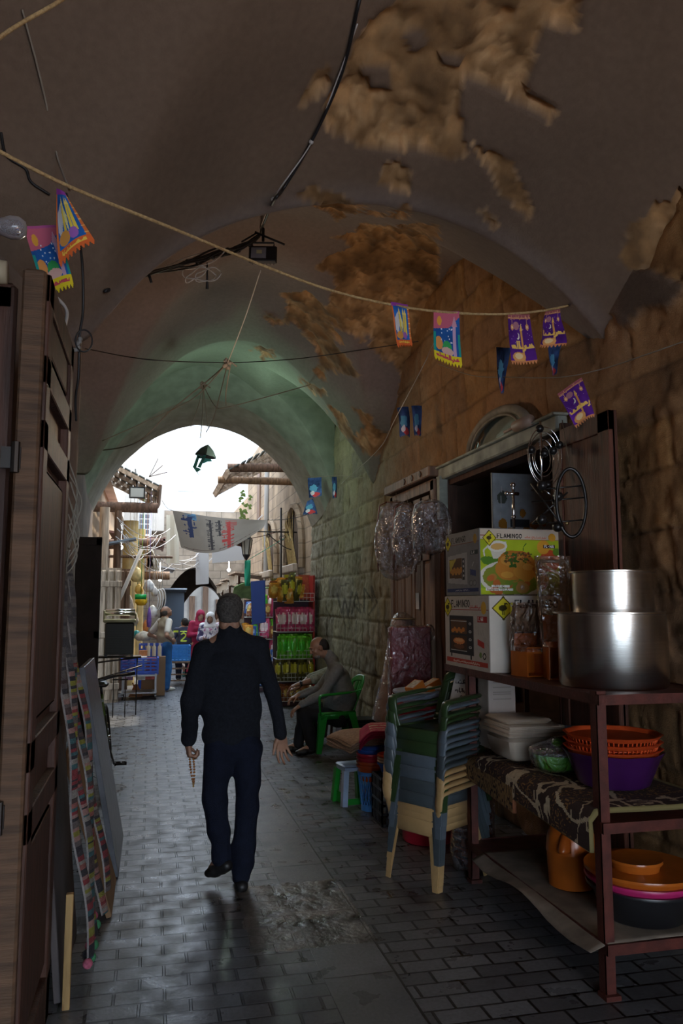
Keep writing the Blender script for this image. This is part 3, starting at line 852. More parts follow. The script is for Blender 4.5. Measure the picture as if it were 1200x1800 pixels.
def arch_poly(x0, x1, zs, za, n=14):
    """points from left foot over a pointed arch to right foot"""
    c = (x0+x1)/2; hw = (x1-x0)/2; out = [(x0, 0.0)]
    for i in range(n+1):
        t = -1+2*i/n; out.append((c+hw*t, zs+(za-zs)*(1-abs(t)**1.9)))
    out.append((x1, 0.0)); return out
def wall_with_arch(b, y, th, X0, X1, top, x0, x1, zs, za):
    a = arch_poly(x0, x1, zs, za)
    b.prism([(X0, 0), (x0, 0), (x0, top), (X0, top)], (0, y, 0), (1, 0, 0), (0, 0, 1), -th)
    b.prism([(x1, 0), (X1, 0), (X1, top), (x1, top)], (0, y, 0), (1, 0, 0), (0, 0, 1), -th)
    for (p, q) in zip(a[1:-2], a[2:-1]):
        b.prism([p, q, (q[0], top), (p[0], top)], (0, y, 0), (1, 0, 0), (0, 0, 1), -th)
# ================================================================ PEOPLE
SKIN = mat('skin', (.34, .185, .12), .5, 0, 20, .12, .1, 60)
SKINL = mat('skin_fair', (.50, .30, .22), .5, 0, 20, .1)
def V(*a): return Vector(a)
def head(b, C, f, u, s=1.0):
    f = Vector(f).normalized(); u = (Vector(u)-f*Vector(u).dot(f)).normalized(); r = f.cross(u)
    R = Matrix((r, f, u)).transposed()
    P = lambda x, y, z: C+(r*x+f*y+u*z)*s
    e = lambda c, q, k=.012: b.ell(P(*c), [v*s for v in q], R, k*s)
    e((0, -.012, .022), (.076, .097, .092)); e((0, .025, -.035), (.060, .068, .075), .02); e((0, .066, -.088), (.026, .026, .022), .02)
    for x in (-1, 1):
        e((x*.040, .062, -.028), (.020, .022, .022), .015)
        e((x*.077, -.004, -.012), (.010, .022, .032), .006); e((x*.030, -.02, -.075), (.03, .05, .03), .02)
    b.cap(P(-.034, .083, .024), P(.034, .083, .024), .0125*s, None, .012*s)
    b.cap(P(0, .090, .012), P(0, .110, -.024), .0085*s, .0125*s, .008*s)
    for x in (-1, 1): e((x*.011, .098, -.030), (.008, .010, .008), .006)
    b.cap(P(-.018, .088, -.054), P(.018, .088, -.054), .0075*s, None, .004*s); b.cap(P(-.016, .086, -.066), P(.016, .086, -.066), .0075*s, None, .004*s)
    return P, R
def eyes(t, P, R, s=1.0, lid=None):
    for x in (-1, 1):
        m = MB(); m.mat(0).ball(P(x*.030, .076, .002), .0125*s, 10, 8); m.mat(1).ball(P(x*.030, .0855, .0), .006*s, 8, 6)
        m.build('eye', [mat('eye_white', (.7, .66, .6), .3), mat('iris', (.03, .015, .01), .2)], t, True)
    for x in (-1, 1):
        m = MB(); m.tube([P(x*.014, .096, .024), P(x*.030, .096, .031), P(x*.046, .086, .024)], [.003*s, .0042*s, .002*s], 6)
        m.build('eyebrow', mat('brow_hair', (.05, .035, .028), .8), t)
def hand(b, w, d, n, th, s=1.0, curl=(25, 30, 20), spread=.1, tcurl=35, fold=(1, 1, 1, 1)):
    """w wrist, d finger direction, n the way the palm faces, th the side of the thumb"""
    d = Vector(d).normalized(); n = (Vector(n)-d*Vector(n).dot(d)).normalized(); x = d.cross(n)
    if x.dot(Vector(th)) < 0: x = -x
    R = Matrix((x, n, d)).transposed()
    b.ell(w+d*.048*s, (.040*s, .0145*s, .052*s), R, .012*s)
    b.cap(w-d*.02*s, w+d*.03*s, .024*s, .022*s, .012*s, (x, 1.25))
    L = [(.042, .026, .021), (.046, .029, .022), (.043, .027, .021), (.034, .020, .018)]
    for i in range(4):
        p = w+(d*(.088-.006*abs(i-1))+x*(.030-.020*i))*s
        q0 = w+(d*.05+x*(.022-.015*i))*s
        b.cap(q0, p, .0105*s, .0095*s, .006*s)
        a = 0.0; o = x*(spread*(1.2-i)*.5)
        for k in range(3):
            a += math.radians(curl[k])*fold[i]
            dd = (d*math.cos(a)+n*math.sin(a)+o*math.cos(a)).normalized()
            q = p+dd*L[i][k]*s
            b.cap(p, q, (.0095-.0008*k)*s, (.0088-.0010*k)*s, .003*s); p = q
    p = w+(d*.018+x*.026)*s; q = p+(d*.72+x*.62+n*.35).normalized()*.042*s
    b.cap(p, q, .014*s, .0115*s, .010*s)
    a = math.radians(tcurl); dd = (d*.85+x*(.5-math.sin(a)*.5)+n*math.sin(a)).normalized()
    b.cap(q, q+dd*.030*s, .0110*s, .0095*s, .004*s); b.cap(q+dd*.030*s, q+dd*.055*s, .0095*s, .008*s, .004*s)
def folds(amt, sx=14, seed=3, dirn=(0.3, .2, 1)):
    def w(x, y, z):
        t = fbm(x*5, y*5, z*5, 2, seed)
        return -amt*(np.sin((x*dirn[0]+y*dirn[1]+z*dirn[2])*sx*2+t*5)*.5+.9*fbm(x*sx, y*sx, z*sx*.6, 3, seed+2))
    return w
def foot(b, an, toe, r=1.0, k=.015):
    """a shoe: heel behind the ankle, sole level towards the toe point"""
    d = (toe-an); d0 = Vector((d.x, d.y, 0)).normalized()
    fw = d.normalized(); side = fw.cross(Vector((0, 0, 1))).normalized()
    heel = an-d0*.045*r-Vector((0, 0, .045*r)) if d.z > -.12*r else an-fw*.02*r-Vector((0, 0, .02))
    b.cap(heel+Vector((0, 0, .0)), toe.lerp(heel, .35), .036*r, .038*r, k, (side, 1.05))
    b.cap(toe.lerp(heel, .38), toe, .037*r, .026*r, k, (side, 1.35))
    b.cap(an+Vector((0, 0, .02)), heel.lerp(toe, .25), .038*r, .036*r, k)

def person(label, J, opt, res=.008):
    """J: joints in world space; returns the person thing"""
    base = opt['base']; t = thing('person', label, 'person', base)
    inv = Matrix.Translation(-Vector(base))
    g = lambda k: Vector(J[k])
    side = (g('shR')-g('shL')).normalized(); s = opt.get('s', 1.0)
    b = Body()
    b.cap(g('hipL'), g('hipR'), .085*s, None, .05)
    b.chain([g('pel'), g('wai'), g('che')], [.095*s, .088*s, .098*s], .05, (side, 1.35))
    b.cap(g('che'), g('nk'), .085*s, .05*s, .05, (side, 1.3))
    b.cap(g('nk'), g('hd')-Vector(opt['up'])*.03, .054*s, .05*s, .02)
    for q in 'LR':
        b.cap(g('nk'), g('sh'+q), .045*s, .050*s, .03); b.chain([g('sh'+q), g('el'+q), g('wr'+q)], [.048*s, .038*s, .025*s], .015)
        b.chain([g('hip'+q), g('kn'+q), g('an'+q)], [.078*s, .052*s, .036*s], .02); b.cap(g('an'+q), g('to'+q), .034*s, .024*s, .02)
        h = opt.get('hand'+q)
        if h: hand(b, g('wr'+q), *h[:3], s=opt.get('hs', 1.0)*s, **(h[3] if len(h) > 3 else {}))
    P, R = head(b, g('hd'), opt['fwd'], opt['up'], opt.get('heads', 1.0))
    parts = [b.build('body', opt.get('skin', SKIN), None, res)]
    hs = opt.get('heads', 1.0)
    e0 = len(bpy.data.objects)
    holder = []
    class _T: pass
    before = set(o.name for o in bpy.data.objects)
    eyes(None, P, R, hs)
    parts += [o for o in bpy.data.objects if o.name not in before]
    # top garment
    c = Body(); gt = opt.get('tg', .018); tw = opt.get('tw', 1.42)
    hem = g('hem')
    c.chain([hem, g('wai'), g('che')], [opt.get('r0', .115)*s, opt.get('r1', .115)*s, opt.get('r2', .118)*s], .05, (side, tw))
    c.cap(g('che'), g('nk')-Vector((0, 0, .02)), .10*s, .062*s, .05, (side, 1.35))
    if opt.get('belly'): c.ell(opt['belly'][0], opt['belly'][1], None, .05)
    for q in 'LR':
        c.cap(g('nk')-Vector((0, 0, .03)), g('sh'+q), .055*s, .064*s, .04)
        if opt.get('sleeve', 1) == 1:
            c.chain([g('sh'+q), g('el'+q), g('wr'+q)-(g('wr'+q)-g('el'+q)).normalized()*.02], [.068*s, .056*s, .041*s], .02)
            w_ = (g('wr'+q)-g('el'+q)).normalized()
            c.cap(g('wr'+q)-w_*.045, g('wr'+q)-w_*.012, .041*s, .038*s, .008)
        elif opt['sleeve'] > 0:
            c.cap(g('sh'+q), g('sh'+q).lerp(g('el'+q), opt['sleeve']), .066*s, .062*s, .02)
    if opt.get('collar'):
        c.cap(g('nk')-Vector((0, 0, .02)), g('nk')+(g('hd')-g('nk')).normalized()*opt.get('col', .035), .070*s, .066*s, .015)
    if opt.get('band'):
        c.cap(hem-Vector((0, 0, .01)), hem+Vector((0, 0, .03)), opt.get('r0', .115)*s+.004, None, .006, (side, tw))
    if 'topcut' in opt: c.cutplane(*opt['topcut'])
    parts.append(c.build(opt['top'][0], opt['top'][1], None, res, 0, folds(*opt.get('tf', (.006, 9, 3))), opt.get('topcol')))
    # trousers or skirt
    if opt.get('bot'):
        d = Body()
        if opt.get('skirt'):
            d.chain([g('pel')+Vector((0, 0, .04)), g('pel').lerp(opt['skirt'][0], .5), Vector(opt['skirt'][0])], [.12*s, .14*s, opt['skirt'][1]], .05, (side, 1.35))
            d.cutplane(Vector(opt['skirt'][0])+Vector((0, 0, -.02)), (0, 0, -1))
        else:
            r = opt.get('tr', (.100, .082, .070, .066))
            hr = opt.get('hr', .112); d.cap(g('hipL'), g('hipR'), hr*s, None, .05); d.cap(g('pel'), g('wai').lerp(g('pel'), .4), hr*s, hr*.94*s, .05, (side, 1.3))
            for q in 'LR':
                m_ = g('kn'+q).lerp(g('an'+q), .55)
                e_ = g('an'+q)
                d.chain([g('hip'+q), g('kn'+q), m_, e_], [r[0]*s, r[1]*s, r[2]*s, r[3]*s], .025)
        parts.append(d.build(opt['bot'][0], opt['bot'][1], None, res, 0, folds(*opt.get('bf', (.008, 8, 9))), opt.get('botcol')))
    if opt.get('shoe'):
        for q in 'LR':
            f_ = Body(); foot(f_, g('an'+q), g('to'+q), opt.get('fr', 1.0))
            parts.append(f_.build('shoe', opt['shoe'], None, min(res, .008)))
    for fn in opt.get('extra', ()): parts += fn(P, R, g)
    for p in parts:
        p.parent = t; p.matrix_parent_inverse = inv
    return t
def hair_cap(color, hs=1.0, rows=((0, -.020, .036, .078, .094, .088), (0, -.045, -.012, .072, .068, .066)), cutf=None, name='hair', res=.006, amt=.004):
    def fn(P, R, g):
        h = Body()
        for x, y, z, a, b_, c in rows: h.ell(P(x, y, z), (a*hs, b_*hs, c*hs), R, .02)
        for q in (cutf or []):
            h.cutplane(P(*q[0]), R @ Vector(q[1]))
        return [h.build(name, color, None, res, 0, lambda x, y, z: -amt*fbm(x*60, y*60, z*60, 2, 5))]
    return fn

JACKET = mat('charcoal_knit', (.014, .016, .022), .95, 0, 60, .3, .5, 160, spec=.15)
NAVY = mat('dark_navy_denim', (.008, .011, .024), .9, 0, 30, .3, .4, 200, spec=.2)
BLACKSHOE = mat('black_shoe', (.012, .012, .013), .45, 0, 20, .2)
GREYHAIR = mat('grey_hair', (.075, .068, .062), .9, 0, 90, .6, .6, 220)
# ---- the man walking up the passage, seen from behind
Ym = 4.95
J = dict(hd=at(403, 1077, Ym), nk=at(404, 1117, Ym), shL=at(361, 1143, Ym), shR=at(452, 1140, Ym+.02), elL=at(337, 1232, Ym-.02), elR=at(478, 1215, Ym+.02),
         wrL=at(331, 1303, Ym+.12), wrR=at(494, 1292, Ym+.04), che=at(406, 1175, Ym), wai=at(407, 1245, Ym), pel=at(408, 1295, Ym), hem=at(408, 1290, Ym),
         hipL=at(386, 1312, Ym), hipR=at(432, 1312, Ym), knL=at(379, 1405, Ym+.03), knR=at(434, 1420, Ym+.02), anL=at(389, 1505, Ym+.03), anR=at(424, 1540, Ym),
         toL=at(368, 1534, Ym+.10), toR=V(.575, Ym+.17, .035))
walker = person('middle-aged man in dark knit jacket and navy trousers walking away up the passage', J, dict(
    base=V(.55, Ym, 0), fwd=(.03, 1, -.06), up=(0, .06, 1), skin=SKIN, heads=1.02, hs=1.0,
    handL=((.06, .05, -1), (.9, .15, 0), (0.3, 1, 0), dict(curl=(62, 70, 45), tcurl=60, spread=0)), handR=((.10, .10, -1), (.25, -1, .1), (-1, .2, 0), dict(curl=(16, 26, 20), spread=.35, tcurl=15)),
    top=('jacket', JACKET), collar=True, band=True, tf=(.013, 6, 3, (.6, .1, .5)), r0=.108, r1=.112, r2=.124, tw=1.55,
    bot=('trousers', NAVY), bf=(.013, 6, 9, (.1, .1, 1)), tr=(.090, .075, .070, .058), shoe=BLACKSHOE, fr=1.0, hr=.098,
    extra=[hair_cap(GREYHAIR, 1.02, ((0, -.022, .032, .0795, .094, .086), (0, -.050, -.015, .068, .060, .060)), [((0, .055, 0), (0, 1, -.35)), ((0, 0, -.062), (0, 0, -1))])]), .0065)
def beads():
    top = at(336, 1330, Ym+.13); bot = at(340, 1375, Ym+.13)
    pts = bez([top+V(-.01, 0, 0), top.lerp(bot, .5)+V(-.010, 0, 0), bot, top.lerp(bot, .5)+V(.011, 0, 0), top+V(.012, 0, 0)], 5)
    m = MB()
    for p in pts: m.ball(p, .0072, 8, 6)
    a = m.build('bead_loop', mat('amber_beads', (.30, .11, .03), .25), None, True)
    m = MB(); m.tube([bot, bot-V(0, 0, .028)], [.004, .0055], 8); m.ball(bot-V(0, 0, .008), .008, 8, 6)
    c = m.build('tassel', mat('bead_tassel', (.35, .2, .06), .6))
    m = MB(); m.tube([top+V(-.01, 0, 0), top+V(0, 0, .008), top+V(.012, 0, 0)], .0015, 5); d = m.build('cord', mat('bead_cord', (.1, .05, .03)))
    rig('prayer_beads', 'string of amber prayer beads hanging from the walking man\'s left hand', 'prayer beads', top, [a, c, d])
beads()

# ---- the man seated on the green chair
Ys = 9.05
GREYSW = mat('grey_sweater', (.20, .205, .20), .9, 0, 40, .15, .4, 150); BLACKTR = mat('black_trousers', (.010, .011, .014), .85, 0, 10, .2)
J = dict(hd=at(559, 1138, Ys), nk=at(583, 1158, Ys), shL=at(590, 1176, Ys+.19), shR=at(593, 1177, Ys-.17), elL=at(558, 1212, Ys+.22), elR=at(568, 1218, Ys-.20),
         wrL=at(524, 1222, Ys+.08), wrR=at(528, 1240, Ys-.14), che=at(592, 1195, Ys), wai=at(603, 1228, Ys), pel=at(600, 1256, Ys), hem=at(602, 1250, Ys),
         hipL=at(594, 1258, Ys+.09), hipR=at(594, 1262, Ys-.09), knL=at(534, 1250, Ys+.12), knR=at(536, 1253, Ys-.12), anL=at(524, 1308, Ys+.12), anR=at(548, 1311, Ys-.10),
         toL=V(1.50, Ys+.10, .04), toR=V(1.62, Ys-.14, .04))
J['toR'] = J['anR']+V(-.17, -.03, -.06); J['toL'] = J['anL']+V(-.16, .02, -.06)
J['toR'].z = .035; J['toL'].z = .035
BEARD = mat('grey_beard', (.20, .18, .16), .9, 0, 90, .4)
def beard(P, R, g):
    h = Body(); h.ell(P(0, .045, -.085), (.050, .048, .034), R, .02); h.cap(P(-.022, .090, -.042), P(.022, .090, -.042), .008, None, .005)
    return [h.build('beard', BEARD, None, .006, 0, lambda x, y, z: -.003*fbm(x*70, y*70, z*70, 2, 5))]
seated = person('man in grey sweater and black trousers sitting hunched on the green chair', J, dict(
    base=V(1.9, Ys, 0), fwd=(-1, -.10, -.42), up=(-.42, 0, 1), skin=SKIN, heads=1.0,
    handL=((-1, -.1, -.35), (0, 0, -1), (0, -1, 0), dict(curl=(25, 30, 25))), handR=((-.8, .05, -.5), (.3, .1, -1), (0, 1, 0), dict(curl=(22, 28, 25))),
    top=('sweater', GREYSW), collar=True, col=.055, tf=(.008, 8, 4, (.9, .1, .5)), r0=.14, r1=.145, r2=.150, tw=1.30, belly=(at(590, 1236, Ys), (.15, .18, .15)),
    bot=('trousers', BLACKTR), tr=(.095, .078, .062, .056), shoe=BLACKSHOE,
    extra=[hair_cap(mat('dark_grey_hair', (.035, .03, .028), .9, 0, 90, .5), 1.0, ((0, -.030, .022, .0785, .086, .078), (0, -.055, -.02, .067, .055, .055)), [((0, .042, 0), (0, 1, .25)), ((0, 0, -.068), (0, 0, -1))]), beard]), .0075)
# ---- his neighbour, mostly hidden
PLAID = mat('plaid_shirt', (.34, .36, .30), .9, 0, 30, .4)
dl = V(.20, .82, -.06); J2 = {k: v+dl for k, v in J.items()}
J2['wrR'] = at(524, 1203, Ys+.62); J2['wrL'] = at(520, 1210, Ys+.80); J2['elR'] = at(548, 1196, Ys+.66); J2['elL'] = J2['elR']+V(.02, .34, -.02)
def watch(P, R, g):
    d = (g('wrR')-g('elR')).normalized(); fr = frame(d); m = MB()
    w = g('wrR')-d*.03
    m.lathe([(.030, -.009), (.036, -.009), (.036, .009), (.030, .009)], w, 16, fr); m.box(w+V(0, -.036, .01), (.035, .01, .035))
    return [m.build('wrist_watch', mat('black_watch', (.01, .01, .012), .3))]
person('seated man in pale checked shirt with a black wristwatch, behind the man in grey', J2, dict(
    base=V(2.1, Ys+.85, 0), fwd=(-1, .05, -.35), up=(-.3, 0, 1), skin=SKIN,
    handL=((-1, -.3, -.2), (0, 0, -1), (0, -1, 0), dict(curl=(30, 30, 20))), handR=((-1, .25, -.3), (.2, .1, -1), (0, 1, 0), dict(curl=(30, 30, 20))),
    top=('shirt', PLAID), collar=True, sleeve=.9, r0=.13, r1=.125, r2=.12, tw=1.3, bot=('trousers', BLACKTR), tr=(.095, .078, .062, .056), shoe=BLACKSHOE,
    extra=[hair_cap(mat('black_hair', (.02, .017, .015), .8, 0, 80, .4)), watch]), .012)

def standing(px, y_top, Y, ang, **k):
    """rough standing joints at image column px facing ang (radians from +Y, clockwise); returns J, base"""
    top = at(px, y_top, Y); Hh = top.z; X = top.x; f = V(math.sin(ang), math.cos(ang), 0); r = V(math.cos(ang), -math.sin(ang), 0)
    P = lambda a, b_, z: V(X, Y, z*Hh)+r*a+f*b_
    return dict(hd=P(0, .03, .935), nk=P(0, 0, .865), shL=P(-.17, 0, .82), shR=P(.17, 0, .82), elL=P(-.23, -.02, .64), elR=P(.23, -.02, .64), wrL=P(-.22, .10, .50), wrR=P(.22, .10, .50),
                che=P(0, 0, .76), wai=P(0, 0, .63), pel=P(0, 0, .56), hem=P(0, 0, .56), hipL=P(-.09, 0, .53), hipR=P(.09, 0, .53), knL=P(-.10, .02, .28), knR=P(.10, .02, .28),
                anL=P(-.10, 0, .055), anR=P(.10, 0, .055), toL=P(-.11, .17, .022), toR=P(.11, .17, .022)), P, f, r
# ---- man in vest looking up
J, P, f, r = standing(290, 1066, 16.0, math.radians(62))
J.update(elL=P(-.34, -.14, .66), wrL=P(-.19, .06, .60), elR=P(.34, -.14, .66), wrR=P(.19, .06, .60))
VEST = mat('khaki_vest', (.36, .31, .22), .9, 0, 8, .2)
JEANS = mat('blue_jeans', (.03, .14, .36), .85, 0, 6, .35, .3, 60)
def vest_col(Pn):
    c = np.ones((len(Pn), 3))*np.array([.47, .40, .28]); return c
def undershirt(P_, R_, g):
    return [Body().cap(g('sh'+q), g('sh'+q).lerp(g('el'+q), .72), .066, .058, .01).build('shirt_sleeve', mat('pale_shirt', (.62, .60, .55), .85), None, .012) for q in 'LR']
person('man in khaki vest and blue jeans, hands on hips, looking up beside the crate trolley', J, dict(
    base=P(0, 0, 0), fwd=tuple(f*1+V(0, 0, .45)), up=tuple(V(0, 0, 1)-f*.4), skin=SKIN,
    handL=(tuple(f*.9+r*.2-V(0, 0, .3)), tuple(r), (0, 0, 1), dict(curl=(40, 30, 20))), handR=(tuple(f*.9-r*.2-V(0, 0, .3)), tuple(-r), (0, 0, 1), dict(curl=(40, 30, 20))),
    top=('vest', VEST), sleeve=0, r0=.130, r1=.125, r2=.115, tw=1.3, belly=(P(0, .05, .64), (.15, .16, .14)), tf=(.007, 9, 3),
    bot=('jeans', JEANS), tr=(.105, .092, .085, .08), shoe=mat('white_trainer', (.6, .58, .52), .6), fr=1.05,
    extra=[hair_cap(GREYHAIR, 1, ((0, -.035, .012, .079, .080, .070), (0, -.055, -.02, .067, .055, .055)), [((0, .03, 0), (0, 1, .4)), ((0, 0, -.06), (0, 0, -1))]), undershirt]), .011)
# ---- boy in football jersey
J, P, f, r = standing(324, 1088, 18.0, math.radians(8)); 
JERSEYC = Canvas(10, 10)
def jersey(Pn):
    c = np.ones((len(Pn), 3))*np.array([.035, .045, .085])
    Pn0 = np.array(P(0, 0, 0)); rr = np.array(r); zz = Pn[:, 2]; a = (Pn-Pn0) @ rr; back = ((Pn-Pn0) @ np.array(f)) < 0
    Hh = 1.34; yel = np.array([.62, .85, .10])
    sh = (np.abs(a) > .12) & (zz > Hh*.775) & (zz < Hh*.805); c[sh] = yel
    two = np.array([(-.05, 1.0), (0, 1.035), (.05, 1.0), (.045, .965), (-.055, .86), (.06, .86)]); d = polydist([tuple(q) for q in two], a, zz)
    c[(d < .013) & back] = yel
    c[(np.abs(a) < .08) & (zz > 1.055) & (zz < 1.075) & back] = yel
    return c
person('boy in navy football jersey with a lime number 2 on the back', J, dict(
    base=P(0, 0, 0), fwd=tuple(f-r*.5), up=(0, 0, 1), s=.86, heads=.92, skin=SKIN, handL=(tuple(-V(0, 0, 1)+f*.3), tuple(r), tuple(f)), handR=(tuple(-V(0, 0, 1)+f*.3), tuple(-r), tuple(f)),
    top=('jersey', mat('football_jersey', (1, 1, 1), .8, attr=True)), topcol=jersey, sleeve=.6, tf=(.003, 9, 3), tw=1.35,
    bot=('trousers', NAVY), shoe=BLACKSHOE, extra=[hair_cap(mat('black_hair', (.02, .017, .015), .8, 0, 80, .4), .92)]), .010)
# ---- women
def scarf(m, res=.011, drape=True):
    def fn(P_, R_, g):
        h = Body(); h.ell(P_(0, -.018, .018), (.094, .110, .110), R_, .02); h.ell(P_(0, -.01, -.07), (.085, .085, .09), R_, .03)
        h.cap(g('nk')+V(0, 0, .02), g('che')+V(0, 0, .08), .085, .12, .05, ((1, 0, 0), 1.3))
        h.cutplane(P_(0, .072, 0), (0, 0, 0)) if False else None
        o = h.build('headscarf', m, None, res, 0, folds(.006, 12, 8))
        # face opening
        me = o.data; import bmesh
        bm = bmesh.new(); bm.from_mesh(me); Ri = R_.transposed(); C = P_(0, 0, 0)
        kill = []
        for v in bm.verts:
            q = Ri @ (v.co-C)
            if q.y > .03 and (q.x/.058)**2+((q.z+.022)/.078)**2 < 1: kill.append(v)
        bmesh.ops.delete(bm, geom=kill, context='VERTS'); bm.to_mesh(me); bm.free()
        return [o]
    return fn
MAROON = mat('maroon_cloth', (.36, .022, .075), .85, 0, 6, .25)
J, P, f, r = standing(352, 1074, 17.6, math.radians(170))
J.update(elL=P(-.24, .02, .66), elR=P(.24, .02, .66), wrL=P(-.07, .22, .66), wrR=P(.07, .22, .68))
person('woman in maroon headscarf and long maroon coat looking down at a phone', J, dict(
    base=P(0, 0, 0), fwd=tuple(f*1-V(0, 0, .4)+r*.1), up=tuple(V(0, 0, 1)+f*.4), skin=SKINL, heads=.92,
    handL=(tuple(f*.7+r*.5), (0, 0, 1), tuple(f), dict(curl=(50, 50, 30))), handR=(tuple(f*.7-r*.5), (0, 0, 1), tuple(f), dict(curl=(50, 50, 30))),
    top=('coat_top', MAROON), tf=(.008, 9, 3), bot=('coat_skirt', MAROON), skirt=(P(0, 0, .16), .21), shoe=BLACKSHOE, extra=[scarf(MAROON)]), .011)
ph = P(0, .30, .70); o = MB().box(ph, (.07, .012, .14), rotm(math.radians(-40)), .004).build('mobile_phone', mat('phone_black', (.02, .02, .02), .2)); tag(o, 'mobile phone in the hands of the woman in maroon', 'phone')
WHITEPR = mat('white_print_cloth', (1, 1, 1), .85, attr=True)
def floral(Pn):
    n = fbm(Pn[:, 0]*16, Pn[:, 1]*16, Pn[:, 2]*16, 3, 5); c = np.ones((len(Pn), 3))*np.array([.72, .70, .74]); c[n > .12] = [.10, .09, .20]; c[n < -.33] = [.5, .2, .35]; return c
J, P, f, r = standing(370, 1078, 17.2, math.radians(190)); J.update(wrL=P(-.10, .2, .64), wrR=P(.1, .2, .64))
person('woman in white headscarf and white printed dress next to the woman in maroon', J, dict(
    base=P(0, 0, 0), fwd=tuple(f-V(0, 0, .3)), up=tuple(V(0, 0, 1)+f*.3), skin=SKINL, heads=.92, handL=(tuple(f), (0, 0, 1), tuple(r)), handR=(tuple(f), (0, 0, 1), tuple(-r)),
    top=('dress_top', WHITEPR), topcol=floral, bot=('dress_skirt', WHITEPR), botcol=floral, skirt=(P(0, 0, .12), .2), shoe=BLACKSHOE,
    extra=[scarf(mat('white_scarf', (.75, .74, .76), .8))]), .012)
def lattice(Pn):
    n = (np.sin(Pn[:, 0]*55+Pn[:, 1]*30)*np.sin(Pn[:, 2]*55)); c = np.ones((len(Pn), 3))*np.array([.60, .54, .50]); c[n > .35] = [.10, .06, .07]; return c
J, P, f, r = standing(333, 1092, 19.0, math.radians(5)); J.update(wrR=P(.3, .1, .52))
BLACKCL = mat('black_cloth', (.02, .018, .022), .9)
person('dark-haired woman in black top and pale patterned skirt walking away', J, dict(
    base=P(0, 0, 0), fwd=tuple(f), up=(0, 0, 1), s=.92, heads=.9, skin=SKINL, handL=(tuple(-V(0, 0, 1)), tuple(r), tuple(f)), handR=(tuple(-V(0, 0, 1)), tuple(-r), tuple(f)),
    top=('top', BLACKCL), bot=('skirt', WHITEPR), botcol=lattice, skirt=(P(0, 0, .2), .22), shoe=mat('teal_shoe', (.05, .3, .32), .6),
    extra=[hair_cap(mat('black_hair', (.02, .017, .015), .8, 0, 80, .4), .95)]), .012)
# ================================================================ RIGHT SIDE: shop front and its goods
RUST = mat('rust_red_paint', (.085, .020, .014), .5, .1, 14, .45, .2, 60)
def part(mb, name, m, sm=False, ang=None):
    o = mb.build(name, m, None, sm)
    if ang: smooth_by_angle(o, ang)
    return o
# ---- shelving rack of painted angle iron
RX0, RX1, RY0, RY1 = 1.93, 2.60, 3.22, 5.14
parts = []
for x in (RX0+.025, RX1-.02):
    for y in (RY0+.03, 4.72):
        m = MB(); m.box((x, y, .645), (.05, .006, 1.29)); m.box((x+(-.022 if x < 2.2 else .022), y+.022, .645), (.006, .05, 1.29)); m.box((x, y+.01, .01), (.07, .07, .02))
        parts.append(part(m, 'post', RUST))
for z, y1 in ((1.262, RY1), (.715, 4.80), (.215, 4.80)):
    m = MB(); m.box(((RX0+RX1)/2, (RY0+y1)/2, z), (RX1-RX0-.01, y1-RY0-.01, .018))
    m.box((RX0+.004, (RY0+y1)/2, z-.008), (.008, y1-RY0, .045)); m.box((RX1-.004, (RY0+y1)/2, z-.008), (.008, y1-RY0, .045)); m.box(((RX0+RX1)/2, RY0+.004, z-.008), (RX1-RX0, .008, .045)); m.box(((RX0+RX1)/2, y1-.004, z-.008), (RX1-RX0, .008, .045))
    parts.append(part(m, 'shelf', RUST))
rig('metal_rack', 'rust-red metal shelving rack with three shelves full of kitchenware against the right wall', 'shelf rack', (RX0, RY0, 0), parts)

# ---- oven cartons
def diamond(c, x, y, r, dark=(.05, .04, .01)):
    ax = r/c.asp
    c.poly([(x, y-r*1.15), (x+ax*1.1, y), (x, y+r*1.15), (x-ax*1.1, y)], (.08, .06, .01)); c.poly([(x, y-r), (x+ax*.95, y), (x, y+r), (x-ax*.95, y)], (.62, .55, .03))
    c.ell(x-ax*.05, y, ax*.38, r*.27, dark); c.line([(x+ax*.25, y-r*.05), (x+ax*.1, y-r*.42), (x+ax*.34, y-r*.40)], r*.13, dark); c.line([(x-ax*.1, y+r*.1), (x-ax*.1, y+r*.58)], r*.09, dark); c.line([(x+ax*.06, y+r*.1), (x+ax*.06, y+r*.58)], r*.09, dark)
def header(c, bg, h=.16, big=False, redline=(.32, .04, .03)):
    c.rect(0, 0, 1, h, bg); c.line([(0, h), (1, h)], .010, redline)
def oven_art(c, x0, y0, x1, y1, body=(.03, .03, .035), two=True):
    c.rect(x0, y0, x1, y1, body); w, h = x1-x0, y1-y0
    c.rect(x0+.06*w, y0+.10*h, x0+.72*w, y0+.47*h, (.12, .06, .03)); c.line([(x0+.06*w, y0+.14*h), (x0+.72*w, y0+.14*h)], .012, (.6, .6, .6))
    for i in range(6): c.ell(x0+(.14+.09*i)*w, y0+(.36 if i % 2 else .40)*h, .06*w, .055*h, (.62, .22, .04))
    if two:
        c.rect(x0+.06*w, y0+.52*h, x0+.72*w, y0+.92*h, (.07, .035, .02)); c.ell(x0+.4*w, y0+.66*h, .24*w, .085*h, (.72, .25, .08)); c.ell(x0+.4*w, y0+.64*h, .17*w, .045*h, (.80, .42, .18)); c.ell(x0+.4*w, y0+.8*h, .22*w, .06*h, (.18, .07, .03))
        c.line([(x0+.06*w, y0+.90*h), (x0+.72*w, y0+.90*h)], .01, (.5, .5, .5))
    for k in range(4): c.ell(x0+.86*w, y0+(.2+.2*k)*h, .055*w, .035*h, (.45, .45, .45)); c.ell(x0+.86*w, y0+(.2+.2*k)*h, .03*w, .02*h, (.1, .1, .1))
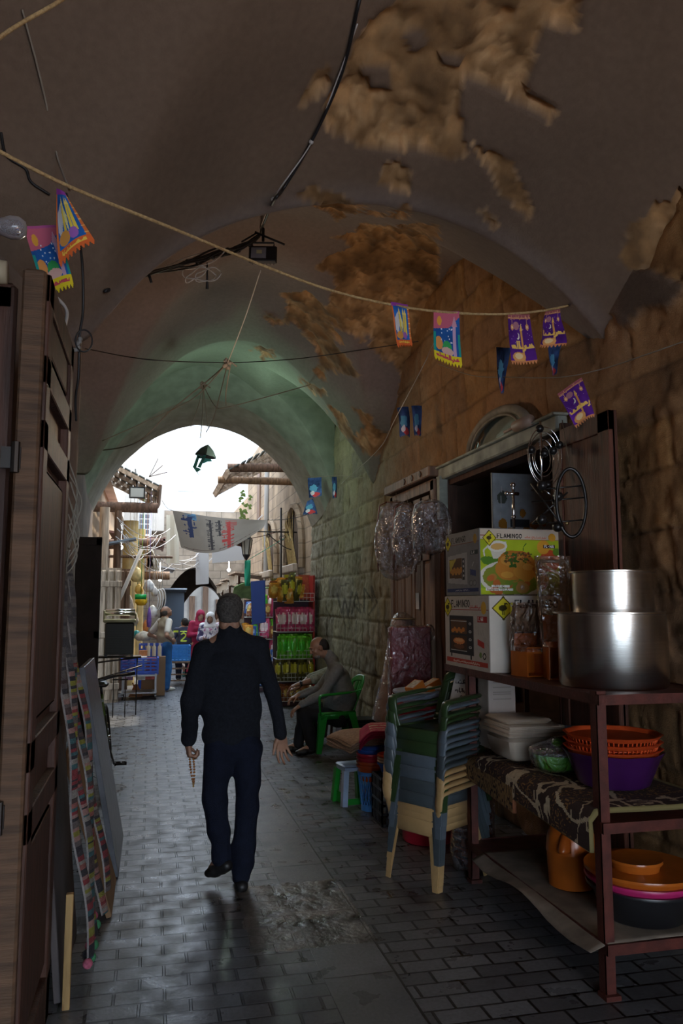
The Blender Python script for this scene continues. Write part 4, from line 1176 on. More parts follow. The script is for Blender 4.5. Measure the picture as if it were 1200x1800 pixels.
def side_lower():
    c = Canvas(130, 110, (.52, .47, .42)); header(c, (.55, .50, .45), .19)
    diamond(c, .07, .15, .13); c.text('FLAMINGO', .17, .055, .09, (.02, .02, .02), .78); c.scrawl(.60, .84, .16, .035, (.5, .1, .08), 4, w=.008); c.ell(.90, .16, .055, .085, (.70, .40, .05))
    oven_art(c, .11, .27, .68, .82); c.rect(.14, .82, .17, .86, (.03, .03, .03)); c.rect(.60, .82, .63, .87, (.03, .03, .03))
    c.rect(.76, .27, .97, .35, (.40, .03, .03)); c.text('FL-168', .78, .285, .045, (.85, .8, .8), .55); c.poly([(.76, .58), (.90, .62), (.90, .70), (.76, .66)], (.50, .05, .04))
    for k in range(3): c.line([(.77+.05*k, .46), (.79+.05*k, .52)], .008, (.35, .32, .3))
    c.ell(.82, .79, .028, .04, (.16, .25, .08)); c.ell(.90, .80, .035, .048, (.03, .03, .03)); c.ell(.90, .80, .02, .026, (.6, .56, .5))
    c.rect(.03, .885, .97, .945, (.46, .06, .04)); c.scrawl(.2, .8, .925, .025, (.75, .6, .5), 8, w=.006); c.noise(.10, 14); return c
def front_lower():
    c = Canvas(120, 100, (.62, .57, .50)); header(c, (.63, .58, .52), .19); diamond(c, .15, .16, .14); c.text('FLAMINGO', .28, .055, .10, (.02, .02, .02), .80); c.ell(.93, .15, .05, .07, (.70, .40, .05)); c.noise(.06, 10); return c
def side_upper():
    c = Canvas(120, 105, (.20, .20, .205)); header(c, (.27, .26, .25), .19, redline=(.2, .07, .04)); diamond(c, .07, .15, .12); c.text('FLAMINGO', .20, .07, .085, (.02, .02, .02), .78); c.ell(.89, .14, .05, .075, (.42, .24, .04))
    c.poly([(.07, .36), (.66, .33), (.66, .84), (.07, .80)], (.36, .35, .35)); c.poly([(.11, .42), (.50, .41), (.50, .74), (.11, .72)], (.10, .05, .02))
    for i in range(7): c.ell(.17+.05*i, .60+.03*(i % 2), .045, .05, (.50, .22, .04))
    c.poly([(.11, .43), (.33, .42), (.13, .62)], (.50, .40, .06)); c.rect(.51, .42, .58, .76, (.04, .04, .045))
    for k in range(4): c.ell(.545, .47+.075*k, .018, .022, (.5, .5, .5))
    c.rect(.76, .31, .97, .38, (.03, .05, .05)); c.text('FL-16', .79, .325, .04, (.6, .6, .6), .55); c.poly([(.74, .60), (.90, .63), (.90, .72), (.74, .69)], (.05, .07, .18)); c.line([(.84, .5), (.80, .56)], .014, (.5, .5, .5))
    for k in range(2): c.ell(.76+.10*k, .82, .05, .05, (.13, .13, .13)); c.ell(.76+.10*k, .82, .033, .033, (.24, .24, .24))
    c.rect(.03, .895, .97, .955, (.03, .045, .13)); c.scrawl(.3, .7, .935, .022, (.4, .4, .5), 8, w=.006); c.noise(.12, 14); return c
def front_upper():
    c = Canvas(190, 140, (.36, .46, .02)); c.noise(.35, 3, 8)
    c.ell(.12, .50, .14, .07, (.08, .20, .02), .3, n=.4); c.ell(.05, .82, .10, .10, (.28, .42, .03), n=.3)
    c.line([(.30, .17), (.30, .6)], .004, (.6, .65, .2)); c.line([(.60, .17), (.60, .5)], .004, (.6, .65, .2))
    # cup of sauce
    c.poly([(.10, .24), (.33, .19), (.31, .44), (.16, .46)], (.62, .60, .50)); c.ell(.215, .265, .125, .085, (.72, .70, .62), -.1); c.ell(.22, .27, .09, .05, (.62, .38, .12), -.1); c.line([(.10, .26), (.04, .33), (.05, .41)], .025, (.66, .64, .55))
    # platter, garnish
    c.ell(.42, .76, .44, .28, (.66, .62, .55), .10); c.ell(.42, .75, .40, .245, (.20, .24, .03), .10, n=.15)
    for i in range(26):
        a = i*2.4; c.ell(.10+.72*RNG.random(), .70+.26*RNG.random(), .045, .05, [(.45, .13, .03), (.16, .24, .03), (.55, .30, .05), (.40, .20, .04)][i % 4], a, n=.4, seed=i)
    # roast chicken
    for (x, y, rx, ry, cc, r) in [(.44, .54, .24, .22, (.42, .16, .02), 0), (.36, .62, .18, .17, (.50, .20, .03), .3), (.62, .60, .17, .13, (.46, .19, .03), -.2), (.54, .67, .14, .11, (.55, .25, .04), .4), (.42, .48, .17, .10, (.55, .26, .05), 0), (.60, .58, .07, .05, (.62, .33, .08), 0), (.75, .62, .10, .05, (.36, .14, .03), .2), (.33, .70, .08, .05, (.60, .30, .05), 0)]:
        c.ell(x, y, rx, ry, cc, r, n=.10, seed=int(x*99))
    for i in range(70):
        x, y = .30+.34*RNG.random(), .36+.16*RNG.random(); c.ell(x, y, .016, .014, [(.12, .06, .02), (.08, .13, .02), (.30, .10, .03)][i % 3], i, n=.5, seed=i)
    for i in range(24):
        x, y = .36+.07*RNG.random()+.02*(i % 3), .38+.22*RNG.random(); c.ell(x, y, .014, .02, (.05, .12, .02), i, n=.5, seed=i)
    c.line([(.58, .22), (.545, .27), (.54, .33)], .012, (.05, .12, .02))
    c.ell(.52, .90, .09, .08, (.42, .22, .06), n=.2); c.ell(.88, .48, .13, .17, (.48, .07, .02), n=.06); c.ell(.80, .27, .08, .11, (.62, .30, .03), n=.05); c.ell(.97, .34, .05, .06, (.10, .20, .02), n=.3); c.ell(.78, .50, .06, .06, (.30, .18, .10), n=.3)
    c.poly([(.80, .52), (1, .66), (1, .70), (.78, .55)], (.6, .56, .48))
    c.rect(.80, .235, .95, .285, (.05, .02, .03)); c.text('FL-168', .82, .240, .038, (.85, .85, .85), .8)
    c.rect(0, 0, 1, .155, (.56, .47, .38)); c.line([(0, .16), (1, .16)], .012, (.26, .06, .04)); c.line([(0, .10), (.06, .10)], .012, (.26, .06, .04)); diamond(c, .115, .14, .11); c.text('FLAMINGO', .215, .075, .062, (.02, .02, .02), .95, .013)
    c.scrawl(.58, .84, .135, .028, (.55, .18, .12), 14, w=.007); c.ell(.915, .12, .048, .062, (.62, .30, .03))
    c.rect(.13, .86, .36, .895, (.8, .8, .75)); c.text('CRISPING', .15, .862, .03, (.15, .1, .08), .95); c.rect(.06, .905, .40, .94, (.8, .8, .75)); c.text('GRILL', .24, .907, .03, (.15, .1, .08), 1.2); c.scrawl(.08, .22, .93, .018, (.3, .2, .1), 9, w=.006)
    c.ell(.52, .89, .028, .04, (.35, .22, .15)); c.text('P', .51, .87, .035, (.8, .75, .7)); return c
CARD = mat('carton_board', (.42, .37, .32), .75, 0, 14, .12)
def carton(name, label, x0, x1, y0, y1, z0, z1, side, front, card):
    m = MB(); m.box(((x0+x1)/2, (y0+y1)/2, (z0+z1)/2), (x1-x0, y1-y0, z1-z0), None, .004)
    a = part(m, 'carton', card)
    e = .0015; ps = [a]
    if side: ps.append(side.mesh('printed_side', lambda u, v: (x0-e, y1-.004-(y1-y0-.008)*u, z0+.004+(z1-z0-.008)*v), PRINT))
    if front: ps.append(front.mesh('printed_front', lambda u, v: (x0+.004+(x1-x0-.008)*u, y0-e, z0+.004+(z1-z0-.008)*v), PRINT))
    return rig(name, label, 'box', ((x0+x1)/2, (y0+y1)/2, z0), ps)
carton('oven_box', 'white oven carton printed with a black double-rack oven, lower of the two FLAMINGO cartons', 1.93, 2.52, 4.38, 5.10, 1.272, 1.725, side_lower(), front_lower(), CARD)
carton('oven_box', 'green FLAMINGO oven carton printed with a roast chicken, on top of the white oven carton', 1.93, 2.46, 4.50, 5.07, 1.727, 2.135, side_upper(), front_upper(), mat('grey_carton', (.22, .22, .22), .7, 0, 14, .1))

# ---- brushed aluminium pots
ALU = mat('brushed_aluminium', (.62, .60, .56), .26, 1.0, 3, .10, .06, 8, (1, 1, 60))
def pot(label, c, r, h, rim, group=None):
    t = .004; m = MB()
    m.lathe([(0, 0), (r-.01, 0), (r, .012), (r, h), (r+rim, h+.002), (r+rim, h+.008), (r-t, h+.006), (r-t, .012), (0, t)], (0, 0, 0), 72)
    a = part(m, 'pot_body', ALU, ang=50); ps = [a]
    m = MB(); m.lathe([(r+rim-.003, h), (r+rim+.003, h+.002), (r+rim+.003, h+.009), (r+rim-.003, h+.009)], (0, 0, 0), 72)
    ps.append(part(m, 'rim', ALU, ang=50))
    tt = thing('cooking_pot', label, 'pot', c); 
    for p in ps: p.parent = tt
    return tt
pot('large brushed aluminium cooking pot, lower one, on the top shelf of the rack', (2.255, 3.62, 1.272), .262, .355, .022)
pot('smaller aluminium cooking pot nested in the large pot', (2.268, 3.62, 1.34), .196, .49, .012)

# ---- orange dustpans wrapped in film
ORANGEP = plastic('orange_plastic', (.50, .125, .015), .35); BROWNFILM = film('brown_film', (.80, .66, .52)); CLEAR = film('clear_film')
GREYTRIM = plastic('grey_brown_plastic', (.13, .10, .08), .45)
def dustpan(label, c, w, h, tilt, hh, rz):
    t = thing('dustpan', label, 'dustpan', c, rz); d = .16
    m = MB(); m.box((-w/2, 0, hh/2), (.006, d, hh)).box((w/2, 0, hh/2), (.006, d, hh)).box((0, d/2, hh/2), (w, .006, hh)).box((0, 0, .004), (w, d, .008)).box((0, -d/2+.004, hh-.015), (w, .008, .035))
    part(m, 'scoop', ORANGEP).parent = t
    m = MB(); y0 = d/2-.02
    P = lambda x, s: (x, y0+math.sin(tilt)*s, hh+math.cos(tilt)*s)
    L = h-hh
    for x in (-w/2, w/2): m.tube([P(x, -.02), P(x, L*.9), P(x*.86, L)], .008, 8)
    m.tube([P(-w/2*.86, L), P(w/2*.86, L)], .009, 8); m.tube([P(-w/2, L*.32), P(w/2, L*.32)], .008, 8)
    part(m, 'hood_frame', GREYTRIM, True).parent = t
    m = MB(); m.sheet(lambda u, v: Vector(P(-w/2+w*u, L*v*.32))+Vector((0, -.012, 0)), 3, 3, .004); part(m, 'hood_panel', ORANGEP).parent = t
    m = MB()
    def sh(u, v):
        a = 2*PI*u; s = v; z = hh*.85+(h*1.02-hh*.85)*s; x = (w/2+.014)*math.copysign(abs(math.cos(a))**.35, math.cos(a)); y = (d/2+.014)*math.copysign(abs(math.sin(a))**.35, math.sin(a))*(1 if z < hh else .35)
        y += (y0+math.sin(tilt)*max(0, z-hh))*(1 if z > hh else 0); return (x, y, z+.003)
    m.sheet(sh, 28, 16); part(m, 'plastic_wrap', BROWNFILM, True).parent = t
    m = MB(); m.box((w*.2, -d/2-.003, hh-.012), (.04, .002, .022)); part(m, 'price_sticker', mat('white_sticker', (.6, .6, .58), .6)).parent = t
    return t
dustpan('small orange dustpan wrapped in brownish film, leaning on the white oven carton', (2.10, 4.20, 1.272), .155, .40, -.10, .16, math.radians(8))
dustpan('tall orange dustpan wrapped in brownish film, standing between small dustpan and pots', (2.18, 3.99, 1.272), .17, .66, .25, .20, math.radians(-16))

# ---- mid shelf: rug, tubs, bowl, colanders
def rug(label, y0, y1, z, hang, c, th, edge, x1=2.54, name='folded_rug', wave=.02):
    def fn(u, v):
        # u along the street, v from wall to street then down over the edge
        y = y0+(y1-y0)*u; s = v*(x1-RX0+hang+.03)
        flat = x1-RX0+.005; h_ = (1.25-u)*.9
        if s < flat: return (x1-s, y, z+.012*float(fbm(y*5, s*5, seed=3)))
        k = s-flat; a = min(1, k/.04)
        return (RX0-.018-.03*a-.05*k*(1-u), y-.10*k*(1-u), z-k*(.55+.45*(1-u)))
    o = c.mesh('printed_top', fn, mat('rug_pile', (1, 1, 1), .95, 0, 60, .2, .3, 200, attr=True))
    m = MB(); m.sheet(lambda u, v: Vector(fn(u, v))-Vector((0, 0, .003)), 24, 18, th); e = part(m, 'backing', edge, True)
    return rig(name, label, 'rug', (RX0+.3, (y0+y1)/2, z-th), [o, e])
def animal():
    c = Canvas(220, 110, (.035, .015, .012)); x, y = c.x, c.y
    n = fbm(x*26, y*9, None, 3, 5); cr = np.array([.52, .42, .28]); tan = np.array([.22, .11, .03])
    band = (np.sin(x*PI*7+.3) > .15)
    z = np.abs(fbm(x*22, y*7, None, 2, 15)) < .10; c.put(z & band, cr); l = np.abs(np.sin(fbm(x*18, y*18, None, 2, 8)*9)) < .30; c.put(l & ~band, tan)
    big = np.abs(fbm(x*5+4, y*3, None, 2, 25)) < .045; c.put(big, cr)
    edge = (y > .93); c.put(edge, (.035, .015, .012)); c.put(y > .965, (.22, .18, .07)); return c
def scroll():
    c = Canvas(130, 50, (.22, .13, .05)); l = np.abs(np.sin(fbm(c.x*16, c.y*8, None, 2, 8)*11)) < .45; c.put(l, (.03, .015, .01)); c.put(c.y > .9, (.16, .06, .025)); return c
rug('folded brown scroll-patterned mat, lower one at the far end of the middle shelf', 4.02, 4.92, .752, .14, scroll(), .022, mat('rust_cloth', (.20, .07, .03), .9))
rug('folded black and cream animal-pattern rug draped over the middle shelf edge', 3.26, 4.52, .785, .15, animal(), .022, mat('olive_cloth', (.16, .13, .05), .9))
BEIGEP = plastic('beige_plastic', (.50, .42, .33), .4)
t = thing('storage_tub', 'stack-lidded beige rectangular plastic tub on the far end of the middle shelf', 'tub', (2.12, 4.36, .80))
m = MB(); m.box((0, 0, .065), (.29, .30, .13), None, .02, 1.12); part(m, 'tub_body', BEIGEP, ang=40).parent = t
for k in range(3):
    m = MB(); m.box((0, 0, .142+.020*k), (.36-.008*k, .37-.008*k, .016), None, .006); m.box((0, 0, .150+.020*k), (.34, .35, .012), None, .004); o = part(m, 'lid', BEIGEP, ang=40); o.parent = t
m = MB(); m.box((-.02, .03, .21), (.27, .27, .03), None, .01, 1.08); part(m, 'top_lid', BEIGEP, ang=40).parent = t
t = thing('lidded_bowl', 'bright green plastic bowl with clear lid and green knob, wrapped in film', 'bowl', (2.13, 3.98, .80))
m = MB(); m.lathe([(0, 0), (.085, 0), (.115, .02), (.135, .085), (.14, .088), (.128, .086), (.11, .02), (0, .006)], (0, 0, 0), 40); part(m, 'bowl', plastic('lime_plastic', (.12, .58, .02), .3), ang=50).parent = t
m = MB(); m.lathe([(.143, .088), (.14, .10), (.10, .118), (.03, .125), (0, .125)], (0, 0, 0), 36); o = part(m, 'lid', CLEAR, True); o.parent = t
m = MB(); m.lathe([(0, .122), (.02, .124), (.032, .14), (.026, .158), (0, .163)], (0, 0, 0), 18); part(m, 'knob', MATS['lime_plastic'], True).parent = t
m = MB(); m.lathe([(.095, 0), (.135, .03), (.15, .09), (.147, .11), (.10, .13), (.05, .15), (.02, .17)], (0, 0, 0), 28, None, 1.02, 1.02, wob=lambda a, r, z: 1+.04*math.sin(a*7+z*40)); part(m, 'wrap', CLEAR, True).parent = t
# colanders: holes are real gaps between thin ribs
COLOR = plastic('coral_orange_plastic', (.60, .085, .02), .35); PURPLE = plastic('deep_purple_plastic', (.045, .008, .07), .3)
def colander(label, c, r, h, mt, sx=1.0, holes=True):
    t = thing('colander', label, 'colander', c)
    m = MB()
    W_ = 40
    def scal(a, rr, z): return 1+(.018*math.cos(a*10) if rr > r*.9 else 0)
    m.lathe([(r*.93, h*.84), (r*1.0, h*.97), (r*1.03, h), (r*1.0, h*1.02), (r*.955, h*.99), (r*.92, h*.86)], (0, 0, 0), 60, None, sx, 1, wob=scal); part(m, 'rim', mt, ang=50).parent = t
    m = MB(); n = 60
    for k in range(n):
        a = 2*PI*k/n; pts = [(r*f*math.cos(a)*sx, r*f*math.sin(a), h*z) for f, z in ((.925, .86), (.86, .5), (.74, .18), (.60, .02), (.3, 0), (.08, 0))]
        m.tube(pts, [.0042, .004, .0038, .0034, .003, .002], 4, cap=False)
    for f, z in ((.90, .68), (.86, .5), (.80, .33), (.74, .18), (.67, .09), (.58, .02), (.44, .01), (.30, 0), (.15, 0)):
        m.tube([(r*f*math.cos(2*PI*k/48)*sx, r*f*math.sin(2*PI*k/48), h*z) for k in range(48)], .004, 4, closed=True)
    part(m, 'mesh_basket', mt, True).parent = t
    return t
cc = (2.235, 3.62, .797)
m = MB(); m.lathe([(0, 0), (.15, 0), (.17, .01), (.215, .13), (.232, .155), (.238, .165), (.225, .160), (.16, .02), (0, .006)], (0, 0, 0), 48, wob=lambda a, r, z: 1+(.02*math.cos(a*10) if r > .2 else 0))
o = part(m, 'washing_bowl', PURPLE, ang=50); o.location = cc; tag(o, 'deep purple plastic washing bowl under the orange colanders', 'bowl')
for k, (lb) in enumerate(['coral orange plastic colander, lowest of three nested in the purple bowl', 'coral orange plastic colander, middle of three nested above the purple bowl', 'coral orange plastic colander, topmost of three above the purple bowl']):
    colander(lb, (cc[0], cc[1], cc[2]+.055+.034*k), .228, .125, COLOR)
# white instruction carton, wrapped dark bowls behind
c = Canvas(40, 70, (.45, .38, .34)); 
for k in range(9): c.line([(.15, .05+.035*k), (.85, .05+.035*k)], .008, (.30, .26, .23))
c.rect(.15, .55, .85, .57, (.08, .10, .16)); c.line([(.2, .85), (.25, .72), (.75, .72), (.8, .85), (.2, .85)], .015, (.12, .1, .1)); c.line([(.15, .70), (.85, .70)], .02, (.12, .1, .1))
carton('instruction_carton', 'narrow beige carton with printed text between the tubs and the top shelf', 2.02, 2.20, 4.62, 4.78, .80, 1.22, None, c, mat('beige_carton', (.42, .36, .31), .8, 0, 14, .1))
BLUEGREY = plastic('blue_grey_plastic', (.10, .14, .20), .4)
m = MB(); m.lathe([(0, 0), (.10, 0), (.15, .16), (.16, .17), (.13, .16), (.09, .01), (0, .01)], (0, 0, 0), 30); o = part(m, 'plastic_bucket', BLUEGREY, ang=50); o.location = (2.40, 4.35, .775); tag(o, 'dark blue-grey bucket at the back of the middle shelf behind the tub', 'bucket')
t = thing('spray_bottle', 'clear spray bottle with a blue label behind the colanders', 'bottle', (2.40, 3.92, .775))
m = MB(); m.lathe([(0, 0), (.03, 0), (.034, .01), (.034, .15), (.015, .19), (.012, .22), (0, .22)], (0, 0, 0), 20); part(m, 'bottle_body', plastic('pale_plastic', (.45, .5, .5), .3), ang=40).parent = t
m = MB(); m.box((0, -.005, .24), (.02, .06, .035), None, .006); m.box((0, -.045, .22), (.008, .02, .05)); part(m, 'spray_head', plastic('pale_plastic', (.45, .5, .5), .3)).parent = t
m = MB(); m.lathe([(.0345, .04), (.0355, .045), (.0355, .12), (.0345, .125)], (0, 0, 0), 20); part(m, 'label_band', plastic('label_blue', (.02, .16, .5), .4)).parent = t

# ---- bottom shelf
AMBER = plastic('amber_plastic', (.40, .10, .012), .22)
t = thing('swing_bin', 'round orange-brown plastic swing-lid bin on the bottom shelf', 'bin', (2.16, 3.92, .228))
m = MB(); m.lathe([(0, 0), (.105, 0), (.12, .01), (.128, .17), (.130, .18), (.12, .185), (0, .185)], (0, 0, 0), 40); part(m, 'bin_body', AMBER, ang=50).parent = t
m = MB(); m.lathe([(.131, .178), (.131, .19), (.124, .25), (.10, .31), (.06, .345), (0, .355)], (0, 0, 0), 40); part(m, 'dome_lid', AMBER, ang=50).parent = t
m = MB(); m.sheet(lambda u, v: ((.118+.016*(1-v)-.03*v*v)*math.sin(-1.9+1.1*u+.25), (.118+.016*(1-v)-.03*v*v)*-math.cos(-1.9+1.1*u+1.2), .20+.09*v), 12, 6, .004); part(m, 'flap', plastic('amber_dark', (.30, .07, .01), .25), True).parent = t
c = Canvas(20, 14, (.35, .37, .36)); c.noise(.6, 6); o = c.mesh('sticker', lambda u, v: ((.108-.01*v)*math.sin(-.9+.5*u), -(.108-.012*v)*math.cos(-.9+.5*u), .285+.035*v), PRINT); o.parent = t
def basin(label, c, r, h, mt, name='basin', rim=.016):
    t = thing(name, label, 'basin', c)
    m = MB(); m.lathe([(0, 0), (r*.74, 0), (r*.80, .01), (r, h-.004), (r-.004, h-.002), (r*.78, .014), (0, .006)], (0, 0, 0), 56); part(m, 'basin_body', mt, ang=50).parent = t
    m = MB(); m.lathe([(r-.003, h-.006), (r+rim, h-.012), (r+rim+.003, h-.006), (r+rim, h+.004), (r-.004, h+.002)], (0, 0, 0), 56); part(m, 'rim', mt, ang=50).parent = t
    return t
PINKP = plastic('magenta_plastic', (.42, .02, .12), .35); DARKP = plastic('black_plastic', (.012, .012, .014), .35)
basin('large black basin at the bottom of the basin pile on the lowest shelf', (2.28, 3.49, .228), .235, .15, DARKP)
basin('magenta plastic basin between the black and the orange basins on the lowest shelf', (2.28, 3.49, .262), .24, .15, PINKP)
basin('large orange plastic basin on top of the basin pile on the lowest shelf', (2.28, 3.49, .298), .243, .15, AMBER)
t = basin('small round orange bowl inside the large orange basin', (2.24, 3.47, .372), .115, .12, AMBER, 'small_bowl', .006)
m = MB(); m.sheet(lambda u, v: (1.86+.70*u, 3.24+1.30*v, .2305+.006*float(fbm(u*4, v*8))+(-.025*max(0, .12-u)/.12*(1+math.sin(v*9)) if u < .12 else 0)), 30, 40, .004)
o = part(m, 'cardboard_sheet', mat('worn_cardboard', (.20, .165, .13), .9, 0, 7, .4), True); tag(o, 'worn cardboard sheet lining the lowest shelf', 'cardboard')
# wrapped brown stools below, at the far leg
t = thing('wrapped_bowls', 'stack of brown plastic bowls wrapped in clear film below the far end of the rack', 'bowls', (2.05, 4.98, 0))
m = MB()
for k in range(9): m.lathe([(.085, .06*k), (.11, .05+.06*k), (.125, .055+.06*k), (.125, .064+.06*k), (.10, .06+.06*k)], (0, 0, .02), 28)
part(m, 'bowls', plastic('brown_plastic', (.17, .05, .02), .25), ang=50).parent = t
m = MB(); m.lathe([(.13, .0), (.145, .1), (.14, .3), (.146, .5), (.12, .62), (.03, .66)], (0, 0, .012), 26, wob=lambda a, r, z: 1+.05*math.sin(a*6+z*20)); part(m, 'wrap', CLEAR, True).parent = t

# ---- stack of plastic armchairs
def chair_parts(mt):
    """front faces local -X; footprint about .42 x .42"""
    t = thing('plastic_armchair', '', 'chair')
    m = MB()
    def seat(u, v):
        x = -.20+.38*u; y = (-.19+.38*v)*(1-.10*u); return (x, y, .385-.012*math.sin(PI*u)*math.sin(PI*v)-.03*max(0, .12-u)/.12)
    m.sheet(seat, 14, 14, .010); m.box((-.207, 0, .342), (.010, .37, .09), None, .004)
    for s in (-1, 1): m.bar((-.20, s*.185, .36), (.17, s*.17, .36), .008, .07, (0, 0, 1))
    m.build('seat', mt, t, True)
    m = MB()
    def back(u, v): 
        y = (-.185+.37*u)*(1-.06*v); x = .175+.11*v+.05*(1-(2*u-1)**2)-.02; return (x, y, .40+.33*v-(.06*abs(2*u-1)**3)*v)
    for (a, b_) in ((0, .16), (.26, .40), (.46, .56), (.62, .76), (.86, 1.0)):
        m.sheet(lambda u, v: back(a+(b_-a)*u, v*.86), 3, 8, .009)
    m.sheet(lambda u, v: back(u, .80+.20*v), 18, 4, .011); m.sheet(lambda u, v: back(u, .12*v), 14, 2, .010)
    m.build('backrest', mt, t, True)
    for s in (-1, 1):
        m = MB(); p = bez([(.225, s*.185, .60), (.12, s*.215, .585), (-.04, s*.225, .575), (-.17, s*.222, .565), (-.215, s*.215, .545), (-.212, s*.200, .46), (-.198, s*.180, .372)], 5)
        m.tube(p, [.018]*6+[.034]*(len(p)-12)+[.026]*6, 8, sq=.40); m.build('armrest', mt, t, True)
    for sx in (-1, 1):
        for s in (-1, 1):
            a = Vector((-.195 if sx < 0 else .165, s*.178, .385)); b_ = Vector((-.235 if sx < 0 else .245, s*.205, .004)); m = MB()
            fr = frame(b_-a, (1, 0, 0)); L = (b_-a).length
            for (w0, w1, off, dirn) in ((.075, .040, 0, 0), (.065, .036, 0, 1)):
                ax = Vector((-sx*-1.0, 0, 0)) if dirn == 0 else Vector((0, -s, 0)); th = Vector((0, s*.006, 0)) if dirn == 0 else Vector((sx*.006, 0, 0))
                ax = Vector((-sx, 0, 0)) if dirn == 0 else Vector((0, -s, 0))
                v = [a, a+ax*w0, b_+ax*w1, b_]; m.add(v+[q+th for q in v], [(0, 1, 2, 3), (7, 6, 5, 4), (0, 4, 5, 1), (1, 5, 6, 2), (2, 6, 7, 3), (3, 7, 4, 0)])
            m.build('leg', mt, t)
    return t
CG = plastic('dark_green_plastic', (.028, .055, .020), .3); CB = plastic('steel_blue_plastic', (.095, .12, .145), .35); CD = plastic('slate_plastic', (.06, .075, .085), .35); CT = plastic('sand_plastic', (.42, .27, .12), .4); GREENCH = plastic('bright_green_plastic', (.015, .26, .035), .3)
ORD = ['topmost', 'second', 'third', 'fourth', 'fifth', 'sixth', 'seventh', 'eighth', 'ninth', 'tenth', 'eleventh', 'twelfth', 'thirteenth', 'fourteenth', 'fifteenth', 'lowest']
cols = [('dark green', CG), ('grey-blue', CB), ('dark green', CG), ('dark green', CG), ('steel blue', CB), ('steel blue', CB), ('steel blue', CB), ('steel blue', CB), ('slate grey', CD), ('slate grey', CD), ('slate grey', CD), ('sand', CT), ('sand', CT), ('sand', CT), ('sand', CT)]
protos = {}
for k, (cn, cm) in enumerate(cols):
    if cn not in protos: protos[cn] = chair_parts(cm); t = protos[cn]
    else: t = copy_tree(protos[cn])
    lv = len(cols)-1-k
    t.location = (1.765+.0025*lv, 4.88+.001*lv*(1 if lv % 2 else -1), .0375*lv); t.rotation_euler = (0, 0, math.radians(30)+.004*math.sin(k*2.1))
    pos = 'topmost in the leaning stack, with a paper price tag' if k == 0 else ('lowest in the stack, standing on the paving' if lv == 0 else ORD[k]+' from the top of the chair stack')
    tag(t, f'{cn} plastic armchair, {pos}', 'chair', 'plastic armchairs stacked beside the rack')
c = Canvas(34, 60, (.56, .54, .52)); c.scrawl(.12, .9, .34, .09, (.05, .04, .05), 3, w=.025); c.scrawl(.15, .85, .52, .07, (.05, .04, .05), 6, w=.02); c.text('10', .35, .62, .14, (.04, .03, .04), .6); c.noise(.08, 5)
tp = [o for o in bpy.data.objects if o.name.startswith('plastic_armchair') and 'topmost in' in o.get('label', '')][0]
o = c.mesh('price_tag', lambda u, v: (.172+.105*v, -.085+.17*u, .455+.265*v), PRINT); o.parent = tp

# ---- bright green chair of the seated man (steel back legs in the photo: one grey rod leg in front)
t = chair_parts(GREENCH); t.location = (2.06, Ys, .028); t.rotation_euler = (0, 0, math.radians(6)); t.scale = (1.13, 1.12, 1.13)
tag(t, 'bright green plastic armchair under the man in the grey sweater', 'chair')
t = thing('low_stool', 'low dark wooden stool under the man in the checked shirt', 'stool', (2.33, Ys+.85, 0))
m = MB(); m.box((0, 0, .22), (.34, .34, .03), None, .006); part(m, 'seat', DARKWOOD).parent = t
for x in (-1, 1):
    for y in (-1, 1):
        m = MB(); m.bar((x*.13, y*.13, .21), (x*.15, y*.15, 0), .03); part(m, 'leg', DARKWOOD).parent = t
c = MB(); c.box((2.42, 9.45, .16), (.42, .32, .30), None, .01); 
for k in range(4): c.box((2.42, 9.285, .06+.065*k), (.40, .012, .03))
o = part(c, 'plastic_crate', DARKP); tag(o, 'black plastic crate against the wall behind the green chair', 'crate')

# ---- hamper, basin and orange boxes behind the chair stack
REDP = plastic('red_plastic', (.50, .02, .04), .35); PALEB = plastic('pale_blue_plastic', (.42, .52, .68), .35)
t = thing('laundry_hamper', 'red plastic hamper standing behind the chair stack under the pale basin', 'hamper', (1.97, 5.62, 0))
m = MB(); m.lathe([(0, 0), (.17, 0), (.18, .01), (.215, .945), (.21, .945), (.17, .015), (0, .006)], (0, 0, 0), 40); part(m, 'hamper_body', REDP, ang=50).parent = t
m = MB(); m.lathe([(.213, .93), (.245, .935), (.25, .945), (.245, .96), (.21, .955)], (0, 0, 0), 40); part(m, 'rim', REDP, ang=50).parent = t
basin('pale blue-white basin on the red hamper holding small orange boxes', (1.97, 5.62, .962), .225, .085, PALEB)
for k, (x, y, z, s, ry, rz, lb) in enumerate([(1.86, 5.54, 1.075, (.12, .085, .065), -.45, .5, 'small orange carton with pale top, tilted at the left of the pale basin'), (2.00, 5.62, 1.08, (.15, .08, .05), -.4, .25, 'long orange carton lying across the pale basin'), (1.95, 5.52, 1.045, (.09, .06, .05), -.5, .3, 'smallest orange carton between the other two in the pale basin')]):
    m = MB(); R_ = rotm(0, ry, rz); m.mat(0).box((0, 0, 0), s, R_, .002); m.mat(1).box(R_ @ Vector((0, 0, s[2]/2+.0005)), (s[0]*.85, s[1]*.8, .001), R_)
    o = part(m, 'small_carton', [mat('orange_card', (.62, .20, .03), .5), mat('pale_print', (.62, .55, .46), .5, 0, 30, .5)]); o.location = (x, y, z); tag(o, lb, 'box')
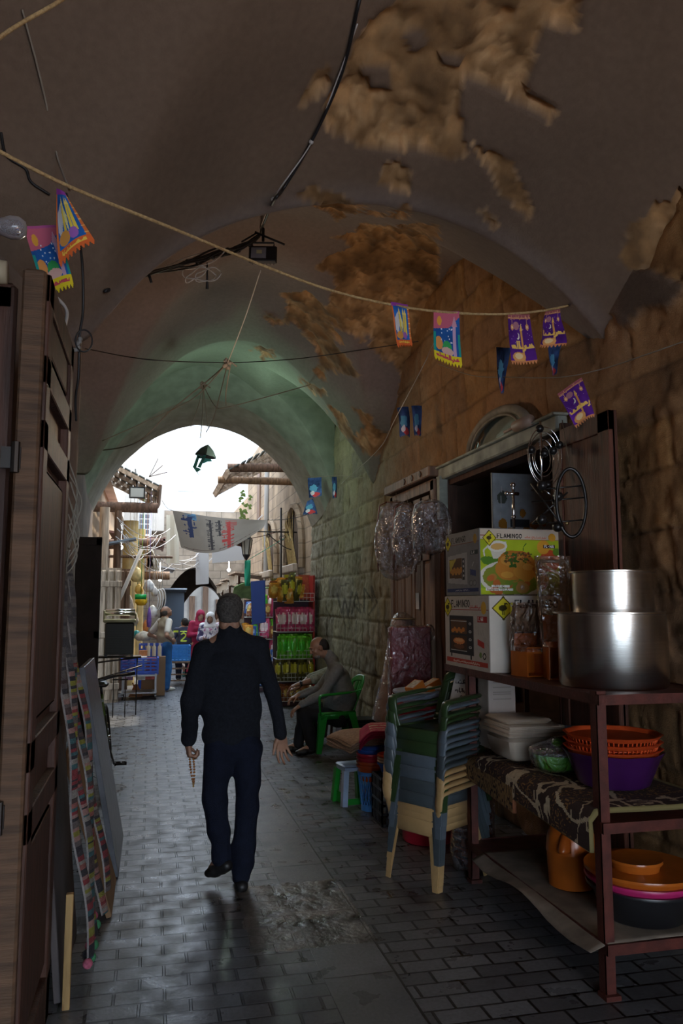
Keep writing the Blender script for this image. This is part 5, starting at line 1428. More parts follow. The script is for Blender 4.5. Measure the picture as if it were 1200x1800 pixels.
# ---- maroon wrapped slab and rolled foam
t = thing('crate_column', 'dark crates stacked behind the hamper carrying the maroon slab', 'crates', (2.24, 6.35, 0))
for k in range(3):
    m = MB(); m.box((0, 0, .15+.295*k), (.40, .36, .285), None, .01); part(m, 'crate', DARKP).parent = t
t = thing('wrapped_slab', 'thick maroon foam slab wrapped in clear film standing on end', 'foam slab', (2.07, 6.30, .888), math.radians(-3))
m = MB(); m.box((0, 0, .30), (.335, .10, .60), None, .006); part(m, 'slab', mat('maroon_board', (.30, .040, .055), .6, 0, 5, .15)).parent = t
m = MB(); m.box((0, 0, .303), (.352, .116, .612), None, .02); m.ball((.17, 0, .55), (.05, .05, .07), 10, 8); part(m, 'film_wrap', CLEAR, ang=40).parent = t
t = thing('foam_roll', 'pinkish rolled foam sheet in clear wrap leaning on the wall behind the maroon slab', 'foam roll', (2.18, 7.1, .60))
m = MB(); m.tube([(-.04, 0, 0), (.03, .0, .45), (.10, .0, .93)], [.15, .12, .105], 20); part(m, 'foam', mat('pink_foam', (.46, .34, .32), .8, 0, 12, .12), ang=60).parent = t
m = MB(); m.tube([(-.05, 0, .005), (-.03, 0, .1), (.03, .0, .45), (.095, .0, .90), (.11, 0, .965), (.12, 0, .99)], [.165, .162, .13, .116, .09, .02], 24); part(m, 'wrap', CLEAR, True).parent = t
m = MB()
for k in range(9): m.lathe([(.112-.004*k, 0), (.116-.004*k, .006), (.112-.004*k, .012)], (.10, 0, .93+.0*k), 20)
part(m, 'rolled_end', mat('straw_roll', (.40, .30, .16), .9, 0, 20, .4)).parent = t
# ---- mats on buckets
def matpile(name, label, n, c, w, d, colm, th, curl, rz, group=None):
    t = thing(name, label, 'mats', c, rz)
    for k in range(n):
        m = MB()
        def fn(u, v):
            x = (-.5+u)*w+.008*math.sin(k*3); y = (-.5+v)*d+.01*math.cos(k*2); e = max(0, .28-u)/.28
            return (x, y, th*(k+1)-curl*e*e*(1+.10*math.sin(k))+.008*math.sin(v*6+k))
        m.sheet(fn, 16, 10, th*.62)
        m.build('mat', colm, t, True)
    return t
WOVEN = mat('woven_straw', (.34, .22, .14), .9, 0, 50, .35, .6, 90)
c = Canvas(60, 50, (.38, .012, .06)); n_ = fbm(c.x*8, c.y*22, None, 3, 4); 
for (a, b_) in ((.10, .17), (.28, .36), (.46, .56), (.64, .72), (.82, .9)): c.put((c.y > a) & (c.y < b_) & (n_ > -.15), (.50, .36, .25))
MATRED = mat('crimson_mat', (.36, .012, .06), .9, 0, 20, .3)
matpile('woven_mats', 'pile of beige woven mats drooping off the buckets', 6, (1.88, 6.72, .515), .66, .52, WOVEN, .013, .055, math.radians(10))
t = matpile('striped_mats', 'pile of crimson mats with cream stripes on top of the woven mats', 5, (1.93, 6.52, .592), .46, .44, MATRED, .014, .10, math.radians(-12))
o = c.mesh('striped_top', lambda u, v: ((-.5+u)*.46, (-.5+v)*.44, .014*5-.10*(max(0, .28-u)/.28)**2+.008*math.sin(v*6+4)+.002), mat('mat_pile', (1, 1, 1), .95, attr=True)); o.parent = t
def bucket(label, c, r0, r1, h, mt, name='bucket', group=None):
    m = MB(); m.lathe([(0, 0), (r0, 0), (r0+.003, .006), (r1, h-.012), (r1+.010, h-.012), (r1+.010, h), (r1-.003, h), (r0-.002, .008), (0, .004)], (0, 0, 0), 32)
    o = part(m, name, mt, ang=50); o.location = c; tag(o, label, 'bucket', group); return o
ORANGER = plastic('orange_red_plastic', (.55, .09, .02), .35); BLUEP = plastic('blue_plastic', (.02, .10, .48), .35); SKYP = plastic('sky_blue_plastic', (.08, .30, .72), .35); WHITEP = plastic('white_plastic', (.55, .56, .58), .35)
# light blue laundry basket with oval holes
t = thing('laundry_basket', 'tall sky-blue perforated basket in front of the mats', 'basket', (1.80, 6.52, 0))
m = MB(); r0, r1, h = .082, .105, .31
m.lathe([(0, 0), (r0, 0), (r0, .05), (r0-.004, .05), (r0-.004, .006), (0, .006)], (0, 0, 0), 32); part(m, 'solid_base', SKYP, ang=50).parent = t
m = MB(); m.lathe([(r1-.002, h-.03), (r1+.006, h-.028), (r1+.008, h), (r1-.004, h), (r1-.004, h-.03)], (0, 0, 0), 32); part(m, 'rim', SKYP, ang=50).parent = t
m = MB()
for k in range(20):
    a = 2*PI*k/20
    for s in (-1, 1): m.tube([((r0+(r1-r0)*q)*math.cos(a+s*q*.55), (r0+(r1-r0)*q)*math.sin(a+s*q*.55), .045+(h-.07)*q) for q in (0, .25, .5, .75, 1)], .0042, 5, cap=False)
part(m, 'lattice_wall', SKYP, True).parent = t
labs = ['orange-red bucket, lowest one nested above the sky-blue basket', 'orange-red bucket, second of the nested pile above the sky-blue basket', 'dark red bucket, third of the nested pile above the sky-blue basket', 'red bucket, fourth of the nested pile above the sky-blue basket', 'blue bucket, fifth of the nested pile under the mats', 'blue bucket, topmost of the nested pile under the mats']
for k, (lb, mt) in enumerate(zip(labs, (ORANGER, ORANGER, REDP, REDP, BLUEP, BLUEP))): bucket(lb, (1.80, 6.52, .235+.032*k), .085, .112, .125, mt)
t = thing('plastic_stool', 'small white-blue plastic stool with green legs beside the sky-blue basket', 'stool', (1.70, 6.78, 0), math.radians(8))
m = MB(); m.box((0, 0, .315), (.22, .22, .022), None, .01); m.box((0, 0, .29), (.20, .20, .03)); part(m, 'seat', PALEB, ang=40).parent = t
GP = plastic('leaf_green_plastic', (.02, .30, .03), .35)
for x in (-1, 1):
    for y in (-1, 1):
        m = MB(); m.bar((x*.092, y*.092, .28), (x*.115, y*.115, .0), .055, .045); o = part(m, 'leg', PALEB if y < 0 else GP); o.parent = t
m = MB(); m.box((0, -.12, .035), (.20, .012, .05)); m.box((-.10, 0, .05), (.008, .2, .09)); part(m, 'green_skirt', GP).parent = t
t = thing('plastic_crate', 'tall black slatted crate between the sky-blue basket and the chair stack', 'crate', (1.87, 6.12, 0))
m = MB(); w, h = .26, .36
for z in (.012, .09, .18, .27, .35):
    for (cx, cy, sx, sy) in ((0, -w/2, w, .012), (0, w/2, w, .012), (-w/2, 0, .012, w), (w/2, 0, .012, w)): m.box((cx, cy, z), (sx, sy, .020))
part(m, 'hoops', DARKP).parent = t
m = MB()
for k in range(8):
    q = -w/2+w*k/7
    for (x, y) in ((q, -w/2), (q, w/2), (-w/2, q), (w/2, q)): m.box((x, y, .18), (.012, .012, .355))
part(m, 'bars', DARKP).parent = t
m = MB(); m.box((0, 0, .008), (w, w, .012)); part(m, 'base', DARKP).parent = t
for k, (lb, mt) in enumerate((('blue pot, lowest on the black slatted crate', BLUEP), ('cream pot, second on the black slatted crate', BEIGEP), ('cream pot, third on the black slatted crate', BEIGEP), ('brown plastic pot, topmost on the black slatted crate', ORANGER))):
    bucket(lb, (1.86, 6.16, .365+.022*k), .07, .095, .075, mt, 'flower_pot')

# ---- hanging clear bags
def bag(label, c, w, h, d, seed, rodm):
    t = thing('clear_bag', label, 'bag', c)
    m = MB(); r = random.Random(seed)
    def fn(u, v):
        a = 2*PI*u; z = v; prof = (math.sin(PI*min(1, max(0, z))**.9)**.35)*(1 if z < .9 else 1); x = math.copysign(abs(math.cos(a))**.5, math.cos(a)); y = math.copysign(abs(math.sin(a))**.7, math.sin(a))
        k = prof*(1+.07*float(fbm(math.cos(a)*2+seed, z*5, math.sin(a)*2, 3, seed))); return (x*w/2*k, y*d/2*k, -h+h*z+.01*math.sin(a*3+seed))
    m.sheet(fn, 48, 24); part(m, 'bag_film', CLEAR, True).parent = t
    m = MB(); 
    for s in (-1, 1): m.tube([(s*w*.44, 0, -h*.9), (s*w*.46, .02, -h*.35), (s*w*.38, .02, -.05), (s*w*.22, .02, -.015)], .006, 6)
    m.tube([(-w*.22, .02, -.015), (w*.22, .02, -.015)], .006, 6); part(m, 'piping', rodm, True).parent = t
    m = MB(); m.sheet(lambda u, v: (-w*.40+w*.8*u, .0+.035*math.sin(u*7+v*5+seed), -h*.92+h*.84*v), 14, 14, .0); part(m, 'folded_insert', CLEAR, True).parent = t
    m = MB(); m.tube([(0, 0, -.01), (0, .02, .08)], .003, 5); part(m, 'hanging_cord', mat('cord_brown', (.12, .09, .06), .8)).parent = t
    return t
BRP = plastic('brown_piping', (.12, .035, .025), .4)
bag('left clear plastic bedding bag hanging on the wall, longest of the three', at(697, 880, 7.45), .44, .78, .20, 3, BRP)
bag('middle clear plastic bedding bag with brown piping, hanging on the wall', at(716, 884, 7.10), .30, .60, .18, 8, BRP)
bag('right clear plastic bedding bag hanging in front of the carved shutter', at(757, 878, 6.80), .38, .50, .18, 14, plastic('white_piping', (.5, .5, .52), .4))

# ---- carved shutter doors
CARVED = wood('carved_brown_wood', (.21, .125, .085))
def panel_door(m, x, y0, y1, z0, z1, th, rows, cols_, rail=.07, inset=.018, side=-1):
    """door in a plane x=const, seen from the -x side"""
    m.box((x, (y0+y1)/2, (z0+z1)/2), (th*.5, y1-y0, z1-z0))
    zs = [z0+(z1-z0)*r for r in rows]; ys = [y0+(y1-y0)*k/cols_ for k in range(cols_+1)]
    xs = x+side*th*.35
    for z in zs: m.box((xs, (y0+y1)/2, min(max(z, z0+rail/2), z1-rail/2)), (th*.7, y1-y0, rail), None, .004)
    for y in ys: m.box((xs, min(max(y, y0+rail/2), y1-rail/2), (z0+z1)/2), (th*.7, rail, z1-z0), None, .004)
    for za, zb in zip(zs[:-1], zs[1:]):
        for ya, yb in zip(ys[:-1], ys[1:]):
            h, w = zb-za-rail*1.9, yb-ya-rail*1.9
            if h > .05 and w > .03: m.box((x+side*th*.38, (ya+yb)/2, (za+zb)/2), (th*.3, w, h), None, .010)
ps = []
for k, (a, b_) in enumerate(((7.16, 7.76), (7.80, 8.36))):
    m = MB(); panel_door(m, 2.62, a, b_, .02, 2.72, .05, (0, .08, .40, .50, .78, .88, 1), 2); ps.append(part(m, 'door_leaf', CARVED))
m = MB(); m.box((2.62, 7.10, 1.42), (.10, .09, 2.84)); m.box((2.62, 8.42, 1.42), (.10, .09, 2.84)); m.box((2.62, 7.76, 2.80), (.10, 1.40, .10)); m.box((2.58, 7.76, 2.92), (.14, 1.48, .10), None, .01); ps.append(part(m, 'carved_frame', CARVED))
for p_ in [(2.505, 7.25+.25*k, 2.92) for k in range(3)]+[(2.578, 7.24+.15*k, 1.24) for k in range(4)]:
    m = MB(); m.box(p_, (.010, .045, .045), rotm(math.radians(45))); ps.append(part(m, 'diamond_stud', DARKWOOD))
c = Canvas(10, 18, (.62, .60, .62)); c.rect(.2, .5, .8, .52, (.2, .2, .25)); c.rect(.3, .6, .7, .62, (.3, .3, .4)); ps.append(c.mesh('notice_paper', lambda u, v: (2.573, 7.62-.10*u, 1.62+.16*v), PRINT))
rig('carved_shutter', 'weathered brown carved double shutter behind the hanging clear bags', 'shutter', (2.62, 7.76, 0), ps)

# ---- shop front: lintel, fanlight, dark posts, open door leaf
CHIP = mat('chipped_pale_paint', (.33, .37, .33), .7, 0, 5, .55, .3, 30)
m = MB(); m.box((2.655, 5.93, 2.885), (.09, 2.34, .11), None, .012); m.box((2.64, 5.93, 2.945), (.12, 2.36, .02), None, .006); m.box((2.63, 6.98, 2.66), (.08, .07, .40)); o = part(m, 'trim_lintel', CHIP); tag(o, kind='structure')
m = MB(); m.box((2.70, 7.02, 1.45), (.14, .12, 2.85)); m.box((2.70, 4.78, 1.45), (.14, .10, 2.85)); m.box((2.76, 5.9, 2.83), (.14, 2.2, .10)); m.box((2.80, 5.9, .40), (.10, 2.2, .76)); o = part(m, 'trim_shop_frame', DARKWOOD); tag(o, kind='structure')
m = MB(); n = 20
cy, cz, rw, rh = 5.82, 2.95, .56, .25
def arc(f, x): return [(x, cy-rw*f*math.cos(PI*i/n), cz+rh*f*math.sin(PI*i/n)) for i in range(n+1)]
m.tube(arc(1.0, 2.66), .038, 8, cap=True); m.tube(arc(.84, 2.64), .012, 6); o = part(m, 'window_fanlight', mat('fan_frame', (.25, .22, .17), .7, 0, 8, .4), True); tag(o, kind='structure')
m = MB(); m.prism([(cy-rw*math.cos(PI*i/n), cz-.05+(rh+.05)*math.sin(PI*i/n)) for i in range(n+1)], (2.71, 0, 0), (0, 1, 0), (0, 0, 1), .03); o = part(m, 'window_fanlight_glass', mat('grey_green_pane', (.22, .25, .22), .25, 0, 3, .5)); tag(o, kind='structure')
m = MB(); m.tube([(2.58, 5.30, 2.97), (2.57, 5.06, 2.965)], .042, 14); m.tube([(2.58, 5.30, 2.97), (2.58, 5.50, 2.97)], .012, 8)
o = part(m, 'tube_lamp_holder', mat('pinkish_plastic', (.34, .24, .19), .5), True); tag(o, 'pinkish tube lamp holder fixed on the pale lintel', 'lamp holder')
m = MB(); panel_door(m, 2.60, 4.06, 4.74, .06, 2.80, .06, (0, .06, .42, .50, 1), 1, .12, side=-1)
ps = [part(m, 'leaf', wood('red_brown_wood', (.10, .032, .018)))]
m = MB(); m.box((2.545, 4.40, 1.72), (.004, .07, .13), rotm(.4)); ps.append(part(m, 'torn_sticker', mat('sticker_rest', (.38, .32, .26), .8, 0, 30, .5)))
m = MB(); m.ball((2.53, 4.52, 2.18), .014, 8, 6); ps.append(part(m, 'knob', mat('old_brass', (.3, .22, .1), .4, .8)))
rig('door_leaf', 'dark red-brown panelled door leaf folded open behind the pots', 'door', (2.60, 4.4, .06), ps)
# goods inside the shop window
c = Canvas(70, 76, (.55, .60, .66)); c.noise(.25, 3)
for (x, y, r) in ((.16, .78, .09), (.28, .92, .11), (.55, .92, .11), (.50, .60, .06), (.70, .78, .08), (.86, .74, .06), (.84, .90, .07)): c.ell(x, y, r, r*.8, (.60, .28, .05), x*9, n=.25)
c.rect(.28, .70, .62, .82, (.06, .08, .10)); c.ell(.14, .36, .08, .10, (.12, .14, .12), n=.4); c.line([(.15, .2), (.12, .7)], .01, (.7, .7, .7)); c.noise(.15, 12, 4)
carton('fruit_print_carton', 'pale carton printed with orange slices inside the shop window', 2.86, 3.25, 6.05, 6.35, 1.6, 2.65, None, None, mat('pale_blue_carton', (.30, .33, .36), .6, 0, 6, .3))
o = c.mesh('printed_poster', lambda u, v: (2.70+.52*u, 6.0, 2.20+.54*v), PRINT); 
m = MB(); m.box((2.96, 6.015, 2.47), (.53, .02, .55)); o2 = part(m, 'backing_board', MATS['pale_blue_carton']); m = MB(); m.box((2.96, 6.02, 1.48), (.04, .02, 1.44)); o3 = part(m, 'stand', DARKWOOD)
rig('poster_board', 'pale poster with orange fruit slices standing in the shop window', 'poster', (2.96, 6.02, .76), [o, o2, o3])
CHROME = mat('chrome', (.75, .76, .78), .12, 1.0); BLACKM = mat('black_enamel', (.012, .012, .013), .3)
t = thing('shower_pole', 'thin chrome shower pole with a tap hanging before the shop window', 'pole', (2.38, 4.96, 2.14))
m = MB(); m.tube([(0, 0, .0), (0, 0, .34)], .010, 8); part(m, 'pole', CHROME, True).parent = t
m = MB(); m.tube([(-.04, 0, .28), (.04, 0, .28)], .012, 8); m.ball((0, 0, .34), .018); m.ball((-.045, 0, .28), .016); m.ball((0, 0, .12), .015); part(m, 'tap', CHROME, True).parent = t
t = thing('wire_hanger', 'silver wire hoop hanger with black balls hanging from the lintel', 'hanger', (2.42, 4.62, 2.85))
m = MB()
for k, r in enumerate((.19, .165, .12, .09)):
    m.tube([((r*.62)*math.cos(2*PI*i/32)+.01*k, .03*k-.05, -.24+r*math.sin(2*PI*i/32)) for i in range(32)], .0035, 5, closed=True)
part(m, 'hoops', CHROME, True).parent = t
m = MB(); m.tube([(0, 0, .0), (0, 0, -.47)], .007, 8); m.tube([(0, 0, -.44), (.05, -.03, -.49)], .006, 6); part(m, 'stem', CHROME, True).parent = t
for (x, z) in ((-.03, -.06), (.07, -.20), (.0, -.22), (-.10, -.20), (.02, -.42), (.12, -.16)):
    m = MB(); m.ball((x*.9, -.04, z), .027, 12, 8); part(m, 'ball', BLACKM, True).parent = t
t = thing('wheel_hanger', 'large black enamelled hoop with balls hanging in front of the red-brown door leaf', 'hanger', (2.36, 4.16, 2.26))
m = MB(); R1 = rotm(0, 0, math.radians(-14))
m.tube([R1 @ Vector((.085*math.cos(2*PI*i/40), 0, .20*math.sin(2*PI*i/40))) for i in range(40)], .011, 8, closed=True); m.tube([R1 @ Vector((-.10, .02, .02)), R1 @ Vector((-.04, 0, -.18))], .008, 6); part(m, 'hoop', BLACKM, True).parent = t
m = MB(); 
for z in (.10, .03, -.10): m.tube([(-.20, .10, z-.02), (.08, -.02, z)], .005, 6)
m.tube([(-.20, .1, .12), (-.06, 0, -.14)], .006, 6); m.tube([(-.20, .1, -.12), (-.02, 0, .06)], .006, 6); part(m, 'rods', BLACKM, True).parent = t
for (x, z) in ((-.06, .04), (-.17, -.10), (-.07, -.14), (-.16, .10)):
    m = MB(); m.ball((x, .04, z), .030, 12, 8); part(m, 'ball', BLACKM, True).parent = t
m = MB(); m.tube([(0, 0, .19), (.10, .25, .55)], .003, 5); part(m, 'hanging_cord', MATS['cord_brown']).parent = t
# ================================================================ LEFT SIDE
REDWOOD = wood('reddish_door_wood', (.065, .026, .016)); POSTW = wood('tan_post_wood', (.10, .055, .03), .7, (1, 1, 14))
m = MB(); panel_door(m, -.41, 2.78, 3.62, .02, 2.80, .07, (0, .05, .34, .42, .80, .88, 1), 1, .10, side=1); ps = [part(m, 'panelled_leaf', REDWOOD)]
m = MB(); m.box((-.41, 2.765, 1.40), (.075, .05, 2.80), None, .008); ps.append(part(m, 'edge_post', POSTW))
for z in (2.15, 1.02):
    m = MB(); m.box((-.455, 2.735, z), (.06, .02, .07)); m.tube([(-.44, 2.72, z-.05), (-.44, 2.72, z+.05)], .014, 8); ps.append(part(m, 'hinge', mat('dark_iron', (.05, .045, .042), .45, .8)))
rig('door_leaf', 'tall dark panelled wooden door leaf with a tan edge post at the left edge', 'door', (-.41, 2.78, .02), ps)
m = MB(); m.box((-.80, 2.90, 1.39), (.62, .05, 2.78)); m.box((-.53, 2.87, 1.39), (.10, .03, 2.78), None, .01); m.box((-.80, 2.87, 2.74), (.62, .03, .10), None, .01); m.box((-.80, 2.87, 1.3), (.62, .03, .12), None, .01)
o = part(m, 'door_leaf', REDWOOD); tag(o, 'reddish wooden door leaf facing the camera, left of the tan edge post', 'door')
m = MB(); m.tube([(-.46, 2.86, 2.86), (-.46, 2.86, 2.94)], .045, 12); m.tube([(-.46, 2.86, 2.94), (-.40, 2.88, 2.95)], .03, 10); 
# bare bulb and lamp socket
t = thing('light_bulb', 'unlit clear light bulb at the left edge above the door leaf', 'bulb', (-.47, 2.62, 2.88))
m = MB(); R_ = rotm(0, math.radians(90)); m.lathe([(0, .05), (.022, .047), (.036, .028), (.038, .0), (.028, -.03), (.014, -.05), (.014, -.06)], (0, 0, 0), 20, R_); part(m, 'glass', mat('bulb_glass', (.5, .5, .55), .1, 0, trans=.7), True).parent = t
m = MB(); m.tube([(-.05, 0, 0), (-.12, 0, 0)], .016, 12); part(m, 'socket', mat('old_white_plastic', (.32, .28, .20), .5), True).parent = t
o = MB().tube([(-.62, 2.6, 2.72), (-.52, 2.6, 2.72), (-.515, 2.6, 2.72), (-.47, 2.6, 2.72)], [.03, .03, .04, .036], 14).build('lamp_socket', MATS['old_white_plastic'], None, True); tag(o, 'yellowed empty lamp socket below the light bulb at the left edge', 'lamp socket')

# ---- leaning sheets and striped blanket
def lean(name, label, x0, x1, y, d, z1, th, mt, kids=()):
    """a board leaning from its foot (x1 on the paving) to its top (x0)"""
    m = MB(); a = Vector((x1, y, .004)); b_ = Vector((x0, y, z1)); L = (b_-a).length; fr = frame(b_-a, (0, 1, 0))
    m.box((a+b_)/2+Vector((-th*.3, 0, 0)), (d, th, L), Matrix((Vector((0, 1, 0)), (b_-a).normalized().cross(Vector((0, 1, 0))), (b_-a).normalized())).transposed(), .003)
    o = part(m, name, mt); tag(o, label, 'board'); return o
lean('wrapped_picture', 'tall grey-blue panel wrapped in film leaning furthest out into the passage', -.40, -.155, 5.75, .9, 1.28, .035, mat('film_wrapped_grey', (.11, .12, .14), .3, 0, 8, .3, .5, 14))
lean('cardboard_sheet', 'brown cardboard sheet leaning in front of the film-wrapped panel', -.42, -.165, 4.95, .60, .86, .03, mat('plain_cardboard', (.22, .135, .07), .8, 0, 6, .2))
lean('grey_board', 'dusty grey board leaning beside the door leaf under the striped blanket', -.45, -.33, 4.12, .75, 1.25, .03, mat('dusty_board', (.10, .085, .085), .7, 0, 4, .35))
m = MB(); m.box((-.30, 3.70, .28), (.03, .03, .46), None, .002); o = part(m, 'wooden_batten', wood('yellow_batten', (.36, .23, .09), .6)); o.location.z = -.05; tag(o, 'short yellowish wooden batten standing by the foot of the door leaf', 'batten')
cols_ = [(.30, .05, .06), (.04, .04, .05), (.35, .33, .30), (.06, .16, .18), (.30, .30, .05), (.05, .05, .06), (.38, .14, .12), (.16, .14, .14), (.10, .07, .07), (.42, .24, .22)]
t = thing('striped_blanket', 'knitted striped blanket with bobble fringe hanging over the leaning boards', 'blanket', (-.3, 4.0, 0)); inv = Matrix.Translation(-Vector(t.location))
for k in range(4):
    c = Canvas(12, 240, (.1, .1, .1)); r = random.Random(k*5+2); y = 0.0
    while y < 1:
        h_ = r.uniform(.006, .014); cc_ = r.choice(cols_ if y > .30 else [(.12, .12, .13), (.16, .15, .15), (.09, .09, .10), (.2, .19, .19)]); f_ = 1.7 if y < .75 else 1.4; c.rect(0, y, 1, y+h_, tuple(q*f_*.45 for q in cc_)); y += h_
    c.rect(0, 0, .12, 1, (.30, .29, .29)); c.noise(.12, 12, k)
    def fn(u, v, k=k):
        s = 1-v; z = 1.90-1.76*s*(1-.03*k); yy = 3.78+.13*k+.03*math.sin(s*9+k); bow = .028*math.sin(u*PI)
        return (-.425+.20*(s**1.25)+.015*k*s+bow+.012*math.sin(s*16+k*2), yy+.13*u, z)
    o = c.mesh('knitted_strip', fn, mat('knit_wool', (1, 1, 1), .95, 0, 50, .3, .6, 150, attr=True)); o.parent = t; o.matrix_parent_inverse = inv
for k in range(10):
    m = MB(); m.ball((-.225+.012*math.sin(k*2), 3.80+.055*k, .13+.02*math.sin(k*3)), .022, 10, 8); o = part(m, 'bobble', mat('bobble_wool_%d' % (k % 3), [(.40, .10, .16), (.05, .22, .10), (.06, .06, .07)][k % 3], .95, 0, 60, .4), True); o.parent = t; o.matrix_parent_inverse = inv
m = MB(); r = random.Random(4)
for k in range(7): m.tube(bez([(-.40+.02*r.random(), 3.9+.1*r.random(), 2.35-.05*k), (-.37+.04*r.random(), 3.95, 2.2-.05*k), (-.39, 3.95, 2.0-.03*k), (-.385+.02*r.random(), 3.85, 1.92)], 5), .0035, 5)
o = part(m, 'tangled_cords', mat('pale_string', (.26, .24, .20), .9)); tag(o, 'tangle of pale cords from which the striped blanket hangs', 'cords')

# ---- bicycle
t = thing('bicycle', 'green and black bicycle parked along the left wall', 'bicycle', (-.36, 8.05, 0), math.radians(-90)); tag(t, None, None)
FR = mat('green_bike_paint', (.06, .12, .02), .35); TY = mat('tyre_rubber', (.015, .015, .015), .8)
tilt = Matrix.Rotation(math.radians(6), 3, 'X')
def bk(m, name, mt): o = part(m, name, mt, True); o.parent = t; return o
for x in (-.52, .50):
    m = MB(); n = 36; m.tube([tilt @ Vector((x+.31*math.cos(2*PI*i/n), 0, .335+.31*math.sin(2*PI*i/n))) for i in range(n)], .022, 8, closed=True); w_ = bk(m, 'wheel', TY)
    m = MB()
    for i in range(18): m.tube([tilt @ Vector((x, .02*(-1)**i, .335)), tilt @ Vector((x+.30*math.cos(2*PI*i/18), 0, .335+.30*math.sin(2*PI*i/18)))], .0012, 4)
    m.tube([tilt @ Vector((x, -.04, .335)), tilt @ Vector((x, .04, .335))], .018, 8); o = part(m, 'spokes', CHROME, True); o.parent = w_
P3 = lambda a, z, y=0: tilt @ Vector((a, y, z))
m = MB()
for a, b_ in ((P3(-.06, .28), P3(.34, .84)), (P3(-.06, .28), P3(-.20, .80)), (P3(-.18, .74), P3(.33, .80)), (P3(-.06, .28), P3(-.52, .335)), (P3(-.52, .335), P3(-.18, .74))): m.tube([a, b_], .017, 8)
bk(m, 'frame', FR)
m = MB(); m.tube([P3(.50, .335, .045), P3(.43, .62, .045), P3(.36, .82, 0)], .012, 8); m.tube([P3(.50, .335, -.045), P3(.43, .62, -.045), P3(.36, .82, 0)], .012, 8); bk(m, 'fork', BLACKM)
m = MB(); m.tube([P3(.35, .84), P3(.33, .98)], .014, 8); m.tube(bez([P3(.26, 1.0, -.30), P3(.31, 1.0, -.16), P3(.34, .98, 0), P3(.31, 1.0, .16), P3(.26, 1.0, .30)], 5), .012, 8)
for s in (-1, 1): m.tube([P3(.27, 1.0, s*.22), P3(.245, 1.0, s*.34)], .018, 8); m.tube([P3(.32, .97, s*.14), P3(.25, .95, s*.27)], .006, 6)
bk(m, 'handlebar', BLACKM)
m = MB(); m.box(P3(-.22, .90), (.26, .15, .05), None, .02, .8); m.tube([P3(-.20, .80), P3(-.21, .89)], .013, 8); bk(m, 'saddle', DARKP)
m = MB(); m.tube([P3(-.06, .28, .05), P3(.02, .16, .08)], .010, 6); m.tube([P3(-.06, .28, -.05), P3(-.14, .40, -.08)], .010, 6)
n = 24; m.tube([P3(-.06+.09*math.cos(2*PI*i/n), .28+.09*math.sin(2*PI*i/n), .05) for i in range(n)], .006, 5, closed=True); bk(m, 'crank', BLACKM)
for (a, z, y) in ((.02, .16, .14), (-.14, .40, -.14)):
    m = MB(); m.box(P3(a, z, y), (.09, .015, .02)); m.box(P3(a, z, y-.05), (.09, .012, .02)); m.box(P3(a, z, y+.05), (.09, .012, .02)); m.box(P3(a-.04, z, y), (.01, .11, .02)); m.box(P3(a+.04, z, y), (.01, .11, .02)); bk(m, 'pedal', BLACKM)

# ---- dark door leaf, beige shutter, cooler, handrail
m = MB(); m.box((-.75, 10.15, 1.24), (.30, .06, 2.48)); m.box((-.63, 10.11, 1.24), (.06, .03, 2.48)); m.box((-.75, 10.11, 2.42), (.30, .03, .08)); m.box((-.75, 10.11, 1.3), (.30, .03, .08))
o = part(m, 'door_leaf', mat('soot_wood', (.018, .013, .012), .8, 0, 4, .5)); tag(o, 'sooty black door leaf standing out from the left wall beyond the bicycle', 'door')
ps = []
def plank_door(name, label, c, w, h, rz, n, mt, rails=(.12, .5, .88), cap=False):
    t = thing(name, label, 'door', c, rz); m = MB(); m.box((0, .02, h/2), (w, .03, h)); part(m, 'backing', mt).parent = t
    m = MB(); pw = w/n
    for k in range(n): m.box((-w/2+pw*(k+.5), -.005, h/2), (pw*.62, .03, h*.96), None, .006)
    part(m, 'planks', mt).parent = t
    m = MB()
    for r_ in rails: m.box((0, -.022, h*r_), (w, .03, .10), None, .006)
    part(m, 'rails', mt).parent = t
    if cap: m = MB(); m.box((0, -.02, h+.05), (w+.08, .10, .16), None, .02); part(m, 'cornice', mt).parent = t
    return t
plank_door('plank_door', 'tall weathered beige plank door behind the old air cooler', (-.74, 14.25, 0), .52, 2.28, math.radians(24), 4, BEIGEWOOD)
plank_door('plank_door', 'narrow brown plank door behind the blue crate trolley', (-.62, 16.2, 0), .5, 2.35, math.radians(30), 4, BROWNWOOD)
OLIVEM = mat('olive_metal', (.20, .20, .12), .5, .3, 6, .3)
t = thing('air_cooler', 'old black slatted air cooler with olive frame and chrome rollers on the left', 'air cooler', (-.45, 12.8, .90))
m = MB(); m.box((0, 0, .24), (.42, .32, .48), None, .015); 
for k in range(16): m.box((0, -.165, .05+.026*k), (.36, .012, .012))
part(m, 'housing', mat('cooler_black', (.02, .025, .024), .5)).parent = t
m = MB(); m.box((0, -.02, .51), (.48, .36, .05), None, .01); m.box((-.235, -.02, .58), (.02, .32, .18), None, .008); m.box((.23, -.02, .56), (.02, .3, .12), None, .008); part(m, 'olive_frame', OLIVEM).parent = t
m = MB(); m.tube([(-.22, -.10, .62), (.22, -.10, .62)], .030, 12); m.tube([(-.22, .05, .66), (.22, .05, .66)], .030, 12); part(m, 'roller', CHROME, True).parent = t
for x in (-.19, .19): m = MB(); m.box((x, -.13, -.01), (.04, .04, .06)); part(m, 'foot', DARKP).parent = t
m = MB(); m.box((-.48, 12.8, .865), (.72, .30, .025)); 
for z0_ in (.86,): m.tube([(-.90, 12.6, .78), (-.12, 12.72, .86)], .014, 6); m.tube([(-.92, 12.3, .52), (-.10, 12.35, .76)], .012, 6)
for k in range(4): m.tube([(-.84+.17*k, 12.32, .02), (-.84+.17*k, 12.32, .54+.055*k)], .008, 6)
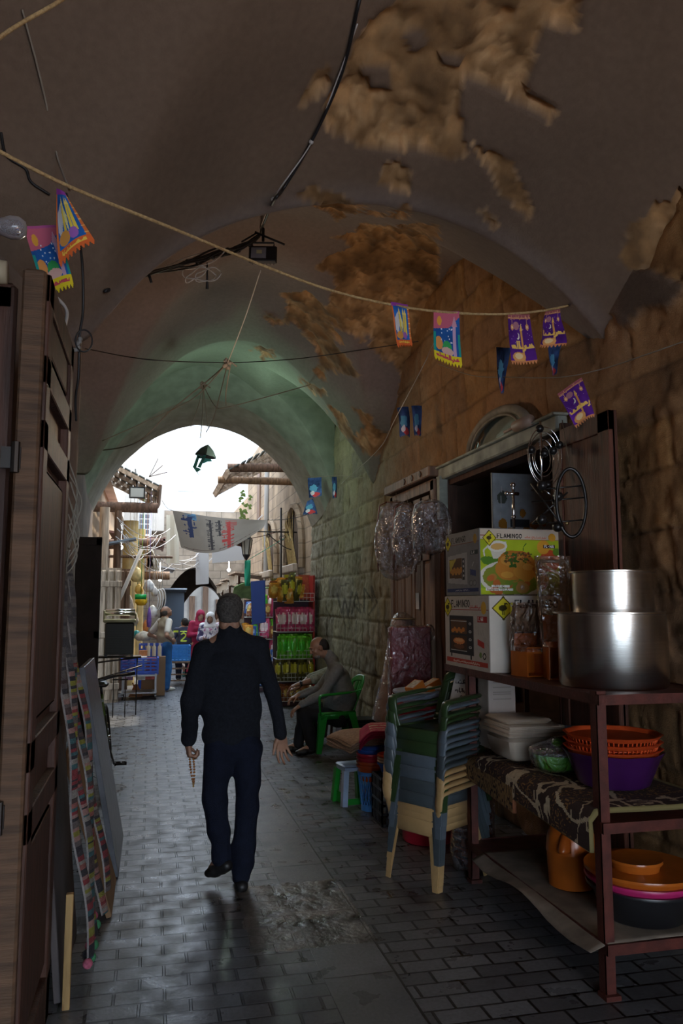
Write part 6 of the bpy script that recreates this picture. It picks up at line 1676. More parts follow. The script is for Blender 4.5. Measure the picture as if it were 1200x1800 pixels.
m.tube([(-.80, 12.6, .86), (-.80, 12.6, .0)], .018, 6); m.tube([(-.18, 12.7, .86), (-.18, 12.7, .0)], .010, 6)
o = part(m, 'iron_bracket', MATS['dark_iron'], True); tag(o, 'black iron bracket and railing carrying the air cooler', 'bracket')

# ================================================================ OVERHEAD: ropes, cables, lamp, lantern, pennants
def ceilpt(px, py, off=.02, y0=1.0, y1=13.0):
    d = ray(px, py); last = None
    for i in range(900):
        y = y0+(y1-y0)*i/900; t_ = y/d.y; z = H+d.z*t_
        if z > float(ceil_z(d.x*t_, y)): return Vector((d.x*t_, y, float(ceil_z(d.x*t_, y))-off))
    return Vector((d.x*y1/d.y, y1, 4))
ROPE = mat('hemp_rope', (.52, .36, .17), .9, 0, 80, .3, .6, 150); THIN = mat('thin_string', (.30, .26, .21), .9); CABLE = mat('black_cable', (.015, .015, .017), .5); WCABLE = mat('white_cable', (.50, .48, .47), .5)
def wire(name, label, pts, r, mt, n=6, cat='cable', closed=False, sm=True, k=8):
    m = MB(); m.tube(bez(pts, k) if not closed else pts, r, n, closed=closed); o = part(m, name, mt, sm); tag(o, label, cat); return o
wire('rope', 'long pale hemp rope crossing the vault and carrying the pennants', [at(-60, 235, 2.9), at(120, 327, 3.2), at(300, 400, 3.6), at(450, 462, 4.0), at(580, 510, 4.15), at(700, 538, 4.22), at(800, 550, 4.26), at(890, 552, 4.30), at(960, 545, 4.33), atX(1012, 534, 2.62)], .0075, ROPE, 8, 'rope')
wire('string', 'thin string sagging across the right wall under the purple pennants', [atX(770, 640, 2.66), atX(830, 660, 2.60), at(900, 663, 5.0), at(985, 663, 4.4), at(1060, 648, 4.0), at(1130, 625, 3.6), at(1230, 590, 3.2)], .004, THIN, 5, 'string')
wire('string', 'white string running from the right wall down to the dark blue pennants', [atX(768, 590, 2.66), at(740, 650, 7.0), at(695, 735, 7.3), at(665, 790, 8.6), at(600, 850, 10.4)], .004, mat('white_string', (.5, .48, .44), .9), 5, 'string')
wire('rope', 'grey cord hanging down the vault at the upper left corner', [ceilpt(40, 2), ceilpt(75, 140), ceilpt(100, 260), at(122, 335, 3.25)], .005, THIN, 5, 'rope')
wire('rope', 'short pale rope crossing the top left corner', [at(-20, 80, 2.4), at(30, 45, 2.5), at(95, 8, 2.6), at(130, -15, 2.7)], .007, ROPE, 6, 'rope')
wire('cable', 'wavy black cable on the vault above the left pennants', [ceilpt(2, 225), ceilpt(12, 262), ceilpt(45, 285), ceilpt(55, 310), ceilpt(88, 330)], .007, CABLE)
wire('cable', 'black ceiling cable running from the floodlight up to the top edge', [ceilpt(632, -10), ceilpt(600, 120), ceilpt(547, 240), ceilpt(500, 320), ceilpt(478, 350), ceilpt(458, 402)], .009, CABLE)
wire('cable', 'thin white cable alongside the black ceiling cable', [ceilpt(628, 30), ceilpt(596, 122), ceilpt(548, 243), ceilpt(480, 343), ceilpt(456, 400)], .004, WCABLE, 5)
for k, (px, py) in enumerate(((547, 240), (480, 343))):
    m = MB(); m.ball(ceilpt(px, py), .014, 8, 6); o = part(m, 'cable_clip', WCABLE, True); tag(o, ['upper white clip holding the ceiling cable', 'lower white clip holding the ceiling cable'][k], 'clip')
LP = at(462, 448, 6.4)
t = thing('floodlight', 'square black floodlight hanging under the crown of the vault', 'floodlight', LP)
Rl = rotm(math.radians(-12), 0, math.radians(-12))
m = MB(); m.box((0, 0, 0), (.235, .05, .15), Rl, .008); 
for k in range(7): m.box(Rl @ Vector((-.09+.03*k, .035, 0)), (.006, .03, .13), Rl)
part(m, 'housing', mat('lamp_black', (.012, .012, .014), .4)).parent = t
m = MB(); m.box(Rl @ Vector((-.035, -.027, .0)), (.125, .006, .105), Rl); part(m, 'glass', mat('flood_glass', (.22, .22, .25), .12)).parent = t
m = MB(); m.box(Rl @ Vector((-.03, -.032, .008)), (.045, .004, .035), Rl); part(m, 'led_chip', mat('led_yellow', (.45, .40, .22), .4)).parent = t
m = MB(); m.tube([Rl @ Vector((-.09, 0, .07)), Rl @ Vector((-.09, 0, .12)), Rl @ Vector((.09, 0, .12)), Rl @ Vector((.09, 0, .07))], .008, 6); m.tube([(0, 0, .12), (.0, .0, .235)], .012, 8); part(m, 'bracket', CABLE).parent = t
m = MB(); r = random.Random(9)
for k in range(9): 
    o_ = lambda: V(r.uniform(-.03, .03), r.uniform(-.05, .05), r.uniform(-.025, .025))
    m.tube(bez([ceilpt(186, 494, .05)+o_()*.2, at(250, 484, 5.2)+o_()*.3, at(300, 470, 5.7)+o_()*.6, at(340, 460, 5.9)+o_(), at(380, 447, 6.1)+o_(), at(415, 438, 6.25)+o_(), at(450, 420, 6.4)+o_()*.6, ceilpt(458, 404)], 5), .008 if k % 3 else .006, 6)
for k in range(12): px_ = r.uniform(325, 445); m.ball(at(px_, 461-(px_-330)*.27, 5.85+(px_-330)*.005)+V(0, 0, r.uniform(-.015, .015)), .022, 6, 5)
m.tube([at(448, 408, 6.4), at(500, 430, 6.35)], .009, 6); m.tube([at(450, 410, 6.4), at(425, 425, 6.3)], .008, 6); m.tube([at(262, 484, 5.3), at(266, 497, 5.3)], .010, 6)
o = part(m, 'cable_bundle', CABLE, True); tag(o, 'thick tangled bundle of black cables running left from the floodlight', 'cables')
m = MB(); c0 = at(350, 482, 6.0)
for (w_, h_, ox, ph) in ((.13, .05, .0, 0), (.10, .06, .07, .5), (.085, .07, -.02, 1.0)): m.tube([c0+V(ox+w_*math.cos(2*PI*i/24), .02*math.sin(i), h_*math.sin(2*PI*i/24+ph)) for i in range(24)], .005, 5, closed=True)
m.tube(bez([at(275, 478, 5.5), at(330, 452, 5.9), at(395, 437, 6.1), at(370, 462, 6.0), at(325, 470, 6.0)], 6), .005, 5)
o = part(m, 'cable_coil', WCABLE, True); tag(o, 'looped white cable dangling from the black cable bundle', 'cable')
o = MB().tube([at(364, 462, 6.0), at(364, 490, 6.0), at(364, 508, 6.0)], [.006, .008, .012], 8).build('antenna', CABLE, None, True); tag(o, 'short black antenna rod hanging from the cable bundle', 'antenna')
K1 = at(400, 638, 7.6); K2 = at(357, 677, 9.8)
lines = [([at(458, 475, 6.5), at(430, 560, 7.0), K1], .005, 'white string from the floodlight down to the upper knot', MATS['white_string']), ([ceilpt(150, 608), at(260, 632, 6.8), K1], .005, 'dark wire from the left wall to the upper knot', CABLE),
         ([K1, at(480, 634, 8.0), at(560, 626, 8.6), atX(735, 600, 2.68)], .005, 'dark wire from the upper knot to the right wall', CABLE), ([K1, at(370, 665, 9.0), at(300, 722, 9.4), at(235, 780, 9.6), ceilpt(150, 850, .3, 1, 12.7)], .009, 'grey cord from the upper knot down to the left wall', THIN),
         ([K1, at(340, 700, 8.6), at(270, 735, 9.0), at(180, 775, 9.3)], .006, 'thin grey cord running beside the thicker one to the left wall', THIN), ([K2, at(378, 714, 9.4), at(397, 716, 9.2), at(460, 700, 9.2), atX(620, 655, 2.60)], .006, 'grey wire looping from the lower knot to the right wall', THIN),
         ([K1, at(390, 680, 8.6), at(375, 735, 9.2), at(362, 760, 9.4)], .006, 'long left cord end dangling from the upper knot', THIN), ([K1+V(.03, 0, 0), at(397, 690, 8.0), at(397, 712, 8.3)], .006, 'right cord end dangling from the upper knot', THIN),
         ([K2, at(356, 730, 10.2), at(352, 770, 11.0)], .007, 'cord from the lower knot carrying the green lantern', THIN), ([K2, at(348, 715, 10), at(335, 750, 10)], .005, 'left frayed cord end at the lower knot', THIN), ([K2, at(362, 720, 10), at(366, 752, 10)], .005, 'right frayed cord end at the lower knot', THIN)]
for pts, r_, lb, mt in lines: wire('cord', lb, pts, r_, mt, 5, 'cord')
for nm, P_, lb in (('knot', K1, 'upper knot of cords under the vault'), ('knot', K2, 'lower knot of cords above the green lantern')):
    m = MB(); r = random.Random(3)
    for k in range(7): m.ball(P_+V(r.uniform(-.03, .03), r.uniform(-.02, .02), r.uniform(-.05, .03)), .022, 7, 5)
    m.tube([P_+V(-.02, 0, .05), P_+V(.09, 0, -.03)], .008, 5); o = part(m, nm, THIN); tag(o, lb, 'knot')
# green lantern
GL = mat('green_lantern', (.02, .20, .15), .5, 0, 10, .4); t = thing('lantern', 'broken dark-green hanging lantern in front of the bright opening', 'lantern', at(353, 830, 11)); hz = lambda px, py: at(px, py, 11)-Vector(t.location)
m = MB(); m.lathe([(.0, .40), (.03, .38), (.09, .33), (.135, .26), (.15, .225), (.10, .225), (0, .25)], (.02, 0, 0), 8, rotm(0, math.radians(10))); part(m, 'dome_cap', mat('lantern_cap', (.045, .05, .045), .6)).parent = t
m = MB()
for (a, b_) in ((-.055, -.11), (.03, -.05)): m.prism([(a, .24), (a+.04, .24), (b_+.045, .06), (b_, .07)], (0, 0, 0), (1, 0, 0), (0, 0, 1), .02)
m.prism([(-.06, .22), (.06, .22), (.02, .19), (-.05, .19)], (0, .0, 0), (1, 0, 0), (0, 0, 1), .02); m.prism([(-.12, .08), (-.02, .05), (.0, .03), (-.05, .0), (-.02, -.05), (-.07, .01)], (0, 0, 0), (1, 0, 0), (0, 0, 1), .02); part(m, 'broken_frame', GL).parent = t
m = MB(); m.prism([(.05, .20), (.13, .19), (.15, .16), (.08, .15), (.03, .12), (.02, .16)], (0, .01, 0), (1, 0, 0), (0, 0, 1), .015); part(m, 'torn_panel', mat('teal_film', (.04, .42, .36), .4)).parent = t

# ---- pennants
def art(kind, seed=0):
    c = Canvas(54, 84); r = random.Random(seed)
    if kind == 'purple':
        c.a[:] = (.10, .02, .24); c.noise(.8, 3, seed); c.rect(0, 0, 1, .10, (.35, .10, .12)); c.scrawl(0, 1, .08, .05, (.75, .4, .2), seed, False, .012)
        for k in range(30): c.ell(r.random(), .15+.5*r.random(), .008, .005, (.7, .6, .8))
        for x in (.18, .82): c.line([(x, .1), (x, .32)], .012, (.8, .45, .2)); c.ell(x, .25, .07, .06, (.75, .35, .15)); c.ell(x, .25, .03, .03, (.95, .75, .4))
        c.ell(.35, .22, .13, .08, (.45, .2, .25)); c.ell(.40, .42, .07, .065, (.95, .9, .8)); c.ell(.36, .405, .065, .058, (.10, .02, .24))
        c.rect(.52, .30, .60, .95, (.75, .35, .10)); c.poly([(.50, .32), (.56, .16), (.62, .32)], (.9, .55, .15)); c.scrawl(.1, .95, .66, .13, (.95, .62, .15), seed+1, False, .04); c.ell(.35, .84, .26, .10, (.85, .42, .14)); c.ell(.35, .82, .16, .06, (.98, .75, .4)); c.rect(0, .92, 1, 1, (.70, .28, .12))
    elif kind == 'lantern':
        c.a[:] = (.02, .12, .42); c.noise(.5, 4, seed); c.poly([(0, 0), (1, 0), (1, .1), (.6, .30), (0, .36)], (.62, .14, .22)); c.rect(0, .0, 1, .03, (.5, .1, .3)); c.ell(.22, .20, .09, .09, (.85, .42, .06)); c.ell(.2, .62, .15, .13, (.80, .35, .10)); c.rect(.0, .42, .1, .8, (.02, .35, .32)); c.rect(.92, .4, 1, .9, (.02, .35, .32))
        for k in range(14): c.ell(.3+.5*r.random(), .28+.3*r.random(), .022, .014, (.85, .9, 1))
        c.rect(.74, .26, .86, .80, (.62, .42, .62)); c.poly([(.70, .27), (.80, .08), (.9, .27)], (.68, .35, .45)); c.ell(.52, .66, .17, .12, (.05, .42, .12)); c.ell(.52, .74, .22, .08, (.78, .50, .45)); c.rect(0, .80, 1, 1, (.85, .70, .03)); c.scrawl(.15, .9, .88, .07, (.60, .08, .12), seed+2, False, .024)
    elif kind == 'mosque':
        c.a[:] = (.02, .14, .50); c.noise(.6, 4, seed); c.rect(0, 0, .08, 1, (.75, .20, .05)); c.rect(.90, 0, 1, 1, (.75, .20, .05)); c.rect(0, 0, 1, .08, (.35, .06, .4))
        for k in range(7): c.rect(.08, .12+.11*k, .0, .0, (1, .6, .2)); c.line([(.91, .12+.11*k), (.99, .12+.11*k)], .018, (.9, .6, .2))
        for x in (.38, .62, .74): c.rect(x-.05, .25, x+.05, .72, (.90, .68, .08)); c.poly([(x-.07, .26), (x, .12), (x+.07, .26)], (.95, .75, .2))
        c.poly([(.1, .35), (.3, .2), (.34, .5), (.2, .7), (.1, .6)], (.65, .66, .70)); c.ell(.3, .72, .2, .09, (.75, .35, .08)); c.ell(.62, .72, .14, .08, (.40, .15, .55)); c.poly([(.4, .2), (.55, .45), (.5, .7), (.42, .5)], (.85, .80, .35)); c.rect(0, .82, 1, 1, (.80, .16, .04)); c.scrawl(.15, .85, .885, .035, (.95, .65, .1), seed, False, .016)
    else:
        c.a[:] = (.03, .06, .16); c.noise(1.2, 4, seed); c.ell(.4, .5, .3, .2, (.08, .25, .40), n=.4, seed=seed); c.ell(.6, .85, .3, .12, (.45, .05, .06), n=.4); c.ell(.3, .75, .15, .1, (.5, .5, .6), n=.5)
    pts = [(0, 0), (1, 0), (1, .93)]; n = 9
    for k in range(n): pts += [(1-(k+.5)/n, 1.0), (1-(k+1)/n, .93)]
    c.cut(pts[:-1]+[(0, .93)]); return c
def pennant(kind, label, TL, TR, BR, BL, curl=.03, seed=0, group='paper pennants hung across the passage', dim=1.0):
    TL, TR, BR, BL = map(Vector, (TL, TR, BR, BL)); nrm = (TR-TL).cross(BL-TL).normalized(); c = art(kind, seed); c.a *= dim
    def fn(u, v):
        p = (TL.lerp(TR, u)).lerp(BL.lerp(BR, u), 1-v); s = 1-v
        return p+nrm*(curl*math.sin(u*PI*1.3+seed)*(.3+s)+curl*.6*math.sin(s*5+seed))
    o = c.mesh('pennant', fn, PRINT); md = o.modifiers.new('th', 'SOLIDIFY'); md.thickness = .0012; tag(o, label, 'pennant', group); return o
q = lambda px, py, Y: at(px, py, Y)
pennant('lantern', 'left pair: lower pennant with lanterns, yellow fringe, partly behind the orange one', q(42, 394, 3.25), q(100, 395, 3.28), q(130, 512, 3.2), q(78, 520, 3.2), .015, 1, dim=.8)
pennant('mosque', 'left pair: upper orange-bordered mosque pennant with spiky orange fringe', q(97, 328, 3.18), q(112, 336, 3.16), q(170, 428, 3.08), q(100, 468, 3.10), .012, 2, dim=.9)
pennant('mosque', 'narrow orange mosque pennant, first on the rope right of the vault centre', q(685, 532, 4.22), q(716, 536, 4.24), q(728, 606, 4.16), q(698, 614, 4.14), .012, 4)
pennant('lantern', 'blue lantern pennant with yellow fringe in the middle of the rope', q(761, 546, 4.26), q(806, 548, 4.26), q(813, 648, 4.2), q(762, 634, 4.2), .010, 5)
pennant('purple', 'purple mosque pennant with gold minaret hanging straight on the rope', q(892, 552, 4.30), q(930, 553, 4.30), q(944, 641, 4.24), q(898, 642, 4.24), .008, 6)
pennant('purple', 'half-turned purple pennant at the right end of the rope', q(962, 546, 4.33), q(985, 543, 4.40), q(988, 612, 4.40), q(950, 610, 4.25), .02, 7)
pennant('purple', 'tilted purple pennant hanging from the thin string above the door leaf', q(979, 690, 4.25), q(1022, 662, 4.2), q(1046, 735, 4.1), q(1012, 750, 4.15), .02, 8)
pennant('dark', 'left one of two dark blue faded pennants hanging near the lunette corner', q(698, 716, 7.25), q(718, 714, 7.25), q(722, 768, 7.2), q(704, 768, 7.2), .03, 9)
pennant('dark', 'right one of two dark blue faded pennants hanging near the lunette corner', q(722, 714, 7.2), q(741, 713, 7.2), q(742, 766, 7.15), q(728, 768, 7.15), .02, 10)
pennant('dark', 'grey crumpled triangular pennant hanging left of the straight purple one', q(870, 612, 5.2), q(897, 612, 5.2), q(886, 692, 5.15), q(876, 690, 5.15), .02, 11, dim=1.5)
pennant('dark', 'faded brown triangular pennant hanging under the half-turned purple one', q(962, 606, 4.7), q(986, 604, 4.7), q(976, 660, 4.65), q(970, 660, 4.65), .015, 12)
pennant('dark', 'small upper blue pennant at the far end of the vault', q(541, 840, 12.0), q(565, 839, 12.0), q(564, 874, 11.95), q(543, 876, 11.95), .03, 13, dim=2.6)
pennant('dark', 'small lower folded blue pennant at the far end of the vault', q(540, 880, 12.0), q(550, 876, 12.0), q(558, 906, 11.95), q(532, 904, 11.95), .03, 14, dim=2.6)
pennant('dark', 'narrow red-blue pennant on the string beside the two small far ones', q(583, 838, 11), q(592, 838, 11), q(592, 876, 10.95), q(585, 877, 10.95), .02, 15, dim=1.6)
wire('string', 'thin string at the far end of the vault holding the small pennants', [at(520, 836, 12.6), at(560, 838, 12.0), at(590, 836, 11), atX(640, 840, 2.66)], .004, THIN, 5, 'string')
# cables beside the door leaf
wire('cable', 'long black cable hanging down the wall beside the left pennants', [at(116, 340, 3.35), at(142, 440, 3.6), at(146, 540, 3.7), at(140, 590, 3.75), at(138, 660, 3.8), at(133, 700, 3.85), at(134, 740, 3.9)], .006, CABLE)
wire('cable', 'white bent cable over the top of the door leaf', [at(60, 500, 3.1), at(95, 520, 3.2), at(117, 545, 3.3), at(114, 575, 3.4)], .007, WCABLE)
P_ = at(147, 598, 3.72)
wire('cable_ring', 'coiled ring of black cable beside the door leaf', [P_+V(.037*math.cos(2*PI*i/24), .01, .052*math.sin(2*PI*i/24)) for i in range(24)], .004, CABLE, 6, 'cable', True)
m = MB(); r = random.Random(2)
for k in range(6): m.ball(at(136, 606, 3.74)+V(r.uniform(-.012, .012), 0, r.uniform(-.03, .03)), .012, 6, 5)
o = part(m, 'wire_knot', mat('wire_grey', (.2, .2, .2), .4), True); tag(o, 'grey knot of wire beside the coiled cable ring', 'wire')
# ================================================================ STREET BEYOND THE VAULT
def st(m, name, mt, lab=None): o = part(m, name, mt); tag(o, kind='structure'); return o
# left row of shops
m = MB(); m.box((-1.62, 20.6, 2.4), (1.0, 13.6, 4.8)); st(m, 'wall_street_left', HONEY)
m = MB(); m.box((-2.4, 22, 5.8), (3.0, 16, 3.0)); st(m, 'wall_street_left_upper', mat('cream_render', (.60, .55, .48), .9, 0, 2, .2))
# right building
m = MB(); m.box((3.30, 19.0, 3.0), (1.0, 10.4, 6.0)); st(m, 'wall_street_right', HSTONE)
m = MB(); m.box((3.55, 28, 2.6), (1.0, 8, 5.2)); st(m, 'wall_street_right_far', HONEY)
# cross wall with pointed arch, darker second arch and daylight beyond
m = MB(); wall_with_arch(m, 27.0, 1.2, -1.2, 4.3, 4.75, .30, 2.45, 1.55, 2.85); st(m, 'wall_cross_arch', TSTONE)
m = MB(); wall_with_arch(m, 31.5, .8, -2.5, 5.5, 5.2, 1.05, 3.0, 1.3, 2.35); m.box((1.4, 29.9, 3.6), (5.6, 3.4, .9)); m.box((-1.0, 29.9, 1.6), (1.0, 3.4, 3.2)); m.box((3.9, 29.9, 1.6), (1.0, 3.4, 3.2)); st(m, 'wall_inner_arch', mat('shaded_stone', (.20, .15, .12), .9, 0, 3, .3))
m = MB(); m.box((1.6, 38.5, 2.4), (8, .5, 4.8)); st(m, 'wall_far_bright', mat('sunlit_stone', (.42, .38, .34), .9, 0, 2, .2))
m = MB(); r = random.Random(4)
for k in range(9): m.box((-.6+.62*k, 38.2, 1.1+.5*(k % 2)), (.26, .08, 1.5+.3*(k % 3)))
st(m, 'trim_far_doorways', BROWNWOOD)
# tall whitewashed house
m = MB(); m.box((2.2, 37.0, 9.5), (12, 4, 12)); st(m, 'wall_white_house', mat('whitewash', (.50, .49, .50), .9, 0, 1.2, .06, .3, 6))
m = MB(); m.box((-.95, 27.6, 5.6), (2.6, 2.6, 3.2)); st(m, 'wall_cream_house', mat('cream_house', (.46, .42, .38), .9, 0, 2, .12))
def window(n, x, y, z, w, h, nx, ny, shut=False):
    m = MB(); m.box((x, y, z), (w+.12, .06, h+.12)); fo = part(m, 'window_%d' % n, mat('window_frame_white', (.66, .66, .70), .6)); tag(fo, kind='structure')
    m = MB(); pw, ph_ = w/nx, h/ny
    for i in range(nx):
        for j in range(ny): m.box((x-w/2+pw*(i+.5), y-.035, z-h/2+ph_*(j+.5)), (pw*.78, .01, ph_*.8))
    o = part(m, 'panes', mat('pane_dark', (.10, .11, .14), .2) if not shut else mat('grey_shutter', (.30, .30, .32), .7)); o.parent = fo
window(1, at(327, 852, 34.9).x, 34.95, at(327, 852, 34.9).z, .62, .42, 2, 1, True)
pw_ = at(254, 912, 26.2); window(2, pw_.x, 26.25, pw_.z, .34, 1.0, 2, 6); pw_ = at(254, 885, 26.2)
for px, py, w_, h_ in ((357, 840, .12, .2), (258, 795, .08, .12)):
    pp = at(px, py, 34.9); m = MB(); m.ball(pp, (w_, .03, h_), 8, 6); o = part(m, 'trim_wall_stain', mat('wall_stain', (.45, .36, .30), .9)); tag(o, kind='structure')
# arched recesses and plank doors in the right building
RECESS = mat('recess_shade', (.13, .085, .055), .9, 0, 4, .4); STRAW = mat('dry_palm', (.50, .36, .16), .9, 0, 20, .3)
for n, (y0, y1, zt) in enumerate(((14.75, 16.6, 3.62), (17.9, 19.9, 3.62))):
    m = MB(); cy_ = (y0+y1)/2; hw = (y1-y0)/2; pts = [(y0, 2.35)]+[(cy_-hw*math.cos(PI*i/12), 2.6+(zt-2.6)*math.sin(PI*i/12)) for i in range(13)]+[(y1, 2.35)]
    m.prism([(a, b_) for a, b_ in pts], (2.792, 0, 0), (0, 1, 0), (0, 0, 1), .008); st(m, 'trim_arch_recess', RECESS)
    m = MB(); pp = [(2.74, a, b_) for a, b_ in pts]; m.tube(pp, .07, 6); st(m, 'trim_arch_surround', HSTONE)
    m = MB(); r = random.Random(n+3)
    for k in range(26):
        yb = cy_+r.uniform(-.25, .25)*hw*2; m.tube([(2.72, yb, 2.45), (2.66, yb+r.uniform(-.1, .1), 2.9), (2.62, yb+r.uniform(-.35, .35), 2.9+r.uniform(.15, .6))], [.014, .010, .003], 4)
    o = part(m, 'dry_palm_leaves', STRAW); tag(o, ['bundle of dry palm leaves in the nearer arched recess of the right building', 'bundle of dry palm leaves in the farther arched recess of the right building'][n], 'palm leaves')
    plank_door('plank_door', ['nearer pale plank shutter with cornice below the arched recess, behind the snack racks', 'farther pale plank shutter with cornice below the second arched recess'][n], (2.66, cy_, 0), y1-y0-.3, 2.30, math.radians(-90), 4, BEIGEWOOD, (.1, .6, .93), True)
m = MB(); m.box((2.79, 21.4, 4.6), (.06, .55, 1.7)); m.box((2.74, 21.4, 5.5), (.1, .75, .1)); m.box((2.74, 21.4, 3.72), (.14, .8, .08)); tag(part(m, 'window_3', BROWNWOOD), kind='structure')

# pergola roof at the upper right and eaves on the left
def rafters(name, label, c, rz, w, d, tilt, n, slat, beam, under_=True, nb=2):
    t = thing(name, label, 'roof', c, rz); R = rotm(0, tilt, 0)
    m = MB()
    for k in range(n): m.box(R @ Vector((-w/2+w*(k+.5)/n, 0, .04)), (w/n*.62, d, .02), R)
    part(m, 'slats', slat).parent = t
    for k in range(nb):
        m = MB(); m.box(R @ Vector((0, -d/2+d*(k+.5)/nb, -.03)), (w, .07, .09), R); part(m, 'rafter', beam).parent = t
    for s in (-1,): m = MB(); m.box(R @ Vector((s*w/2, 0, .0)), (.05, d+.1, .12), R); part(m, 'fascia', beam).parent = t
    return t
PALEBEAM = wood('pale_beam', (.50, .37, .27), .8, (6, 1, 6)); TINM = mat('dark_roof_sheet', (.10, .12, .12), .6, 0, 5, .3)
c_ = (at(375, 825, 16.0)+at(470, 770, 16.0))/2
rafters('eave_roof', 'slatted timber eave roof on the right building against the sky', (2.10, 16.4, 4.55), 0, 1.75, 3.2, math.radians(-30), 12, TINM, PALEBEAM, nb=4)
def log(label, a, b_, r_, mt): o = part(MB().tube([a, b_], r_, 10), 'timber_beam', mt, ang=50); tag(o, label, 'beam'); return o
log('rounded timber beam under the right eave roof, lower one', at(383, 843, 15.5), V(2.85, 15.5, 4.08), .075, OLDWOOD)
log('square dark timber beam under the right eave roof, upper one', at(400, 822, 15.0), V(2.85, 15.0, 4.28), .085, wood('dark_beam', (.16, .09, .06), .8))
log('grey pole standing against the right building below the eave roof', V(2.66, 19.0, 0), V(2.66, 19.0, 4.9), .06, mat('grey_pole', (.30, .28, .26), .7))
t = thing('eave_roof', 'left eave roof of dark boards on timber brackets above the plank doors', 'roof', (-.45, 17.0, 4.15))
m = MB(); Re = rotm(0, math.radians(26), 0)
for k in range(8): m.box(Re @ Vector((-.52+.15*k, 0, .03)), (.12, 3.0, .02), Re)
part(m, 'boards', TINM).parent = t
for y in (-1.45, -.5, .5, 1.4): m = MB(); m.box(Re @ Vector((.0, y, -.03)), (1.25, .08, .08), Re); part(m, 'rafter', PALEBEAM).parent = t
m = MB(); m.box(Re @ Vector((.62, 0, .0)), (.05, 3.1, .10), Re); part(m, 'fascia', BROWNWOOD).parent = t
log('timber beam end under the left eave roof, highest on the left', V(-1.15, 15.7, 3.50), at(277, 893, 15.7), .10, wood('dark_beam', (.16, .09, .06), .8))
log('reddish timber beam end, second down on the left', V(-1.15, 19.0, 3.02), at(281, 955, 19.0), .12, wood('dark_beam', (.16, .09, .06), .8))
log('orange-brown timber beam end, lowest on the left', V(-1.15, 21.0, 2.37), at(298, 1012, 21.0), .11, OLDWOOD)
t = thing('eave_roof', 'second eave canopy with purple-brown edge lower down the left side', 'roof', (-.35, 21, 3.25))
m = MB(); m.box((0, 0, .0), (1.3, 3.6, .05), rotm(0, math.radians(8))); m.box((.62, 0, -.08), (.05, 3.6, .12)); part(m, 'canopy', wood('purple_brown_board', (.25, .13, .11), .7)).parent = t
for y in (-1.6, 0): m = MB(); m.box((0, y, -.10), (1.2, .07, .10)); part(m, 'rafter', BROWNWOOD).parent = t
t = thing('eave_roof', 'third low canopy of grey sheet near the crossing arch on the left', 'roof', (.0, 24.5, 2.75)); m = MB(); m.box((0, 0, 0), (1.3, 2.6, .04), rotm(0, math.radians(10))); part(m, 'sheet', mat('grey_sheet', (.38, .36, .36), .6)).parent = t
t = thing('mirror_frame', 'dark framed glass panel fixed under the left eave roof', 'mirror', at(241, 866, 15.45)); m = MB(); m.box((0, 0, 0), (.29, .04, .22)); m.tube([(0, .02, .05), (-.05, .3, .5)], .015, 5); part(m, 'frame', DARKP).parent = t; m = MB(); m.box((0, -.024, 0), (.24, .006, .17)); part(m, 'glass', mat('grey_mirror', (.45, .45, .42), .15)).parent = t
for k, (px, y, w_, mt, lb) in enumerate(((181, 14.9, .09, MATS['weathered_wood'], 'weathered timber post beside the beige plank door'), (205, 15.4, .07, BROWNWOOD, 'brown timber post behind the air cooler'), (228, 17.3, .16, mat('yellow_plaster_post', (.62, .46, .20), .8, 0, 4, .3), 'yellow-ochre pillar by the hanging household goods'), (245, 19.2, .12, MATS['yellow_plaster_post'], 'second thinner ochre post farther down the left side'))):
    p0 = at(px, 1000, y); m = MB(); m.tube([(p0.x, y, 0), (p0.x, y, 3.4)], w_, 10); o = part(m, 'timber_post', mt, ang=50); tag(o, lb, 'post')
o = part(MB().tube([at(160, 1200, 14.6), at(196, 1085, 14.75), at(249, 965, 14.9)], .035, 8), 'leaning_pole', mat('grey_pole', (.30, .28, .26), .7), True); tag(o, 'dark grey pole leaning diagonally above the air cooler', 'pole')
m = MB(); 
for k in range(10):
    r = random.Random(k); a = at(r.uniform(200, 225), r.uniform(905, 950), 15); b_ = at(r.uniform(240, 330), r.uniform(925, 985), r.uniform(16, 20)); m.tube(sag(a, b_, r.uniform(.1, .5), 10), .007, 5)
for k in range(6): r = random.Random(k+50); m.tube(sag(at(275, 975, 19), at(350, r.uniform(968, 1000), 22), r.uniform(.0, .3), 8), .008, 5)
o = part(m, 'cable_tangle', WCABLE, True); tag(o, 'tangle of white electric cables draped between the left eaves and the signs', 'cables')
m = MB()
for k in range(3): m.tube([at(262, 838, 16), at(278+8*k, 806+12*k, 15.8)], .008, 4)
o = part(m, 'bare_rods', DARKWOOD); tag(o, 'bare twiggy rods sticking out above the left eave roof', 'rods')
m = MB(); m.box(at(215, 952, 15.2), (.50, .5, .03), rotm(0, -.2)); o = part(m, 'sheet_awning', mat('blue_grey_sheet', (.20, .26, .34), .5)); tag(o, 'small blue-grey sheet awning above the ochre pillar', 'awning')
for (px, py, Y, lb) in ((212, 962, 15.6, 'white lamp glowing under the small blue-grey awning'), (281, 1019, 21.5, 'round white lamp glowing below the lowest left beam'), (402, 1002, 22, 'white strip lamp glowing under the right-hand stall roofs')):
    o = part(MB().ball(at(px, py, Y), .045, 10, 8).tube([at(px, py, Y)+V(0, 0, .05), at(px, py, Y)+V(0, .02, .45)], .012, 5), 'street_bulb', mat('lit_bulb', (1, 1, 1), .5, emit=(.95, 1, 1), estr=6), True); tag(o, lb, 'lamp')

